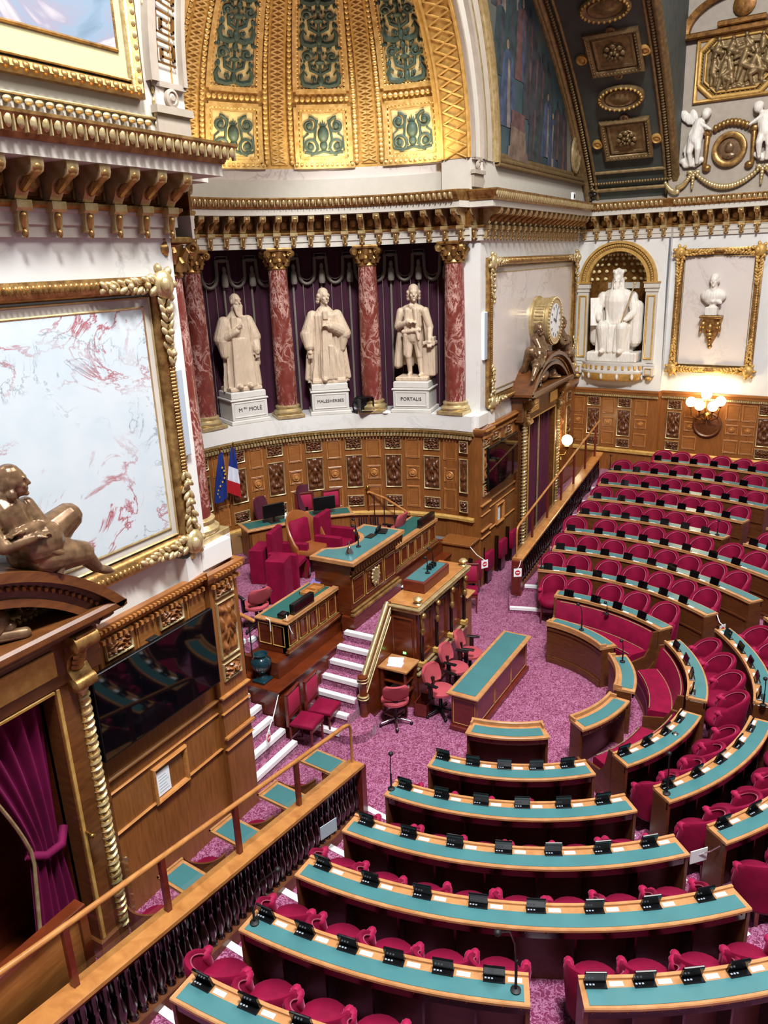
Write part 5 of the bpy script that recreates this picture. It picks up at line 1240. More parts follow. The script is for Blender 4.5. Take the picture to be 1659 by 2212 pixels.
    for k in range(48): a = .76 + (pi - 1.52)*k/47; mb.ell((cx + 2.48*cos(a), WY - .52, 2.72 + 2.48*sin(a)), .03, 5, 4)
    structure(mb.build('gilt_beading', 'golddark', t, smooth=40))
    # relief in the pediment: a crouching lion among scrolls
    mb = MB()
    mb.ell((cx, WY - .2, 4.72), (.5, .18, .22), 14, 9)
    for q in (-1, 1):
        mb.ell((cx + q*.62, WY - .28, 4.72), (.2, .16, .17), 12, 8); mb.ell((cx + q*.74, WY - .36, 4.66), (.09, .09, .07), 8, 6); mb.cap((cx + q*.5, WY - .3, 4.62), (cx + q*.85, WY - .46, 4.57), .07, .06, 8)
        for j, (ox, oz, r) in enumerate(((1.1, 4.72, .16), (.35, 4.98, .12), (1.35, 4.64, .09))): mb.tube([(cx + q*ox + r*(1 - .8*i/16)*cos(i*.6), WY - .22, oz + r*(1 - .8*i/16)*sin(i*.6)) for i in range(17)], .035, 6)
        for k in range(5): mb.ell((cx + q*(.8 + .12*k), WY - .2, 4.95 - .06*k), (.09, .06, .05), 7, 5)
    o = structure(mb.build('pediment_relief', 'bronze', t, smooth=60))
    return t
portal(3.4, 'door_1', False, ''); portal(21.1, 'door_2', True, '')
def curtain(cx, side, label, tied):
    t = wthing('curtain', label, 'curtain', (cx + side*.7, WY - .1, 0))
    def width(z):
        if not tied: return (0.02, 1.12)
        if z > 1.9: u = (z - 1.9)/1.75; return (.62 - .62*u**1.3, 1.0 + .1*u)
        u = (1.9 - z)/1.9; return (.62 - .22*u, 1.0 + .08*min(1, u*2))
    def g(u, v):
        z = .03 + 3.6*v; a, b = width(z); x = a + (b - a)*u; sc = (b - a)/1.1
        return (cx + side*x, WY - .12 + (.05*sc + .015)*sin(u*34) + .02*sin(u*13 + 2*v), z)
    MB().grid(g, 110, 24).build('velvet_folds', 'velvetdark' if not tied else 'curtain', t, smooth=70)
    mb = MB(); mb.tube([g(0, v/20)[:1] + (WY - .17,) + g(0, v/20)[2:] for v in range(21)], .022, 6); mb.build('gold_braid_edge', 'goldpale', t, smooth=60)
    if tied: MB().tube([(cx + side*.58, WY - .1, 1.93), (cx + side*.75, WY - .2, 1.84), (cx + side*.95, WY - .2, 1.84), (cx + side*1.08, WY - .1, 1.95)], .05, 8).build('tieback', 'curtain', t, smooth=60)
    return t
curtain(3.4, 1, 'crimson velvet curtain tied back inside the near doorway', True)
curtain(21.1, -1, 'plum velvet curtain hanging straight in the far doorway on the screen side', False); curtain(21.1, 1, 'plum velvet curtain hanging straight in the far doorway on the lamp side', False)
t = wthing('hook_knob', 'small brass curtain knob on the dark frame of the near doorway', 'hook', (4.3, 6.8, 1.8)); mb = MB(); mb.cap((4.62, WY - .28, 1.85), (4.58, WY - .42, 1.86), .02, .02, 8); mb.ell((4.58, WY - .43, 1.86), .035, 10, 7); mb.build('brass_knob', 'brass', t, smooth=60)
t = wthing('plastic_guard', 'clear plastic guard over the foot of the twisted gilt colonette', 'guard', (4.9, WY - .3, .05))
mb = MB()
mb.box(4.78, 4.785, WY - .4, WY - .1, .08, 1.22); mb.box(5.0, 5.005, WY - .4, WY - .1, .08, 1.22); mb.box(4.78, 5.005, WY - .405, WY - .4, .08, 1.22); mb.build('clear_sheet', 'glass', t)
t = wthing('spiral_cover', 'round clock in carved drum above the far doorway', 'clock', (21.1, 6.5, 5.5)); t.name = 'wall_clock'
RX = Matrix.Rotation(pi/2, 4, 'X'); mb = MB(); mb.lathe([(.66, 0), (.66, .1), (.58, .14), (.58, .42), (.64, .46), (.64, .54), (.54, .58), (.46, .56)], n=36, mat=T(21.1, WY, 6.2) @ RX)
for k in range(40): a = k*2*pi/40; mb.ell((21.1 + .6*cos(a), WY - .57, 6.2 + .6*sin(a)), .035, 6, 4); mb.box(-.02, .02, -.02, .02, -.12, .12, 0, T(21.1 + .59*cos(a), WY - .28, 6.2 + .59*sin(a)) @ RX)
mb.build('drum_case', 'goldpale', t, smooth=40)
MB().lathe([(.47, 0), (0, .01)], n=30, mat=T(21.1, WY - .56, 6.2) @ RX).build('clock_face', 'whiteplastic', t)
mb = MB()
for k in range(12): a = k*pi/6; mb.box(-.012, .012, -.004, .004, .34, .43, 0, T(21.1, WY - .58, 6.2) @ Matrix.Rotation(a, 4, 'Y'))
mb.box(-.012, .012, -.004, .004, -.05, .33, 0, T(21.1, WY - .585, 6.2) @ Matrix.Rotation(.4, 4, 'Y')); mb.box(-.016, .016, -.004, .004, -.05, .22, 0, T(21.1, WY - .59, 6.2) @ Matrix.Rotation(-1.2, 4, 'Y')); mb.build('clock_hands', 'black', t)
def bronze_figure(cx, side, label, s=1.0):
    t = wthing('bronze_figure', label, 'sculpture', (cx + side*1.2, WY - .4, 4.85), 'bronze reclining figures over the doorways')
    X = lambda q: cx + side*q
    a = MB()
    a.cap((X(1.12), WY - .38, 5.36), (X(.98), WY - .4, 5.62), .2, .19, 16); a.cap((X(.98), WY - .4, 5.6), (X(.92), WY - .38, 5.78), .19, .2, 16); a.ell((X(.92), WY - .38, 5.8), (.26, .17, .12), 14, 9)
    a.ell((X(1.16), WY - .52, 5.42), (.24, .19, .22), 12, 9); a.ell((X(1.1), WY - .36, 5.3), (.2, .2, .17), 14, 9)
    a.cap((X(.94), WY - .4, 5.85), (X(.97), WY - .43, 5.97), .09, .085, 12)
    head(a, (X(1.02), WY - .46, 6.06), 1.28, None, 0, 1, side*.95); a.ell((X(.99), WY - .42, 6.11), (.13, .135, .12), 12, 8)
    for k in range(6): a.ell((X(.93) + .03*sin(k), WY - .42 + .12*cos(k*1.1), 6.0 + .05*sin(k*1.3)), (.05, .05, .06), 7, 5)
    a.cap((X(1.14), WY - .42, 5.8), (X(1.2), WY - .55, 5.58), .085, .07, 12); a.cap((X(1.2), WY - .55, 5.58), (X(.94), WY - .62, 5.62), .07, .05, 12); hands(a, (X(.92), WY - .63, 5.63), (-side, 0, .1), 1.0, .6)
    a.cap((X(.7), WY - .4, 5.78), (X(.72), WY - .58, 5.52), .085, .07, 12); a.cap((X(.72), WY - .58, 5.52), (X(.98), WY - .66, 5.54), .07, .05, 12); hands(a, (X(1.0), WY - .66, 5.54), (side, 0, .1), 1.0, .6)
    a.cap((X(1.2), WY - .34, 5.34), (X(1.58), WY - .42, 5.54), .22, .15, 14); a.cap((X(1.58), WY - .4, 5.53), (X(1.4), WY - .18, 5.02), .14, .08, 12)
    a.cap((X(1.2), WY - .48, 5.26), (X(1.55), WY - .58, 5.18), .21, .13, 14); a.cap((X(1.55), WY - .58, 5.18), (X(1.72), WY - .56, 4.96), .11, .065, 12); a.ell((X(1.8), WY - .57, 4.9), (.13, .06, .05), 10, 7, rot=Matrix.Rotation(side*.5, 3, 'Y'))
    for k in range(5): a.ell((X(1.9), WY - .6 + .022*k, 4.85), (.025, .012, .014), 6, 4)
    o = a.build('reclining_body', 'bronze', t, smooth=60); remesh(o, .011, 2)
    mb = MB(); mb.tube([(X(1.14), WY - .66, 5.36), (X(1.26), WY - .64, 5.3), (X(1.3), WY - .6, 5.18), (X(1.22), WY - .62, 5.08)], [.04, .05, .06, .04], 8); mb.tube([(X(1.12), WY - .2, 5.2), (X(1.2), WY - .58, 5.42), (X(1.3), WY - .6, 5.28)], .035, 8)
    mb.build('loincloth', 'bronze', t, smooth=60); return t
bronze_figure(3.4, 1, 'polished bronze reclining nude with bound hair above the near doorway')
bronze_figure(21.1, -1, 'bronze reclining figure beside the clock on its screen side'); bronze_figure(21.1, 1, 'bronze reclining figure beside the clock on its niche side')
def tv(x0, x1, z0, z1, y, label, mark):
    t = wthing('wall_screen', label, 'screen', ((x0 + x1)/2, y, z0), 'large wall screens')
    MB().bbox(x0, x1, y - .035, y + .03, z0, z1, .008).build('casing', 'black', t); MB().box(x0 + .015, x1 - .015, y - .039, y - .03, z0 + .03, z1 - .015).build('display', 'screen', t)
    mb = MB(); mb.box((x0+x1)/2 - .3, (x0+x1)/2 + .3, y + .03, WY - .07, z0 + .4, z1 - .35); mb.bbox((x0+x1)/2 - .08, (x0+x1)/2 + .08, y, y + .08, z1, z1 + .02, .006); mb.build('wall_mount', 'blackmatte', t)
tv(5.03, 7.05, 2.48, 3.6, WY - .25, 'large black screen on the near oak panelling reflecting the green desks', '')
tv(17.0, 19.05, 2.45, 3.55, WY - .25, 'large black screen on the far oak panelling beside the doorway', '')
def notice(x0, x1, label):
    t = wthing('notice_frame', label, 'notice board', (x0, WY - .1, 1.27), 'framed notices on the panelling')
    y = WY - .07; mb = MB(); mb.frame(x0, x1, 1.25, 1.8, .06, .06, y); mb.build('oak_frame', 'oaklight', t, smooth=30)
    MB().box(x0 + .07, x0 + .3, y - .012, y, 1.33, 1.68).build('white_sheet', 'paper', t)
    mb = MB()
    for k in range(6): mb.box(x0 + .1, x0 + .27 - .02*(k % 3), y - .0135, y - .011, 1.38 + .045*k, 1.39 + .045*k)
    mb.build('printed_lines', 'greyspk', t)
notice(5.82, 6.45, 'framed white notice below the near black screen'); notice(18.0, 18.55, 'small framed notice below the far black screen')

# ================================================================== PLATFORM
PZ = 1.37
mb = MB(); mb.box(9.1, 16.2, 7.4, 9.2, 0, 1.03); mb.box(9.42, 16.2, 7.6, 9.2, 1.03, PZ - .01); mb.bbox(9.06, 16.2, 7.36, 7.62, 1.0, 1.05, .015); mb.bbox(9.06, 9.44, 7.6, 9.2, 1.0, 1.05, .015)
mb.bbox(9.06, 16.2, 7.36, 7.4, .02, .14, .01); mb.box(11.35, 13.28, 7.22, 7.5, 0, 1.44)
structure(mb.build('wall_platform', 'mahogany', smooth=30))
poly = [(9.5, 8.3), (11.4, 8.26), (11.4, 8.0), (13.26, 8.0), (13.26, 8.26), (16.15, 8.26)] + [(NX + 4.6*cos(radians(a)), NY + 4.6*sin(radians(a))) for a in range(18, 176, 6)] + [(7.75, 8.9), (9.5, 8.9)]
mb = MB(); mb.prism(poly, PZ - .02, PZ); structure(mb.build('platform_floor', 'carpet'))
mb = MB()
for i in range(8): y = 7.05 + .235*i; mb.box(7.75, 9.08, y, 8.95, .17*i, .17*(i+1))
structure(mb.build('stair_floor', 'carpet'))
mb = MB(); mb.box(16.2, 17.0, 6.9, 7.7, 0, 1.3); mb.bbox(16.15, 17.0, 6.86, 7.7, 1.26, 1.32, .01); structure(mb.build('wall_platform_end', 'oak', smooth=30))
mb = MB()
for i in range(7):
    x = 9.58 + .272*i; mb.box(x, 11.25 + .0, 6.5, 7.4, .17*i, .17*(i+1))
    x = 15.25 - .272*i; mb.box(13.6, x, 6.5, 7.4, .17*i, .17*(i+1))
mb.box(11.2, 13.65, 6.42, 7.25, 0, 1.19)
mb.lathe([(.42, 0), (.42, .17), (0, .17)], (9.98, 6.5, 0), 24, pi, 2*pi)
structure(mb.build('stair_floor', 'carpet'))
def edge_strip(pts, label, w=.09, h=.025, group='white step edges'):
    t = MB().sweep([((p[0], p[1], p[2]), n) for p, n in pts], [(-.012, -.06), (.0, -.062), (w*0 - .012, h), (-w, h), (-w, .004)][::1] and [(.014, -.05), (.014, h), (-w, h), (-w, .003), (0, .003), (0, -.05)], mat=None).build('step_edge', 'stepwhite', smooth=30)
    return tag(t, label, 'step edge', group)
for i in range(7):
    x = 9.58 + .272*i; edge_strip([((x, 6.52, .17*(i+1)), (-1, 0, 0)), ((x, 7.36, .17*(i+1)), (-1, 0, 0))], 'white step edge, %s stair from the carpet beside the sloping banister' % ORD[i])
    x = 15.25 - .272*i; 
    if i > 3: edge_strip([((x, 6.52, .17*(i+1)), (1, 0, 0)), ((x, 7.36, .17*(i+1)), (1, 0, 0))], 'white step edge, %s stair of the flight behind the tribune' % ORD[i])
for i in range(5):
    y = 7.05 + .235*i; edge_strip([((7.77, y, .17*(i+1)), (0, -1, 0)), ((9.06, y, .17*(i+1)), (0, -1, 0))], 'white step edge, %s step of the stairs beside the near oak wall' % ORD[i])
# ---- president's desk
def panel_front(mb, x0, x1, n, z0, z1, y, mi=0, mj=1):
    w = (x1 - x0)/n
    for i in range(n):
        a, b = x0 + w*i + .035, x0 + w*(i+1) - .035; mb.frame(a, b, z0, z1, .012, .016, y, mj); mb.frame(a + .03, b - .03, z0 + .03, z1 - .03, .03, .025, y, mi)
t = wthing('president_desk', 'high mahogany presiding desk with green leather U-shaped top and gilt emblem', 'desk', (12.32, 7.6, PZ))
mb = MB(); mb.box(11.42, 13.24, 7.3, 7.75, 1.44, 2.5); mb.box(11.42, 11.72, 7.75, 8.1, PZ, 2.5); mb.box(12.94, 13.24, 7.75, 8.1, PZ, 2.5)
panel_front(mb, 11.45, 11.95, 1, 1.68, 2.2, 7.3); panel_front(mb, 11.95, 12.7, 1, 1.68, 2.2, 7.3); panel_front(mb, 12.7, 13.2, 1, 1.68, 2.2, 7.3)
mb.build('desk_body', ['mahogany', 'goldflat'], t, smooth=30)
def ushape(o, ins):
    pts = [(11.3 + ins, 7.14 + ins), (13.36 - ins, 7.14 + ins), (13.36 - ins, 8.12 - ins), (12.92 + ins*.5, 8.12 - ins)]
    pts += [(12.33 + (.5 + ins)*cos(a*pi/14), 8.12 - (.42 + ins)*sin(a*pi/14)) for a in range(1, 14)]
    return pts + [(11.74 - ins*.5, 8.12 - ins), (11.3 + ins, 8.12 - ins)]
MB().prism(ushape(0, 0), 2.53, 2.6).build('desk_top', 'desk', t); MB().prism(ushape(0, .09), 2.6, 2.606).build('writing_surface', 'leather', t)
mb = MB()
for k in range(21):
    x = 11.36 + .097*k
    mb.prism([(x, 2.52), (x + .085, 2.52), (x + .085, 2.42), (x + .06, 2.36), (x + .042, 2.32), (x + .025, 2.36), (x, 2.42)], -7.2, -7.23, 0, Matrix.Rotation(pi/2, 4, 'X'))
mb.bbox(11.36, 13.3, 7.2, 7.3, 2.48, 2.53, .01); mb.bbox(11.36, 11.42, 7.2, 8.1, 2.4, 2.53, .01); mb.build('lambrequin', 'carve', t)
mb = MB(); mb.bbox(11.36, 13.3, 7.2, 7.3, 1.44, 1.52, .02); mb.bbox(11.38, 13.28, 7.24, 7.3, 1.52, 1.58, .02); mb.bbox(11.4, 13.26, 7.27, 7.3, 2.26, 2.3, .01); mb.build('gilt_moulding', 'gold', t, smooth=30)
mb = MB(); m = T(12.33, 7.29, 1.95) @ RX
mb.lathe([(.12, 0), (.12, .03), (.09, .04), (.05, .03), (0, .05)], n=18, mat=m)
for k in range(12): mb.ell((12.33 + .13*cos(k*pi/6), 7.27, 1.95 + .15*sin(k*pi/6)), (.04, .03, .04), 6, 4)
for s_ in (-1, 1): mb.cap((12.33 + s_*.05, 7.26, 1.75), (12.33 + s_*.12, 7.26, 2.12), .02, .02, 6)
mb.build('emblem', 'goldpale', t, smooth=50)
def side_desk(x0, x1, label, n, leather, ends):
    t = wthing('secretary_desk', label, 'desk', ((x0+x1)/2, 7.9, PZ), 'panelled desks on the platform')
    mb = MB(); mb.box(x0, x1, 7.62, 7.72, PZ, 1.97); panel_front(mb, x0 + .02, x1 - .02, n, 1.5, 1.9, 7.62)
    if ends:
        mb.box(x0, x0 + .06, 7.62, 8.25, PZ, 1.97); R_ = Matrix.Translation((x0, 7.94, 0)) @ Matrix.Rotation(-pi/2, 4, 'Z')
        for q in (-.3, .0):
            mb.frame(q + .02, q + .28, 1.5, 1.9, .012, .016, 0, 1, R_)
    mb.build('desk_body', ['mahogany', 'goldflat'], t, smooth=30)
    mb = MB(); mb.bbox(x0 - .04, x1, 7.56, 8.28, 1.95, 2.0, .015); mb.box(x0, x1, 7.56, 7.68, 2.0, 2.03); mb.build('desk_top', 'desk', t, smooth=30)
    MB().box(x0 + .06, x1 - .05, 7.74, 8.2, 2.0, 2.006).build('writing_surface', leather, t)
    mb = MB(); mb.bbox(x0 - .05, x1, 7.55, 7.62, PZ, 1.47, .02); mb.build('base_moulding', 'mahogany', t, smooth=30); mb = MB(); mb.bbox(x0 - .02, x1, 7.57, 7.62, 1.47, 1.49, .006); mb.bbox(x0 - .055, x1, 7.54, 7.62, 1.42, 1.44, .006); mb.build('gilt_moulding', 'gold', t, smooth=30); return t
side_desk(9.75, 11.4, 'panelled mahogany side desk on the vase side of the presiding desk', 5, 'leatherdark', True)
side_desk(13.26, 15.85, 'panelled mahogany side desk on the doorway side of the presiding desk', 7, 'leatherdark', False)
def single(name, label, cat, mb, mat, smooth=40, group=None): return tag(mb.build(name, mat, smooth=smooth), label, cat, group)
def wb(name, label, cat, base, parts, group=None):
    t = wthing(name, label, cat, base, group)
    for nm, mb, mat in parts: mb.build(nm, mat, t, smooth=45)
    return t
# objects on these desks
mb = MB(); mb.lathe([(.075, 0), (.08, .02), (.06, .06), (.045, .1), (.03, .14), (0, .16)], (11.7, 7.46, 2.61), 16); mb.lathe([(.012, .15), (.02, .2), (.012, .24), (0, .26)], (11.7, 7.46, 2.61), 10)
single('hand_bell', 'silver hand bell on the corner of the presiding desk', 'bell', mb, 'chrome')
def tele(x, y, z, rz, label):
    m = T(x, y, z, rz); a = MB(); a.bbox(-.11, .11, -.12, .12, 0, .05, .015, 0, m); a.box(-.09, .09, .02, .1, .05, .09, 0, m); b_ = MB(); b_.cap((-.13, .06, .11), (.13, .06, .11), .025, .025, 8, 0, m); b_.ell((-.12, .06, .1), .035, 8, 6, 0, m); b_.ell((.12, .06, .1), .035, 8, 6, 0, m)
    return wb('telephone', label, 'telephone', (x, y, z), [('base_unit', a, 'black'), ('handset', b_, 'black')])
tele(13.02, 7.5, 2.607, .3, 'black telephone on the green top of the presiding desk')
def gooseneck(x, y, z, h, lean, ang, label, r=.008):
    d = Vector((cos(ang), sin(ang), 0))*lean; a = MB(); a.lathe([(.05, 0), (.05, .015), (.02, .03)], (x, y, z), 12); a.tube([(x, y, z), (x, y, z + h*.45)], .014, 8)
    b_ = MB(); b_.tube([(x, y, z + h*.4), (x + d.x*.1, y + d.y*.1, z + h*.7), (x + d.x*.4, y + d.y*.4, z + h*.92), (x + d.x, y + d.y, z + h)], r, 6)
    c_ = MB(); c_.ell((x + d.x*1.08, y + d.y*1.08, z + h), (.035, .035, .03), 10, 7)
    return wb('gooseneck_microphone', label, 'microphone', (x, y, z), [('stand', a, 'blackmatte'), ('gooseneck', b_, 'black'), ('foam_head', c_, 'blackmatte')], 'gooseneck microphones')
gooseneck(12.1, 7.5, 2.607, .42, .1, 1.6, 'thin gooseneck microphone beside the bell on the presiding desk'); gooseneck(12.75, 7.95, 2.607, .35, .12, 3.4, 'thin gooseneck microphone near the telephone on the presiding desk')
mb = MB(); mb.bbox(12.6, 12.86, 7.5, 7.66, 2.607, 2.62, .004); single('tablet', 'black tablet lying flat on the presiding desk beside the telephone', 'tablet', mb, 'black')
def stack(x, y, z, n, w, d, label, mat='paper'):
    t = wthing('document_stack', label, 'papers', (x, y, z)); rr = random.Random(n)
    for k in range(n):
        o = T(x + rr.uniform(-.02, .02), y + rr.uniform(-.02, .02), z + .035*k, rr.uniform(-.1, .1)); MB().box(-w/2, w/2, -d/2, d/2, 0, .031, 0, o).build('document', mat, t)
stack(11.7, 7.86, 2.008, 5, .3, .24, 'stack of white bound documents on the vase-side platform desk')
mb = MB(); mb.box(-.13, .13, -.1, .1, 0, .03, 0, T(11.45, 8.1, 2.008, .4)); single('brochure', 'small purple and white brochure beside the stack of white documents', 'paper', mb, simple('lilac_cover', '#8f7fc0', .5))
mb = MB(); m = T(11.05, 7.93, 2.008, 0); mb.bbox(-.24, .24, -.13, .13, 0, .015, .004, 0, m)
for q in ((-.24, .24, -.13, -.115), (-.24, .24, .115, .13), (-.24, -.225, -.13, .13), (.225, .24, -.13, .13), (0, .012, -.13, .13)): mb.box(*q, .015, .06, 0, m)
single('wooden_tray', 'orange wooden pen tray on the green side desk', 'tray', mb, 'oaklight')
def display(x0, x1, y, z, label):
    a = MB(); a.bbox(x0, x1, y - .05, y + .04, z, z + .2, .008); b_ = MB(); b_.box(x0 + .04, x1 - .04, y - .056, y - .05, z + .04, z + .16)
    return wb('display_unit', label, 'display', (x0, y, z), [('case', a, 'black'), ('display_window', b_, simple('smoked_red', '#2a0a10', .2))], 'long black display units')
display(9.98, 10.62, 7.64, 2.03, 'long black display box at the vase end of the platform desks'); display(15.0, 15.75, 7.64, 2.03, 'long black display box at the doorway end of the platform desks')
a = MB(); a.bbox(9.82, 9.98, 7.7, 7.84, 2.008, 2.09, .01); b_ = MB(); b_.tube([(9.85, 7.66, 2.08), (9.78, 7.6, 2.03), (9.8, 7.56, 1.85), (9.84, 7.55, 1.75)], .008, 6); b_.tube([(9.7, 8.0, 2.03), (9.68, 7.9, 2.02), (9.68, 7.9, 1.8)], .008, 6)
wb('control_box', 'small black control box with loose cable on the vase-side desk', 'box', (9.9, 7.75, 2.0), [('box_body', a, 'black'), ('loose_cable', b_, 'whiteplastic')])
mb = MB(); mb.box(-.2, .2, -.12, .12, 0, .01, 0, T(13.7, 7.9, 2.008, .1)); single('paper_sheet', 'white paper sheet on the doorway-side platform desk', 'paper', mb, 'paper')
# vase on the ledge
V0 = (9.27, 7.84, 1.05); a = MB(); a.bbox(V0[0] - .13, V0[0] + .13, V0[1] - .13, V0[1] + .13, 1.05, 1.1, .01); a.lathe([(.11, .05), (.1, .08), (.05, .13), (.06, .16), (.14, .24), (.18, .34), (.17, .41), (.12, .45), (.1, .48), (.13, .52), (.11, .52), (.09, .48), (0, .46)], V0, 26)
single('ceramic_vase', 'glossy dark blue-green vase on the ledge below the panelled side desk', 'vase', a, 'teal', 50)
# rail at the head of the near stairs
a = MB(); a.cap((9.3, 7.95, 2.16), (9.46, 8.75, 2.22), .035, .035, 10); b_ = MB()
t = wthing('stair_railing', 'short oak handrail on thin dark posts above the near stairs', 'railing', (9.35, 8.3, 1.05)); a.build('handrail', 'oaklight', t, smooth=60)
for k in range(4): mb = MB(); y = 8.05 + .2*k; mb.tube([(9.3 + .03*k, y, 1.05), (9.3 + .03*k, y, 2.15)], .012, 6); mb.build('post', 'blackmatte', t, smooth=60)
mb = MB(); mb.bbox(9.5, 9.75, 8.55, 8.7, PZ, PZ + .12, .02); mb.bbox(9.8, 9.95, 8.45, 8.55, PZ, PZ + .1, .02); single('power_adapter', 'small white and black adapter box on the platform carpet by the railing', 'adapter', mb, 'whiteplastic')
# ---- seating on the platform
t = thing('president_chair', 'tan leather tub armchair with crimson cushion behind the presiding desk', 'chair', (13.1, 9.4, PZ + .04), -.25); t.scale = (1.15, 1.15, 1.15)
def tub(a, ro, ri, zb, hb, ha, span=115, sy=1.0, n=22):
    def h(u): return ha + (hb - ha)*(cos(min(1, abs(u)/.95)*pi/2)**.8 if abs(u) < .95 else 0)
    V = []; F = []
    for i in range(n + 1):
        u = -1 + 2*i/n; q = radians(90 + span*u); hh = h(u); fl = 1 + .1*(1 - abs(u))
        cq, sq = cos(q), sin(q)*sy
        sec = [(ri*.97, zb), (ri, (zb + hh)/2), (ri*1.02*fl, hh - .035), ((ri + .3*(ro-ri))*fl, hh), ((ri + .75*(ro-ri))*fl, hh), (ro*fl, hh - .035), (ro, (zb + hh)/2), (ro*.93, zb)]
        V += [(r*cq, r*sq, z) for r, z in sec]
    for i in range(n):
        for k in range(8): F.append((8*i + k, 8*i + (k+1) % 8, 8*i + 8 + (k+1) % 8, 8*i + 8 + k))
    F += [tuple(range(7, -1, -1)), tuple(8*n + k for k in range(8))]
    a.add(V, F); return h
a = MB(); tub(a, .4, .34, .35, 1.15, .6, 105); a.build('shell', 'tan', t, smooth=60)
a = MB(); a.lathe([(.34, .42), (.36, .46), (.34, .52), (0, .54)], n=24); a.build('seat', 'tan', t, smooth=60)
a = MB(); a.bbox(-.22, .22, .12, .22, .52, 1.02, .03, 0, Matrix.Rotation(-.12, 4, 'X')); a.build('back_cushion', 'velvetdark' if False else 'velvet', t, smooth=60)
a = MB()
for q in range(4): a.cap((0, 0, .3), (.33*cos(q*pi/2 + .8), .33*sin(q*pi/2 + .8), .05), .03, .025, 8)
a.cap((0, 0, .1), (0, 0, .42), .04, .04, 8); a.build('swivel_base', 'black', t, smooth=60)
def velvet_armchair(x, y, rz, label):
    t = thing('velvet_armchair', label, 'chair', (x, y, PZ), rz, 'crimson armchairs beside the presiding desk')
    a = MB(); a.bbox(-.3, .3, .22, .34, .4, 1.22, .03); a.build('backrest', 'velvet', t, smooth=40); a = MB(); a.bbox(-.3, .3, -.32, .24, .42, .56, .03); a.build('seat', 'velvet', t, smooth=40)
    for s_ in (-1, 1):
        a = MB(); a.bbox(s_*.33 - .06, s_*.33 + .06, -.34, .3, .0, .8, .02); a.build('arm', 'velvet', t, smooth=40)
    for sx in (-1, 1):
        a = MB(); a.box(sx*.26 - .025, sx*.26 + .025, -.3, -.25, 0, .42); a.build('leg', 'mahogany', t)
velvet_armchair(12.45, 9.5, .25, 'crimson velvet armchair on the vase side of the tan leather chair'); velvet_armchair(13.75, 9.15, .1, 'crimson velvet armchair on the doorway side of the tan leather chair')
mb = MB(); mb.bbox(-.22, .22, -.2, .2, 0, .95, .015, 0, T(11.58, 9.1, PZ, .3)); single('velvet_cabinet', 'tall crimson velvet-covered block standing on the platform carpet', 'cabinet', mb, 'velvet')
mb = MB(); mb.bbox(-.3, .3, -.16, .16, 0, .78, .015, 0, T(12.35, 10.15, PZ, .3)); single('velvet_cabinet', 'low crimson velvet-covered block behind the vase-side armchair', 'cabinet', mb, 'velvet')
t = wthing('stenographer_desk', 'oak desk with green top before the flags at the back of the platform', 'desk', (13.75, 10.95, PZ)); m = T(13.75, 10.95, PZ, -.55)
a = MB(); a.box(-.62, .62, -.26, -.2, .04, .72, 0, m); a.box(-.62, -.56, -.26, .3, .0, .72, 0, m); a.box(.56, .62, -.26, .3, 0, .72, 0, m); a.bbox(-.64, .64, -.29, -.2, 0, .08, .01, 0, m); a.build('desk_body', 'oak', t); a = MB(); a.bbox(-.68, .68, -.32, .34, .72, .77, .01, 0, m); a.build('desk_top', 'desk', t, smooth=30); a = MB(); a.box(-.6, .6, -.2, .26, .77, .776, 0, m); a.build('writing_surface', 'leatherdark', t)
t = wthing('stenographer_desk', 'oak desk with green top in front of the red wooden chairs by the apse panelling', 'desk', (14.9, 10.1, PZ)); m = T(14.95, 10.05, PZ, -.85)
a = MB(); a.box(-.5, .5, -.24, -.2, .04, .72, 0, m); a.box(-.5, -.45, -.24, .28, 0, .72, 0, m); a.box(.45, .5, -.24, .28, 0, .72, 0, m); a.build('desk_body', 'oak', t); a = MB(); a.bbox(-.56, .56, -.3, .3, .72, .77, .01, 0, m); a.build('desk_top', 'desk', t, smooth=30); a = MB(); a.box(-.48, .48, -.2, .22, .77, .776, 0, m); a.build('writing_surface', 'leatherdark', t)
def monitor(x, y, rz, label):
    t = thing('desktop_monitor', label, 'monitor', (x, y, PZ + .777), rz, 'black monitors at the back of the platform')
    a = MB(); a.bbox(-.13, .13, -.09, .09, 0, .015, .004); a.box(-.025, .025, .0, .03, .01, .2); a.build('stand', 'black', t); a = MB(); a.bbox(-.27, .27, -.02, .03, .12, .45, .008); a.build('screen_case', 'black', t, smooth=30); a = MB(); a.box(-.25, .25, .03, .034, .14, .43); a.build('display', 'screen', t)
monitor(13.8, 10.85, -.5, 'black monitor on the oak desk below the flags'); monitor(14.75, 10.05, -.7, 'black monitor on the oak desk near the red wooden chairs')
mb = MB(); mb.lathe([(.04, 0), (.045, .08), (.025, .1), (.02, .13), (0, .14)], (14.12, 10.75, PZ + .777), 12); single('gel_bottle', 'small clear pump bottle on the desk under the flags', 'bottle', mb, 'whiteplastic')
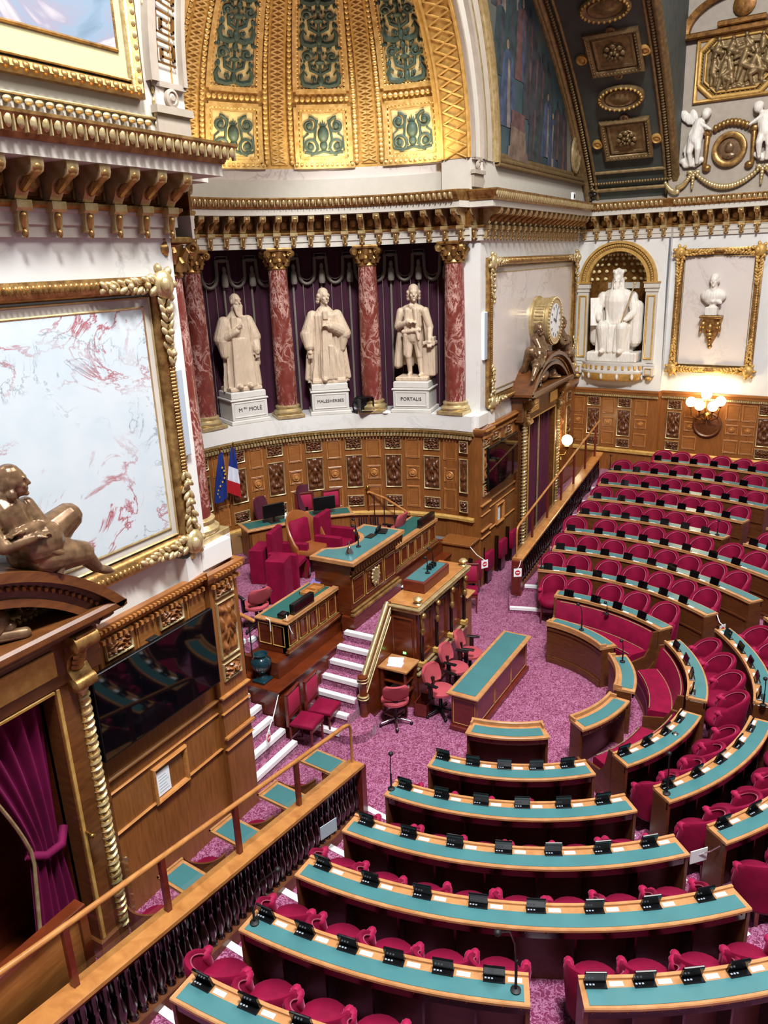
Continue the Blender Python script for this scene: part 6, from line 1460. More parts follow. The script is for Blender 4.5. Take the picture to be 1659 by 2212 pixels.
def office_chair(x, y, z, rz, label, mat, hb, group, arms=True, base=True):
    t = thing('office_chair', label, 'chair', (x, y, z), rz, group)
    a = MB(); a.grid(lambda u, v: ((u - .5)*.44*(1 - .15*abs(v - .4)), .2 + .05*(1 - (2*u - 1)**2) - .035*0 + .06*v, .62 + hb*v), 10, 10); b_ = MB()
    def bk(u, v, o): w = .23*(1 - .3*(2*v - 1)**4); q = (2*u - 1); return (q*w, .2 + o - .05*q*q + .1*v, .6 + hb*v)
    b_.grid(lambda u, v: bk(u, v, -.03), 10, 12); b_.grid(lambda u, v: bk(1 - u, v, .03), 10, 12)
    for s_ in (0, 1): b_.grid(lambda u, v: (lambda p, q: tuple(p[i] + (q[i] - p[i])*u for i in range(3)))(bk(s_, v, .03 if s_ == 0 else -.03), bk(s_, v, -.03 if s_ == 0 else .03)), 1, 12)
    b_.grid(lambda u, v: bk(u, 1, -.03 + .06*v), 10, 1); b_.build('backrest', mat, t, smooth=70)
    a = MB(); a.lathe([(.2, .44), (.25, .47), (.25, .51), (.21, .54), (0, .55)], n=24); a.build('seat', mat, t, smooth=50)
    a = MB(); a.box(-.03, .03, .15, .21, .42, .7); a.box(-.03, .03, 0, .2, .41, .44); a.cap((0, 0, .1), (0, 0, .44), .035, .03, 10)
    if arms:
        for s_ in (-1, 1): c_ = MB(); c_.box(s_*.27 - .02, s_*.27 + .02, -.02, .06, .44, .71); c_.box(min(0, s_*.29), max(0, s_*.29), -.0, .04, .42, .45); c_.bbox(s_*.28 - .035, s_*.28 + .035, -.14, .12, .7, .735, .01); c_.build('armrest', 'black', t, smooth=40)
    a.build('column', 'black', t, smooth=40)
    if base:
        a = MB()
        for k in range(5): q = k*2*pi/5 + .3; a.cap((0, 0, .12), (.28*cos(q), .28*sin(q), .07), .028, .02, 8)
        a.build('star_base', 'chrome' if not arms else 'black', t, smooth=50)
        for k in range(5): q = k*2*pi/5 + .3; a = MB(); a.ell((.29*cos(q), .29*sin(q), .035), (.03, .03, .035), 8, 6); a.build('caster', 'black', t, smooth=60)
    return t
office_chair(14.1, 11.25, PZ, .0, 'plum high-backed office chair below the blue starry flag', 'velvetdark', .62, 'plum office chairs', False)
office_chair(15.2, 10.8, PZ, -.5, 'plum high-backed office chair beside the red wooden chairs', 'velvetdark', .66, 'plum office chairs', False)
def wooden_chair(x, y, z, rz, label, group, s=1.0):
    t = thing('wooden_chair', label, 'chair', (x, y, z), rz, group)
    a = MB(); a.bbox(-.22, .22, -.24, .2, .45*s, .54*s, .03); a.build('seat', 'velvet', t, smooth=50)
    a = MB(); a.bbox(-.19, .19, .2, .25, .62*s, 1.02*s, .02, 0, Matrix.Translation((0, 0, 0))); a.build('back_pad', 'velvetpink', t, smooth=50)
    a = MB()
    for sx in (-1, 1): a.box(sx*.21 - .02, sx*.21 + .02, .2, .25, .45*s, 1.06*s)
    a.bbox(-.23, .23, .2, .25, 1.03*s, 1.08*s, .01); a.box(-.21, .21, .205, .245, .58*s, .62*s); a.box(-.22, .22, -.23, -.2, .4*s, .46*s); a.build('back_frame', 'redwood', t, smooth=30)
    for sx in (-1, 1):
        for sy in (-.2, .2): a = MB(); a.tube([(sx*.19, sy, .45*s), (sx*.19, sy + .02*sy, 0)], [.025, .016], 6); a.build('leg', 'redwood', t, smooth=50)
    return t
wooden_chair(15.6, 10.35, PZ, -.75, 'red velvet wooden chair against the apse panelling below a low carved panel', 'red wooden chairs on the platform'); wooden_chair(15.1, 10.85, PZ, -.8, 'red velvet wooden chair against the apse between plum chair and its twin', 'red wooden chairs on the platform')
mb = MB()
m = T(13.45, 11.75, PZ, -.5)
for q in ((-.2, .2, -.14, -.13), (-.2, .2, .13, .14), (-.2, -.19, -.14, .14), (.19, .2, -.14, .14), (-.2, .2, -.14, .14)): mb.box(*q, 0, .42 if q != (-.2, .2, -.14, .14) else .01, 0, m)
single('waste_box', 'brown open waste box beneath the flags', 'box', mb, 'card', 30)
mb = MB(); mb.bbox(-.4, .4, -.12, .12, 0, .05, .01, 0, T(12.85, 11.2, PZ, -.4)); single('footrest', 'dark low footrest on the platform carpet below the flags', 'footrest', mb, 'velvetdark')
office_chair(15.1, 8.35, PZ, pi, 'coral office chair behind the doorway-side platform desk', 'office', .34, 'coral office chairs'); office_chair(10.35, 8.75, PZ, pi - .4, 'coral office chair behind the vase-side platform desk', 'office', .3, 'coral office chairs')
t = wthing('brass_railing', 'brass-knobbed handrail on dark posts at the back stairs of the platform', 'railing', (16.2, 8.8, PZ)); a = MB(); a.tube([(16.3, 9.72, PZ + .95), (16.25, 9.2, PZ + .85), (16.2, 8.5, PZ + .55)], .03, 8); a.build('handrail', 'oaklight', t, smooth=60); a = MB(); a.lathe([(.03, 0), (.03, .9), (.05, .93), (.03, .97), (.06, 1.03), (.03, 1.1), (0, 1.13)], (16.3, 9.74, PZ), 12); a.build('newel_post', 'brass', t, smooth=50)
for k in range(4): a = MB(); y = 9.55 - .3*k; a.tube([(16.28 - .02*k, y, PZ), (16.28 - .02*k, y, PZ + .92 - .1*k)], .012, 6); a.build('post', 'blackmatte', t)
mb = MB()
for k in range(9): mb.box(-.25 + .06*k, -.215 + .06*k, -.02, 0, 0, .2, 0, T(NX + 4.54*cos(radians(27)), NY + 4.54*sin(radians(27)), 1.42, radians(27) - pi/2))
single('wall_grille', 'dark heating grille low in the curved oak panelling', 'grille', mb, 'darkwood')

# ================================================================== TRIBUNE
TX0, TX1, TY0, TY1 = 11.33, 13.5, 5.88, 6.42
t = wthing('speaker_tribune', 'tall carved mahogany speaking tribune with gilt brackets and cornice', 'lectern', (12.4, 6.15, 0))
a = MB(); a.box(TX0, TX1, TY0, TY1, 0, 1.88); a.bbox(TX0 - .06, TX1 + .06, TY0 - .08, TY1, 0, .1, .02); a.box(TX0 - .03, TX1 + .03, TY0 - .05, TY1, .1, .56)
for x in (11.75, 12.42, 13.08): a.frame(x - .2, x + .2, .85, 1.7, .04, .03, TY0, 0)
R_ = Matrix.Translation((TX0, 6.15, 0)) @ Matrix.Rotation(-pi/2, 4, 'Z'); a.frame(-.22, .22, .8, 1.7, .04, .03, 0, 0, R_); a.build('tribune_body', 'mahogany', t, smooth=30)
a = MB(); a.bbox(TX0 - .05, TX1 + .05, TY0 - .07, TY1, .56, .62, .015); a.bbox(TX0 - .03, TX1 + .03, TY0 - .04, TY1, .66, .7, .01); a.bbox(TX0 - .06, TX1 + .06, TY0 - .09, TY1 + .02, 1.82, 1.88, .015); a.bbox(TX0 - .1, TX1 + .1, TY0 - .13, TY1 + .04, 1.9, 1.95, .015)
for k in range(34): a.box(TX0 - .08 + .068*k, TX0 - .045 + .068*k, TY0 - .13, TY0 - .08, 1.86, 1.9)
a.build('gilt_cornice', 'goldpale', t, smooth=30)
for x in (11.45, 12.08, 12.75, 13.38):
    a = MB(); a.cap((x, TY0 - .06, 1.78), (x, TY0 - .08, 1.45), .05, .03, 8); a.ell((x, TY0 - .1, 1.74), (.06, .05, .06), 8, 6); a.ell((x, TY0 - .08, 1.42), (.05, .05, .09), 8, 6); a.build('gilt_bracket', 'gold', t, smooth=60)
    a = MB(); a.lathe([(.05, .7), (.05, .78), (.035, .8), (.035, 1.34), (.05, 1.38)], (x, TY0 - .06, 0), 12); a.build('colonnette', 'darkwood', t, smooth=40)
    a = MB(); a.bbox(x - .07, x + .07, TY0 - .12, TY0, .7, .82, .02); a.build('gilt_foot', 'goldflat', t, smooth=40)
a = MB(); a.bbox(TX0 - .04, TX1 + .04, TY0 - .06, TY1 + .02, 1.95, 1.98, .01); a.build('tribune_top', 'oaklight', t, smooth=30)
for (x, y) in ((11.4, 5.86), (13.44, 5.86)): a = MB(); a.lathe([(.06, 0), (.07, .03), (.04, .06), (.08, .1), (.09, .13), (.05, .17), (0, .18)], (x, y, 1.96), 14); a.build('finial', 'goldpale', t, smooth=50)
t = wthing('reading_desk', 'sloping wooden reading desk with green top set on the tribune', 'lectern', (12.45, 6.1, 1.98)); a = MB(); a.bbox(11.85, 12.95, 5.95, 6.4, 1.98, 2.2, .015); a.build('desk_case', 'redwood', t, smooth=30); a = MB(); a.box(11.9, 12.9, 5.99, 6.36, 2.2, 2.207); a.build('writing_surface', 'leather', t)
gooseneck(12.3, 6.1, 2.207, .3, .06, 1.2, 'slim gooseneck microphone standing on the tribune reading desk'); gooseneck(12.75, 6.2, 2.207, .34, .08, 2.2, 'bent gooseneck microphone at the doorway end of the tribune reading desk')
mb = MB()
for k in range(3): mb.bbox(12.45 + .1*k, 12.5 + .1*k, 6.1, 6.2, 2.207, 2.3, .008)
single('control_buttons', 'small black control blocks on the tribune reading desk', 'control', mb, 'black')
t = wthing('side_lectern', 'small oak side lectern with open shelf against the tribune', 'lectern', (10.97, 6.08, 0)); a = MB(); a.box(11.1, 11.2, 5.82, 6.34, 0, .9); a.box(10.76, 11.2, 6.28, 6.34, 0, .9); a.box(10.78, 11.2, 5.84, 6.3, .42, .45); a.box(10.76, 10.8, 5.82, 5.86, 0, .9); a.box(10.78, 11.2, 5.84, 6.3, .64, .66); a.build('shelf_body', 'mahogany', t); a = MB(); a.bbox(10.72, 11.24, 5.78, 6.36, .9, .96, .015); a.build('lectern_top', 'desk', t, smooth=30)
mb = MB(); m = T(10.95, 6.1, .962, .2); mb.box(-.16, .02, -.14, .14, 0, .012, 0, m); mb.box(-.02, .17, -.12, .16, .012, .02, 0, m @ Matrix.Rotation(.15, 4, 'Z')); single('loose_papers', 'loose pink and white papers on the small oak side lectern', 'papers', mb, simple('pinkish_paper', '#efd3e6', .8, var=.05))
mb = MB(); mb.box(10.85, 11.05, 5.9, 6.2, .452, .5); single('document_stack', 'white documents on the shelf of the small side lectern', 'papers', mb, 'paper')
t = wthing('right_lectern', 'small oak ledge lectern on the doorway side of the tribune', 'lectern', (13.75, 6.0, 0)); t.name = 'side_lectern'; a = MB(); a.box(13.58, 13.85, 5.85, 6.3, 0, 1.2); a.build('lectern_body', 'oak', t); a = MB(); a.bbox(13.53, 13.95, 5.8, 6.34, 1.2, 1.25, .015); a.build('lectern_top', 'desk', t, smooth=30)
mb = MB(); mb.box(11.318, 11.33, 6.1, 6.16, .95, .99); single('indicator_light', 'tiny green indicator light on the dark flank of the tribune', 'light', mb, 'led')
t = wthing('sloping_banister', 'sloping mahogany banister with gilt mouldings beside the carpeted stairs', 'banister', (10.75, 6.4, 0))
def slope(x): return .92 + (x - 10.3)*1.18
a = MB(); V = [(10.25, y, 0) for y in (6.36, 6.46)]; a.add([(10.3, 6.36, 0), (11.3, 6.36, 0), (11.3, 6.36, slope(11.2)), (10.3, 6.36, slope(10.3)), (10.3, 6.47, 0), (11.3, 6.47, 0), (11.3, 6.47, slope(11.2)), (10.3, 6.47, slope(10.3))], [(0, 1, 2, 3), (7, 6, 5, 4), (0, 3, 7, 4), (1, 5, 6, 2), (3, 2, 6, 7)]); a.build('parapet', 'mahogany', t)
a = MB()
for d, r, y in ((0, .045, 6.415), (-.09, .02, 6.35), (-.16, .015, 6.35), (-.28, .015, 6.35), (-.06, .015, 6.48)): a.tube([(10.28, y, slope(10.3) + d), (11.25, y, slope(11.2) + d)], r, 8)
a.build('gilt_handrail', 'goldpale', t, smooth=60)
a = MB(); a.lathe([(.1, 0), (.1, .12), (.07, .16), (.075, .5), (.1, .56), (.07, .6), (.075, .85), (.1, .9), (.09, .97), (0, 1.0)], (10.26, 6.415, 0), 16); a.build('newel_post', 'mahogany', t, smooth=40)
a = MB()
for z in (.14, .53, .58, .87, .93): a.lathe([(.08, -.015), (.105, 0), (.08, .015)], (10.26, 6.415, z), 16)
a.build('newel_rings', 'goldpale', t, smooth=50)
# secretaries' table
t = wthing('shorthand_table', 'long red mahogany table with green leather top in mid carpet', 'table', (12.0, 4.75, 0)); m = T(12.05, 4.72, 0, -.022)
a = MB(); a.box(-1.25, 1.25, -.26, .2, .08, .7, 0, m); a.bbox(-1.29, 1.29, -.3, .22, 0, .1, .015, 0, m)
for k in range(3): a.frame(-1.2 + .81*k, -.42 + .81*k, .16, .64, .012, .006, -.26, 1, m)
a.frame(-.2, .22, .14, .64, .012, .006, 0, 1, m @ T(-1.25, -.03, 0) @ Matrix.Rotation(-pi/2, 4, 'Z')); a.build('table_body', ['redwood', 'goldflat'], t, smooth=30)
a = MB(); a.bbox(-1.32, 1.32, -.33, .27, .7, .76, .02, 0, m); a.build('table_top', 'desk', t, smooth=30); a = MB(); a.box(-1.24, 1.24, -.25, .19, .76, .766, 0, m); a.build('writing_surface', 'leather', t)
for i, (x, y) in enumerate(((11.15, 5.32), (12.0, 5.4), (12.65, 5.38))): office_chair(x, y, 0, pi*0 + .2*(i - 1) + 0, 'coral office chair with black arms, %s along the long green table from the near end' % ORD[i], 'office', .32, 'coral office chairs')
office_chair(10.52, 5.92, 0, pi/2 + .6, 'coral office chair on chrome castors beside the small side lectern', 'office', .3, 'coral office chairs', False)
mb = MB(); m = T(11.08, 5.62, 0, .1)
for q in ((-.2, .2, -.13, -.11), (-.2, .2, .11, .13), (-.2, -.18, -.13, .13), (.18, .2, -.13, .13)): mb.box(*q, 0, .26, 0, m)
mb.box(-.2, .2, -.13, .13, 0, .02, 0, m); single('wooden_bin', 'small open wooden bin at the foot of the tribune', 'bin', mb, 'redwood', 30)
wooden_chair(9.27, 6.98, 0, .12, 'red velvet wooden chair against the platform, beside the near stairs', 'red wooden chairs below the platform'); wooden_chair(9.76, 6.94, 0, .12, 'red velvet wooden chair against the platform, beside the carpeted stair flight', 'red wooden chairs below the platform')
wooden_chair(15.45, 6.6, 0, -1.2, 'small red wooden chair behind the tribune by the stair end', 'red wooden chairs below the platform')
for i, x in enumerate((16.35, 17.15, 18.1, 18.9)):
    t = thing('folding_wall_seat', 'red folding wall seat below the far screen, %s from the platform' % ORD[i], 'seat', (x, WY - .1, 0), 0, 'folding seats along the far wall')
    a = MB(); a.bbox(-.2, .2, -.2, -.08, .36, .86, .03); a.build('seat_pad', 'velvet', t, smooth=50); a = MB(); a.bbox(-.14, .14, -.16, -.04, .02, .36, .02); a.box(-.2, -.17, -.1, 0, 0, 1.0); a.build('bracket', 'darkwood', t)
# no entry signs on chains
def sign(p, n_ang, label, chain):
    t = wthing('no_entry_sign', label, 'sign', p, 'small no entry signs'); m = T(*p, n_ang)
    a = MB(); a.box(-.09, .09, -.004, .004, -.1, .1, 0, m); a.build('sign_card', 'whiteplastic', t); a = MB(); a.lathe([(.06, 0), (.06, .004), (0, .004)], n=20, mat=m @ T(0, -.004, 0) @ RX); a.build('red_disc', 'red', t); a = MB(); a.box(-.04, .04, -.011, -.008, -.012, .012, 0, m); a.build('white_bar', 'whiteplastic', t)
    if chain: a = MB(); a.tube([chain[0], tuple((chain[0][i] + chain[1][i])/2 - (.05 if i == 2 else 0) for i in range(3)), chain[1]], .008, 5); a.build('chain', 'whiteplastic', t)
sign((8.42, 7.12, .62), .3, 'small no entry sign hung across the near stairs', ((9.1, 7.38, 1.0), (8.42, 7.12, .73)))
sign((15.95, 6.4, 1.0), -.6, 'small no entry sign hung on the stair rail behind the tribune', ((16.2, 6.9, 1.3), (15.95, 6.4, 1.1)))

# ================================================================== BENCHES
FX, FY = 11.6, 4.2                        # centre of the far block of benches
ZT = .952
def pt(cx, cy, r, deg, z=0): a = radians(deg); return (cx + r*cos(a), cy + r*sin(a), z)
def curved_desk(label, cx, cy, ri, z, zf, a0, a1, seats, depth=.31, group='curved green-topped bench desks', front='deskfront', name='bench_desk', pad0=.1):
    A0, A1 = radians(a0), radians(a1); n = max(8, int(abs(a1 - a0)/2)); rm = ri + depth/2; am = (A0 + A1)/2
    t = wthing(name, label, 'desk', (cx + rm*cos(am), cy + rm*sin(am), zf), group)
    mb = MB(); ann(mb, cx, cy, ri - .02, ri + depth, z - .036, z, A0, A1, n, bev=.01); mb.build('desk_top', 'desk', t, smooth=30)
    e = .05/ri
    mb = MB(); ann(mb, cx, cy, ri + pad0, ri + depth - .035, z, z + .005, A0 + e, A1 - e, n); mb.build('writing_pad', 'leather', t)
    mb = MB(); ann(mb, cx, cy, ri - .02, ri + .015, z, z + .022, A0, A1, n); mb.build('ledge_rail', 'desk', t)
    mb = MB(); ann(mb, cx, cy, ri + .01, ri + .05, zf, z - .045, A0, A1, n)
    for zz in (.12, .55): ann(mb, cx, cy, ri - .01, ri + .02, zf + zz*(z - zf), zf + zz*(z - zf) + .035, A0, A1, n)
    ann(mb, cx, cy, ri - .015, ri + .02, zf, zf + .08, A0, A1, n); mb.build('front_panel', front, t, smooth=30)
    mb = MB(); ann(mb, cx, cy, ri + depth - .05, ri + depth - .03, z - .15, z - .045, A0, A1, n)
    for k in range(seats*2 + 1):
        a = A0 + (A1 - A0)*k/(seats*2); w = .012
        if k % 2 == 0 and 0 < k < seats*2: mb.box(0.05, depth - .06, -w, w, zf, z - .05, 0, T(cx, cy, 0, a) @ T(ri, 0, 0))
    mb.build('knee_divider', 'darkwood', t)
    for a in (A0, A1): mb = MB(); mb.bbox(-.01, depth - .02, -.02, .02, zf, z - .045, .006, 0, T(cx, cy, 0, a + (.02/ri if a == A0 else -.02/ri)) @ T(ri, 0, 0)); mb.build('end_panel', front, t)
    mb = MB()
    for k in range(seats*3): a = A0 + (A1 - A0)*(k + .5)/(seats*3); mb.ell((cx + (ri + depth - .026)*cos(a), cy + (ri + depth - .026)*sin(a), z - .075), .009, 6, 4)
    mb.build('brass_studs', 'brass', t); return t
# voting terminals and name cards
term0 = thing('voting_terminal', 'x', 'terminal'); 
mb = MB(); m = T(0, 0, 0) @ Matrix.Rotation(-.28, 4, 'X'); mb.bbox(-.1, .1, -.012, .012, .012, .17, .006, 0, m); mb.build('flip_screen', 'screen', term0, smooth=30)
mb = MB(); mb.bbox(-.102, .102, -.012, .085, 0, .018, .005); mb.build('keypad_base', 'black', term0, smooth=30)
mb = MB()
for k in range(3): mb.box(.01 + .03*k, .028 + .03*k, .04, .056, .018, .02)
mb.build('keypad_buttons', 'greyspk', term0)
mb = MB(); mb.box(-.065, .065, 0, .05, 0, .006); card0 = mb.build('name_card', 'paper'); tag(card0, 'x', 'card')
# tub chair
tc = thing('tub_chair', 'x', 'chair')
mb = MB(); hfun = tub(mb, .265, .205, .3, .9, .68, 112); back = mb.build('backrest', 'velvet', tc, smooth=60)
mb = MB(); pts = []
for i in range(21):
    u = -.92 + 1.84*i/20; q = radians(90 + 112*u); fl = 1 + .1*(1 - abs(u)); r = .205*1.0*fl; pts.append((r*cos(q), r*sin(q), hfun(u) - .035))
mb.tube(pts, .006, 5); mb.build('piping', simple('pale_piping', '#a34a5e', .7), back, smooth=60)
M['armvelvet'] = simple('highlit_rose_velvet', '#96143f', .65, sheen=.4, sheen_tint='#f090c0', spec=.2)  # paler rose than the seat: pink highlight on the arms put into the colour
for s_ in (-1, 1):
    mb = MB(); q = radians(90 + s_*112); x, y = .24*cos(q), .24*sin(q); mb.cap((x, y + .03, .64), (x*1.0, y - .02, .46), .05, .035, 10); mb.ell((x, y - .0, .655), (.045, .06, .04), 10, 7); mb.build('arm_roll', 'armvelvet', tc, smooth=60)
mb = MB(); mb.lathe([(.2, .36), (.24, .39), (.25, .46), (.225, .51), (.1, .535), (0, .537)], (0, -.035, 0), 22); mb.build('seat', 'velvet', tc, smooth=60)
mb = MB(); mb.lathe([(.22, .26), (.245, .28), (.245, .36), (.22, .37)], (0, 0, 0), 22); mb.build('seat_frame', 'velvetdark', tc, smooth=40)
for sx in (-1, 1):
    for sy in (-1, 1): mb = MB(); mb.tube([(sx*.16, sy*.16, .28), (sx*.175, sy*.18, 0)], [.024, .014], 6); mb.build('leg', 'redwood', tc, smooth=60)
used = dict(t=False, c=False, n=False)
def first(root, key, loc, rz, label, group, scale=None):
    if not used[key]:
        used[key] = True; root.location = loc; root.rotation_euler = (0, 0, rz); root['label'] = label; root['group'] = group
        if scale: root.scale = (scale,)*3
        return root
    return dup(root, loc, rz, label, group, scale)
def terminal(cx, cy, r, deg, z, label, group): return first(term0, 't', pt(cx, cy, r, deg, z), radians(deg) - pi/2, label, group)
def namecard(cx, cy, r, deg, z, label, group): return first(card0, 'n', pt(cx, cy, r, deg, z), radians(deg) - pi/2, label, group)
def chair(cx, cy, r, deg, z, label, group, jit=0, scale=None): return first(tc, 'c', pt(cx, cy, r, deg, z), radians(deg) - pi/2 + jit, label, group, scale)
rj = random.Random(11)
# blocks of benches: name for labels, centre, ri(k), rows {k: (a0, a1, seats, chair angles or None)}
RIN = lambda k: 3.09 + .985*k
RIF = lambda k: 3.38 + .99*k
def lin_(a, b, n): return [a + (b - a)*(i + .5)/n for i in range(n)]
BLK = [
 ('lower', 'the near balustrade', HX, HY, RIN, {0: (-179, -138, 5, None), 1: (-181.3, -137.2, 6, None), 2: (-181.6, -136.4, 7, None), 3: (-181.4, -136.1, 8, None), 4: (-181.1, -157.9, 6, None), 5: (-180.8, -158.5, 6, None)}),
 ('lower inner', 'the narrow aisle', HX, HY, RIN, {4: (-154.2, -136, 5, None)}),
 ('middle', 'the lower aisle', HX, HY, RIN, {0: (-129.6, -96.2, 4, None), 1: (-131, -94.5, 5, None), 2: (-131, -96, 6, None)}),
 ('bend', 'the middle aisle', HX, HY, RIN, {0: (-88.5, -51.5, 4, None), 1: (-88, -52, 5, None), 2: (-88, -52, 6, None), 3: (-87, -52, 7, None)}),
 ('far', 'the far balustrade', FX, FY, RIF, {0: (3.6, -38.2, 5, (6.2, -1.5, -11.3, -19.6, -29.4)), 1: (11.5, -40, 7, (8.7, 2, -5.7, -12.7, -19.2, -25.5, -31.8)), 2: (9.3, -41.3, 8, (7.3, 2.1, -3.7, -9.4, -15.3, -20.4, -26, -31.2)), 3: (7.8, -41, 8, (6.5, .5, -4.3, -9.1, -13.6, -18.4, -24.1, -29)),
    4: (6.6, -21.6, 7, (5, 1, -2.8, -6.5, -10.3, -14.2, -18)), 5: (5.8, -21.3, 7, (4.1, -.2, -3.4, -7, -10.7, -13.9, -18.2)), 6: (5.0, -21.6, 8, (4, .7, -2.6, -5.8, -9.1, -12.3, -15.3, -18)), 7: (4.4, -21.2, 7, (3, .1, -2.6, -5.4, -9.0, -12.1, -15.7)), 8: (-1.4, -20, 6, (-1.9, -4.3, -6.9, -9.7, -12.4, -14.8))}),
 ('far inner', 'the far aisle', FX, FY, RIF, {4: (-25.4, -41.3, 5, None), 5: (-25.2, -41, 5, None)}),
]
for bn, ref, cx, cy, rf, rows in BLK:
    for k, (a0, a1, ns, ca) in rows.items():
        ri = rf(k); z = ZT + RISE*k; zf = RISE*k; lo, hi = min(a0, a1), max(a0, a1)
        row = '%s row from the carpet' % ORD[k]
        far = bn.startswith('far')
        curved_desk('curved green-topped bench desk, %s in the %s benches' % (row, bn), cx, cy, ri, z, zf, lo, hi, ns, .33 if far else .31, front='deskfront')
        e = math.degrees(.18/ri); sa = lin_(a0, a1, ns)
        for i, a in enumerate(sa):
            ta = ca[i] + .0 if ca and i < len(ca) else a - (0 if far else math.degrees(.08/ri))
            if not lo < ta < hi: continue
            terminal(cx, cy, ri + .03, ta, z + .0, 'black flip-up voting screen, %s place from %s, %s of %s benches' % (ORD[i], ref, row.replace(' from the carpet', ''), bn), 'voting screens of the %s benches' % bn)
            namecard(cx, cy, ri + .035, ta + math.degrees(.19/ri)*(1 if a1 > a0 else -1), z, 'white name card, %s from %s, %s of %s benches' % (ORD[i], ref, row.replace(' from the carpet', ''), bn), 'name cards of the %s benches' % bn)
        # chairs behind this desk
        cs_ = {2: [-180.3, -174.5, -169, -163.6, -158, -152, -146, -140], 3: [-180.4, -174.9, -169.9, -165, -160.2, -152, -147.4, -142.6, -138], 4: [-181, -176.7, -172.5, -168.3]}.get(k) if bn == 'lower' and k in (2, 3, 4) else ca or sa
        rc = ri + (.70 if far else .64 if bn == 'lower' else .6)
        if k == 2 and bn == 'lower' or True:
            for i, a in enumerate(cs_):
                if bn == 'lower' and (k == 5 or (k == 4 and i > 3)): continue
                if bn == 'lower inner': continue
                chair(cx, cy, rc, a, zf, 'crimson velvet tub chair, %s from %s, %s of the %s benches' % (ORD[i], ref, row.replace(' from the carpet', ''), bn), 'velvet tub chairs of the %s benches' % bn, rj.uniform(-.16, .16), 1.18 if far else 1.16)
# sofas in front of the first row
def sofa(label, cx, cy, ri, a0, a1):
    A0, A1 = radians(a0), radians(a1); am = (A0+A1)/2; t = wthing('curved_sofa', label, 'sofa', (cx + (ri - .3)*cos(am), cy + (ri - .3)*sin(am), 0), 'curved crimson sofas'); n = 20
    mb = MB(); ann(mb, cx, cy, ri - .58, ri - .1, .3, .5, A0 + .03, A1 - .03, n, bev=.04); mb.build('seat_cushion', 'velvet', t, smooth=40)
    mb = MB(); mb.sweep([((cx + (ri - .14)*cos(A0 + (A1-A0)*i/n), cy + (ri - .14)*sin(A0 + (A1-A0)*i/n), 0), (cos(A0 + (A1-A0)*i/n), sin(A0 + (A1-A0)*i/n), 0)) for i in range(n + 1)], [(-.04, .48), (.04, .86), (.08, .9), (.1, .86), (.1, .48)]); mb.build('backrest', 'velvet', t, smooth=40)
    mb = MB(); ann(mb, cx, cy, ri - .6, ri - .1, 0, .3, A0 + .01, A1 - .01, n); mb.build('plinth', 'velvetdark', t)
    mb = MB()
    for a in (A0, A1):
        mb.prism([(-.64, .0), (-.02, .0), (-.02, .93), (-.12, .93), (-.2, .6), (-.3, .45), (-.64, .4)], -.02, .02, 0, T(cx, cy, 0, a) @ T(ri, 0, 0) @ Matrix.Rotation(pi/2, 4, 'X'))
    ann(mb, cx, cy, ri - .62, ri - .58, .0, .06, A0, A1, n); mb.build('wood_trim', 'deskfront', t)
    mb = MB()
    for rr_, zz in ((ri - .56, .505), (ri - .2, .506)): mb.tube([(cx + rr_*cos(A0 + .05 + (A1-A0-.1)*i/n), cy + rr_*sin(A0 + .05 + (A1-A0-.1)*i/n), zz) for i in range(n + 1)], .008, 5)
    mb.tube([(cx + (ri - .08)*cos(A0 + .03 + (A1-A0-.06)*i/n), cy + (ri - .08)*sin(A0 + .03 + (A1-A0-.06)*i/n), .885) for i in range(n + 1)], .01, 5); mb.build('piping', 'goldpale', t); return t
sofa('curved crimson sofa below the far benches', FX, FY, 3.36, -38, 2.5); sofa('curved crimson sofa at the bend between far and bend benches', HX, HY, 3.06, -87.5, -53)
sofa('curved crimson sofa mostly hidden behind the middle benches', HX, HY, 3.06, -128.5, -97); sofa('curved crimson sofa hidden behind the lower front bench', HX, HY, 3.06, -178, -139)
# small desks facing the sofas
def inner_desk(a0, a1, label):
    A0, A1 = radians(a0), radians(a1); r0, r1 = 1.93, 2.25; n = 14; am = (A0+A1)/2; z = .85
    t = wthing('curved_table', label, 'table', (HX + 2.1*cos(am), HY + 2.1*sin(am), 0), 'small curved tables facing the sofas')
    mb = MB(); ann(mb, HX, HY, r0 + .02, r0 + .07, 0, z - .04, A0, A1, n); ann(mb, HX, HY, r0 - .02, r0 + .05, .0, .1, A0, A1, n); ann(mb, HX, HY, r0 - .01, r0 + .05, .1, .14, A0, A1, n); ann(mb, HX, HY, r0 + .0, r0 + .05, z - .14, z - .09, A0, A1, n)
    for a in (A0, A1): mb.box(0, .26, -.02, .02, 0, z - .04, 0, T(HX, HY, 0, a) @ T(r0 + .02, 0, 0))
    mb.build('table_body', 'deskfront', t, smooth=30)
    mb = MB(); ann(mb, HX, HY, r0 - .02, r1 + .02, z - .045, z, A0 - .012, A1 + .012, n, bev=.012); ann(mb, HX, HY, r0 - .02, r0 + .03, z, z + .07, A0 - .012, A1 + .012, n, bev=.01)
    for a in (A0, A1): mb.box(0, .12, -.015, .015, z, z + .06, 0, T(HX, HY, 0, a) @ T(r0, 0, 0))
    mb.build('table_top', 'desk', t, smooth=30)
    mb = MB(); ann(mb, HX, HY, r0 + .09, r1 - .03, z, z + .006, A0 + .025, A1 - .025, n); mb.build('writing_pad', 'leather', t)
    mb = MB()
    for k in range(5): a = A0 + (A1-A0)*(k + .5)/5; mb.ell((HX + (r1 + .015)*cos(a), HY + (r1 + .015)*sin(a), z - .1), .01, 6, 4)
    ann(mb, HX, HY, r1 - .03, r1 - .0, z - .14, z - .045, A0, A1, n); mb.build('apron', 'darkwood', t); return t
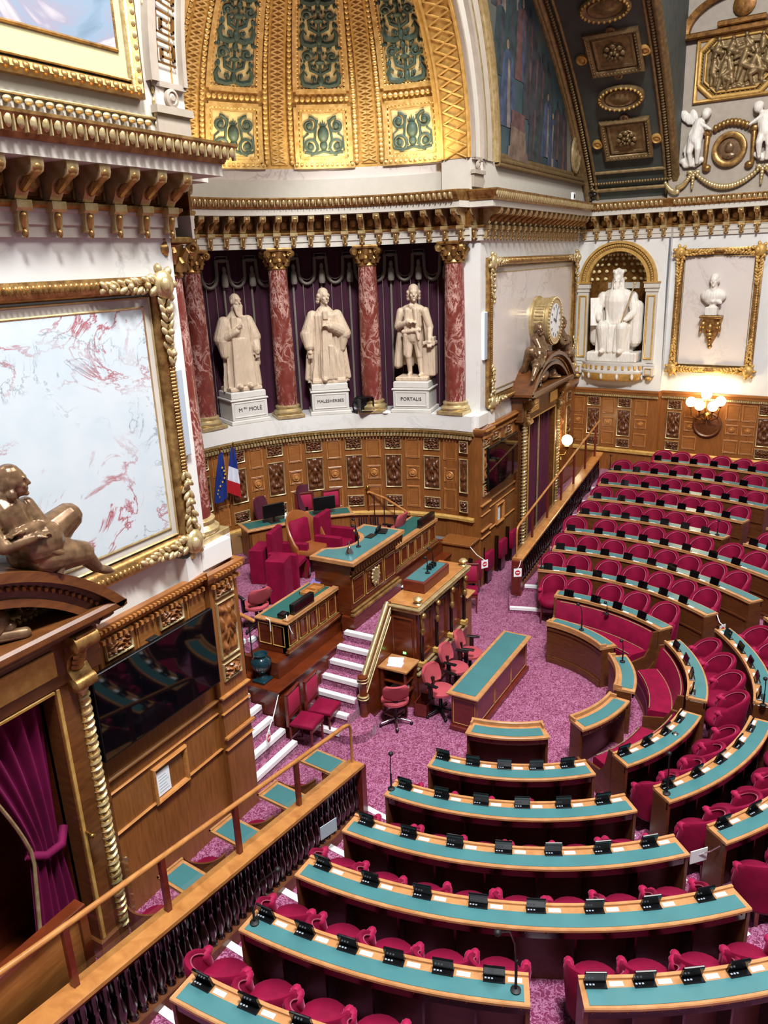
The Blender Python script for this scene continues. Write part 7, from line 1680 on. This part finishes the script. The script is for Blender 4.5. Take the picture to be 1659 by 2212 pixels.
inner_desk(-45, -5, 'small curved table before the far crimson sofa'); inner_desk(-88, -55.5, 'small curved table before the crimson sofa at the bend')
inner_desk(-127.5, -97, 'small curved table before the middle benches, set at an angle'); inner_desk(-175, -143, 'small curved table before the lower front bench, beside the shorthand table')
for (a, r, z, h, ln, an, lab, c) in ((-24, 2.1, .857, .52, .1, 1.2, 'gooseneck microphone on the small table before the far sofa', 0), (-62, 2.1, .857, .4, .05, 1.0, 'gooseneck microphone on the small table at the bend', 0),
    (179.2, 4.25, 1.095, .55, .02, 0, 'tall gooseneck microphone at the balustrade end of the second lower bench', 0), (179.7, 7.2, 1.518, .52, .28, -.5, 'gooseneck microphone at the balustrade end of the fifth lower bench', 0), (-158.9, 7.2, 1.518, .8, .2, 2.6, 'tall gooseneck microphone at the aisle end of the fifth lower bench', 0),
    (-130, 4.24, 1.095, .6, .03, .5, 'dark gooseneck microphone at the lower aisle end of the second middle bench', 0), (-92.5 + 3.8, 4.2, 1.095, .45, .03, .5, 'gooseneck microphone at the bend end of the second bend bench', 0),
    (10.8, RIF(1) + .12, 1.1, .35, .02, 0, 'gooseneck microphone at the balustrade end of the second far bench', 1), (6.0, RIF(4) + .1, 1.52, .4, .02, 0, 'gooseneck microphone at the balustrade end of the fifth far bench', 1), (4.2, RIF(7) + .1, 1.94, .42, .02, 0, 'gooseneck microphone at the balustrade end of the eighth far bench', 1), (-18, 3.2, .9, .3, .1, 3.0, 'gooseneck microphone above the back of the far sofa', 1), (-20, RIF(4) + .12, 1.52, .35, .03, 0, 'gooseneck microphone at the aisle end of the fifth far bench', 1)):
    p = pt(*((HX, HY) if not c else (FX, FY)), r, a, z); gooseneck(p[0], p[1], p[2], h, ln, an, lab)
# white step edges on the tiers
def tier_strip(j, d0, d1, label, n=6):
    t = MB().sweep([((HX + step_r(j, radians(d0 + (d1-d0)*i/n))*cos(radians(d0 + (d1-d0)*i/n)), HY + step_r(j, radians(d0 + (d1-d0)*i/n))*sin(radians(d0 + (d1-d0)*i/n)), RISE*(j+1)), (-cos(radians(d0 + (d1-d0)*i/n)), -sin(radians(d0 + (d1-d0)*i/n)), 0)) for i in range(n + 1)], [(.014, -.05), (.014, .012), (-.075, .012), (-.075, .003), (0, .003), (0, -.05)])
    return tag(t.build('step_edge', 'stepwhite', smooth=30), label, 'step edge', 'white step edges')
for j in range(5):
    r = step_r(j, pi); tier_strip(j, 180 - math.degrees(.8/r), 180 - math.degrees((.38 if j else -.1)/r), 'white step edge beside the near balustrade, %s tier up from the carpet' % ORD[j])
for j in range(8):
    r = step_r(j, 0); tier_strip(j, math.degrees(asin(1.3/r)), math.degrees(asin((.95 if j else -.4)/r)), 'white step edge beside the far balustrade, %s tier up from the carpet' % ORD[j])
for j in range(4): tier_strip(j, -135.4, -131.6, 'white step edge in the aisle between lower and middle benches, %s tier up' % ORD[j])
tier_strip(3, -157, -154.8, 'white step edge in the narrow aisle between two lower bench blocks'); tier_strip(1, -51, -42.5, 'white step edge in the aisle between bend and far benches, second tier up'); tier_strip(0, -51, -42, 'white step edge in the aisle between bend and far benches, first tier up')
sign(pt(HX, HY, 4.5, -47, .85), -.5, 'small no entry sign hung in the aisle of the far benches', (pt(FX, FY, RIF(1) + .3, -40, 1.05), pt(HX, HY, 4.5, -47, .95)))
sign((15.72, 5.5, 1.02), -1.0, 'small no entry sign between far balustrade post and first bench', ((16.4, 5.66, 1.05), (15.72, 5.5, 1.12)))
a = MB(); m = T(6.95, 5.0, .75, -.3); a.box(-.14, .14, -.005, .005, -.1, .1, 0, m); t = wthing('blank_sign', 'blank grey card hung by a thin chain on the near balustrade', 'sign', (6.8, 4.8, .8)); a.build('sign_card', 'greyspk', t); a = MB(); a.tube([(7.15, 5.12, 1.15), (7.08, 5.06, 1.0), (6.98, 5.01, .85)], .006, 5); a.build('chain', 'chrome', t)
p0 = pt(HX, HY, 5.2, -133.5, 1.0); a = MB(); m = T(*p0, radians(-133.5) + pi/2); a.box(-.12, .12, -.005, .005, -.1, .08, 0, m); t = wthing('blank_sign', 'blank white card hung by a chain across the lower aisle', 'sign', p0); a.build('sign_card', 'whiteplastic', t); a = MB(); a.tube([pt(HX, HY, 5.3, -131.2, 1.15), pt(HX, HY, 5.25, -132.2, 1.06), p0], .008, 5); a.build('chain', 'chrome', t)
mb = MB(); mb.lathe([(.045, 0), (.05, .006), (.03, .02), (0, .02)], pt(HX, HY, 3.27, -109, .958), 14); single('desk_bell_push', 'small round metal call button on the first middle bench', 'button', mb, 'chrome')

# ================================================================== BALUSTRADES AND NEAR CORRIDOR
def balustrade(label, xe, x1, y, topz, basez, nb, sgn, posts, railtop, pane_label):
    t = wthing('balustrade', label, 'balustrade', ((xe + x1)/2, y, 0), 'turned balustrades of the benches')
    def bar(w, z0, z1, bz, nm, mat, o=0):
        a = MB(); V = []
        for x in (xe, x1): V += [(x, y - w + o, bz(x) + z0), (x, y + w + o, bz(x) + z0), (x, y + w + o, bz(x) + z1 - .015), (x, y + w - .015 + o, bz(x) + z1), (x, y - w + .015 + o, bz(x) + z1), (x, y - w + o, bz(x) + z1 - .015)]
        a.add(V, [(0, 1, 2, 3, 4, 5), (11, 10, 9, 8, 7, 6)] + [(i, 6 + i, 6 + (i+1) % 6, (i+1) % 6) for i in range(6)]); a.build(nm, mat, t, smooth=30)
    bar(.13, -.06, 0, topz, 'top_rail', 'oaklight'); bar(.09, -.13, -.06, topz, 'under_rail', 'mahogany'); bar(.075, -.5, 0, basez, 'base_curb', 'deskfront')
    x0_ = min(xe, x1); L = abs(x1 - xe)
    for k in range(nb):
        x = x0_ + L*(k + .5)/nb; z0, z1 = basez(x), topz(x) - .12; H = z1 - z0
        a = MB(); a.lathe([(.05, 0), (.05, .06*H), (.034, .09*H), (.04, .12*H), (.06, .24*H), (.06, .34*H), (.036, .5*H), (.032, .6*H), (.044, .64*H), (.032, .68*H), (.044, .82*H), (.04, .9*H), (.05, .93*H), (.05, H)], (x, y, z0), 10); a.build('baluster', 'darkwood', t, smooth=50)
    a = MB(); w_ = y + .075; a.add([(xe, w_, basez(xe) - .1), (x1, w_, basez(x1) - .1), (x1, w_, topz(x1) - .1), (xe, w_, topz(xe) - .1), (xe, w_ + .02, basez(xe) - .1), (x1, w_ + .02, basez(x1) - .1), (x1, w_ + .02, topz(x1) - .1), (xe, w_ + .02, topz(xe) - .1)], [(0, 1, 2, 3), (7, 6, 5, 4), (0, 4, 5, 1), (3, 2, 6, 7)]); a.build('backing_board', 'darkwood', t)
    a = MB(); a.bbox(xe - .06, xe + .06, y - .12, y + .12, 0, topz(xe) - .05, .01); a.frame(-.08, .08, .15, topz(xe) - .2, .02, .02, 0, 0, T(xe + sgn*.06, y, 0) @ Matrix.Rotation(sgn*pi/2, 4, 'Z')); a.build('end_post', 'redwood', t, smooth=30)
    for x in posts: a = MB(); a.bbox(x - .03, x + .03, y + .01, y + .06, topz(x) - .02, railtop(x), .006); a.build('upper_post', 'redwood', t, smooth=30)
    a = MB(); e = xe - sgn*.05; a.tube([(e, y + .035, topz(e)), (e, y + .035, railtop(e) - .12), (e - sgn*.04, y + .035, railtop(e) - .04), (e - sgn*.15, y + .035, railtop(e)), (x1, y + .035, railtop(x1))], [.02, .02, .025, .03, .03], 8); a.build('upper_rail', 'oaklight', t, smooth=60)
    ps = sorted(list(posts) + [e])
    for p, q in zip(ps, ps[1:]): a = MB(); a.add([(p + .04, y + .035, topz(p) + .01), (q - .04, y + .035, topz(q) + .01), (q - .04, y + .035, railtop(q) - .05), (p + .04, y + .035, railtop(p) - .05)], [(0, 1, 2, 3)]); a.build('glass_pane', 'glass', t)
    return t
TZL = lambda x: 1.04 + .152*(8.07 - x); BZL = lambda x: .36 + .143*(7.1 - x)
balustrade('near dark turned balustrade with oak cap and glass upper rail', 8.03, 2.1, 5.2, TZL, BZL, 46, 1, (6.67, 5.49, 4.36, 3.21), lambda x: TZL(x) + .68, '')
TZR = lambda x: 1.08 + .118*(x - 16.45); BZR = lambda x: .32 + .1*(x - 16.45)
balustrade('far dark turned balustrade with oak cap and glass upper rail', 16.42, 23.9, 5.76, TZR, BZR, 50, -1, (17.6, 18.8, 20.0, 21.2, 22.4, 23.5), lambda x: 1.85 + .148*(x - 16.45), '')
# ushers' places in the near corridor
for i, (x, y, z) in enumerate(((8.12, 5.85, .78), (7.2, 5.92, .78), (6.33, 6.05, .78), (5.4, 6.07, .78))):
    t = thing('usher_desk', 'small green-topped desk in the near corridor, %s from the open carpet' % ORD[i], 'desk', (x, y, 0), -.1, 'small desks along the near corridor')
    a = MB(); a.bbox(-.2, .2, -.32, .32, z - .03, z, .01); a.box(-.2, .2, .29, .32, z, z + .02); a.box(-.2, -.18, -.32, .32, z, z + .02); a.build('desk_top', 'desk', t, smooth=30)
    a = MB(); a.box(-.15, .15, -.26, .24, z, z + .005); a.build('writing_pad', 'leather', t)
    a = MB(); a.box(-.17, .17, -.3, -.1, 0, z - .03); a.build('desk_body', 'mahogany', t)
    t = thing('corridor_seat', 'curved wooden seat back in the near corridor, %s from the open carpet' % ORD[i], 'seat', (x - .36, y + .24, 0), 0, 'curved seats along the near corridor')
    a = MB(); a.sweep([((.27*cos(q), .3*sin(q), 0), (cos(q), sin(q), 0)) for q in [2.7 + .13*k for k in range(17)]], [(0, .3), (.025, .3), (.025, .72), (0, .72)]); a.build('backrest', 'deskfront', t, smooth=40)
    a = MB(); a.lathe([(.17, .36), (.19, .4), (0, .42)], n=18); a.build('seat', 'velvet', t, smooth=50); a = MB(); a.lathe([(.15, 0), (.04, .03), (.04, .36)], n=14); a.build('pedestal_foot', 'darkwood', t)
t = wthing('wooden_screen', 'brown wooden screen panel behind the glass rail beside the near curtain', 'screen', (3.0, 5.5, 0)); a = MB(); a.bbox(2.0, 3.55, 5.5, 5.56, 0, 2.2, .01); a.build('screen_panel', 'oakflat', t); a = MB(); a.bbox(1.95, 3.6, 5.46, 5.6, 2.2, 2.27, .01); a.bbox(3.52, 3.6, 5.46, 5.6, 0, 2.2, .01); a.build('screen_frame', 'mahogany', t)
mb = MB()
for i in range(5): mb.box(21.6 + .45*i, 25, 5.9, 6.9, .15*i, .15*(i+1))
structure(mb.build('stair_floor', 'carpet'))
for i in range(4): x = 21.6 + .45*i; edge_strip([((x, 5.95, .15*(i+1)), (-1, 0, 0)), ((x, 6.4, .15*(i+1)), (-1, 0, 0))], 'white step edge behind the far balustrade, %s step towards the corner' % ORD[i])
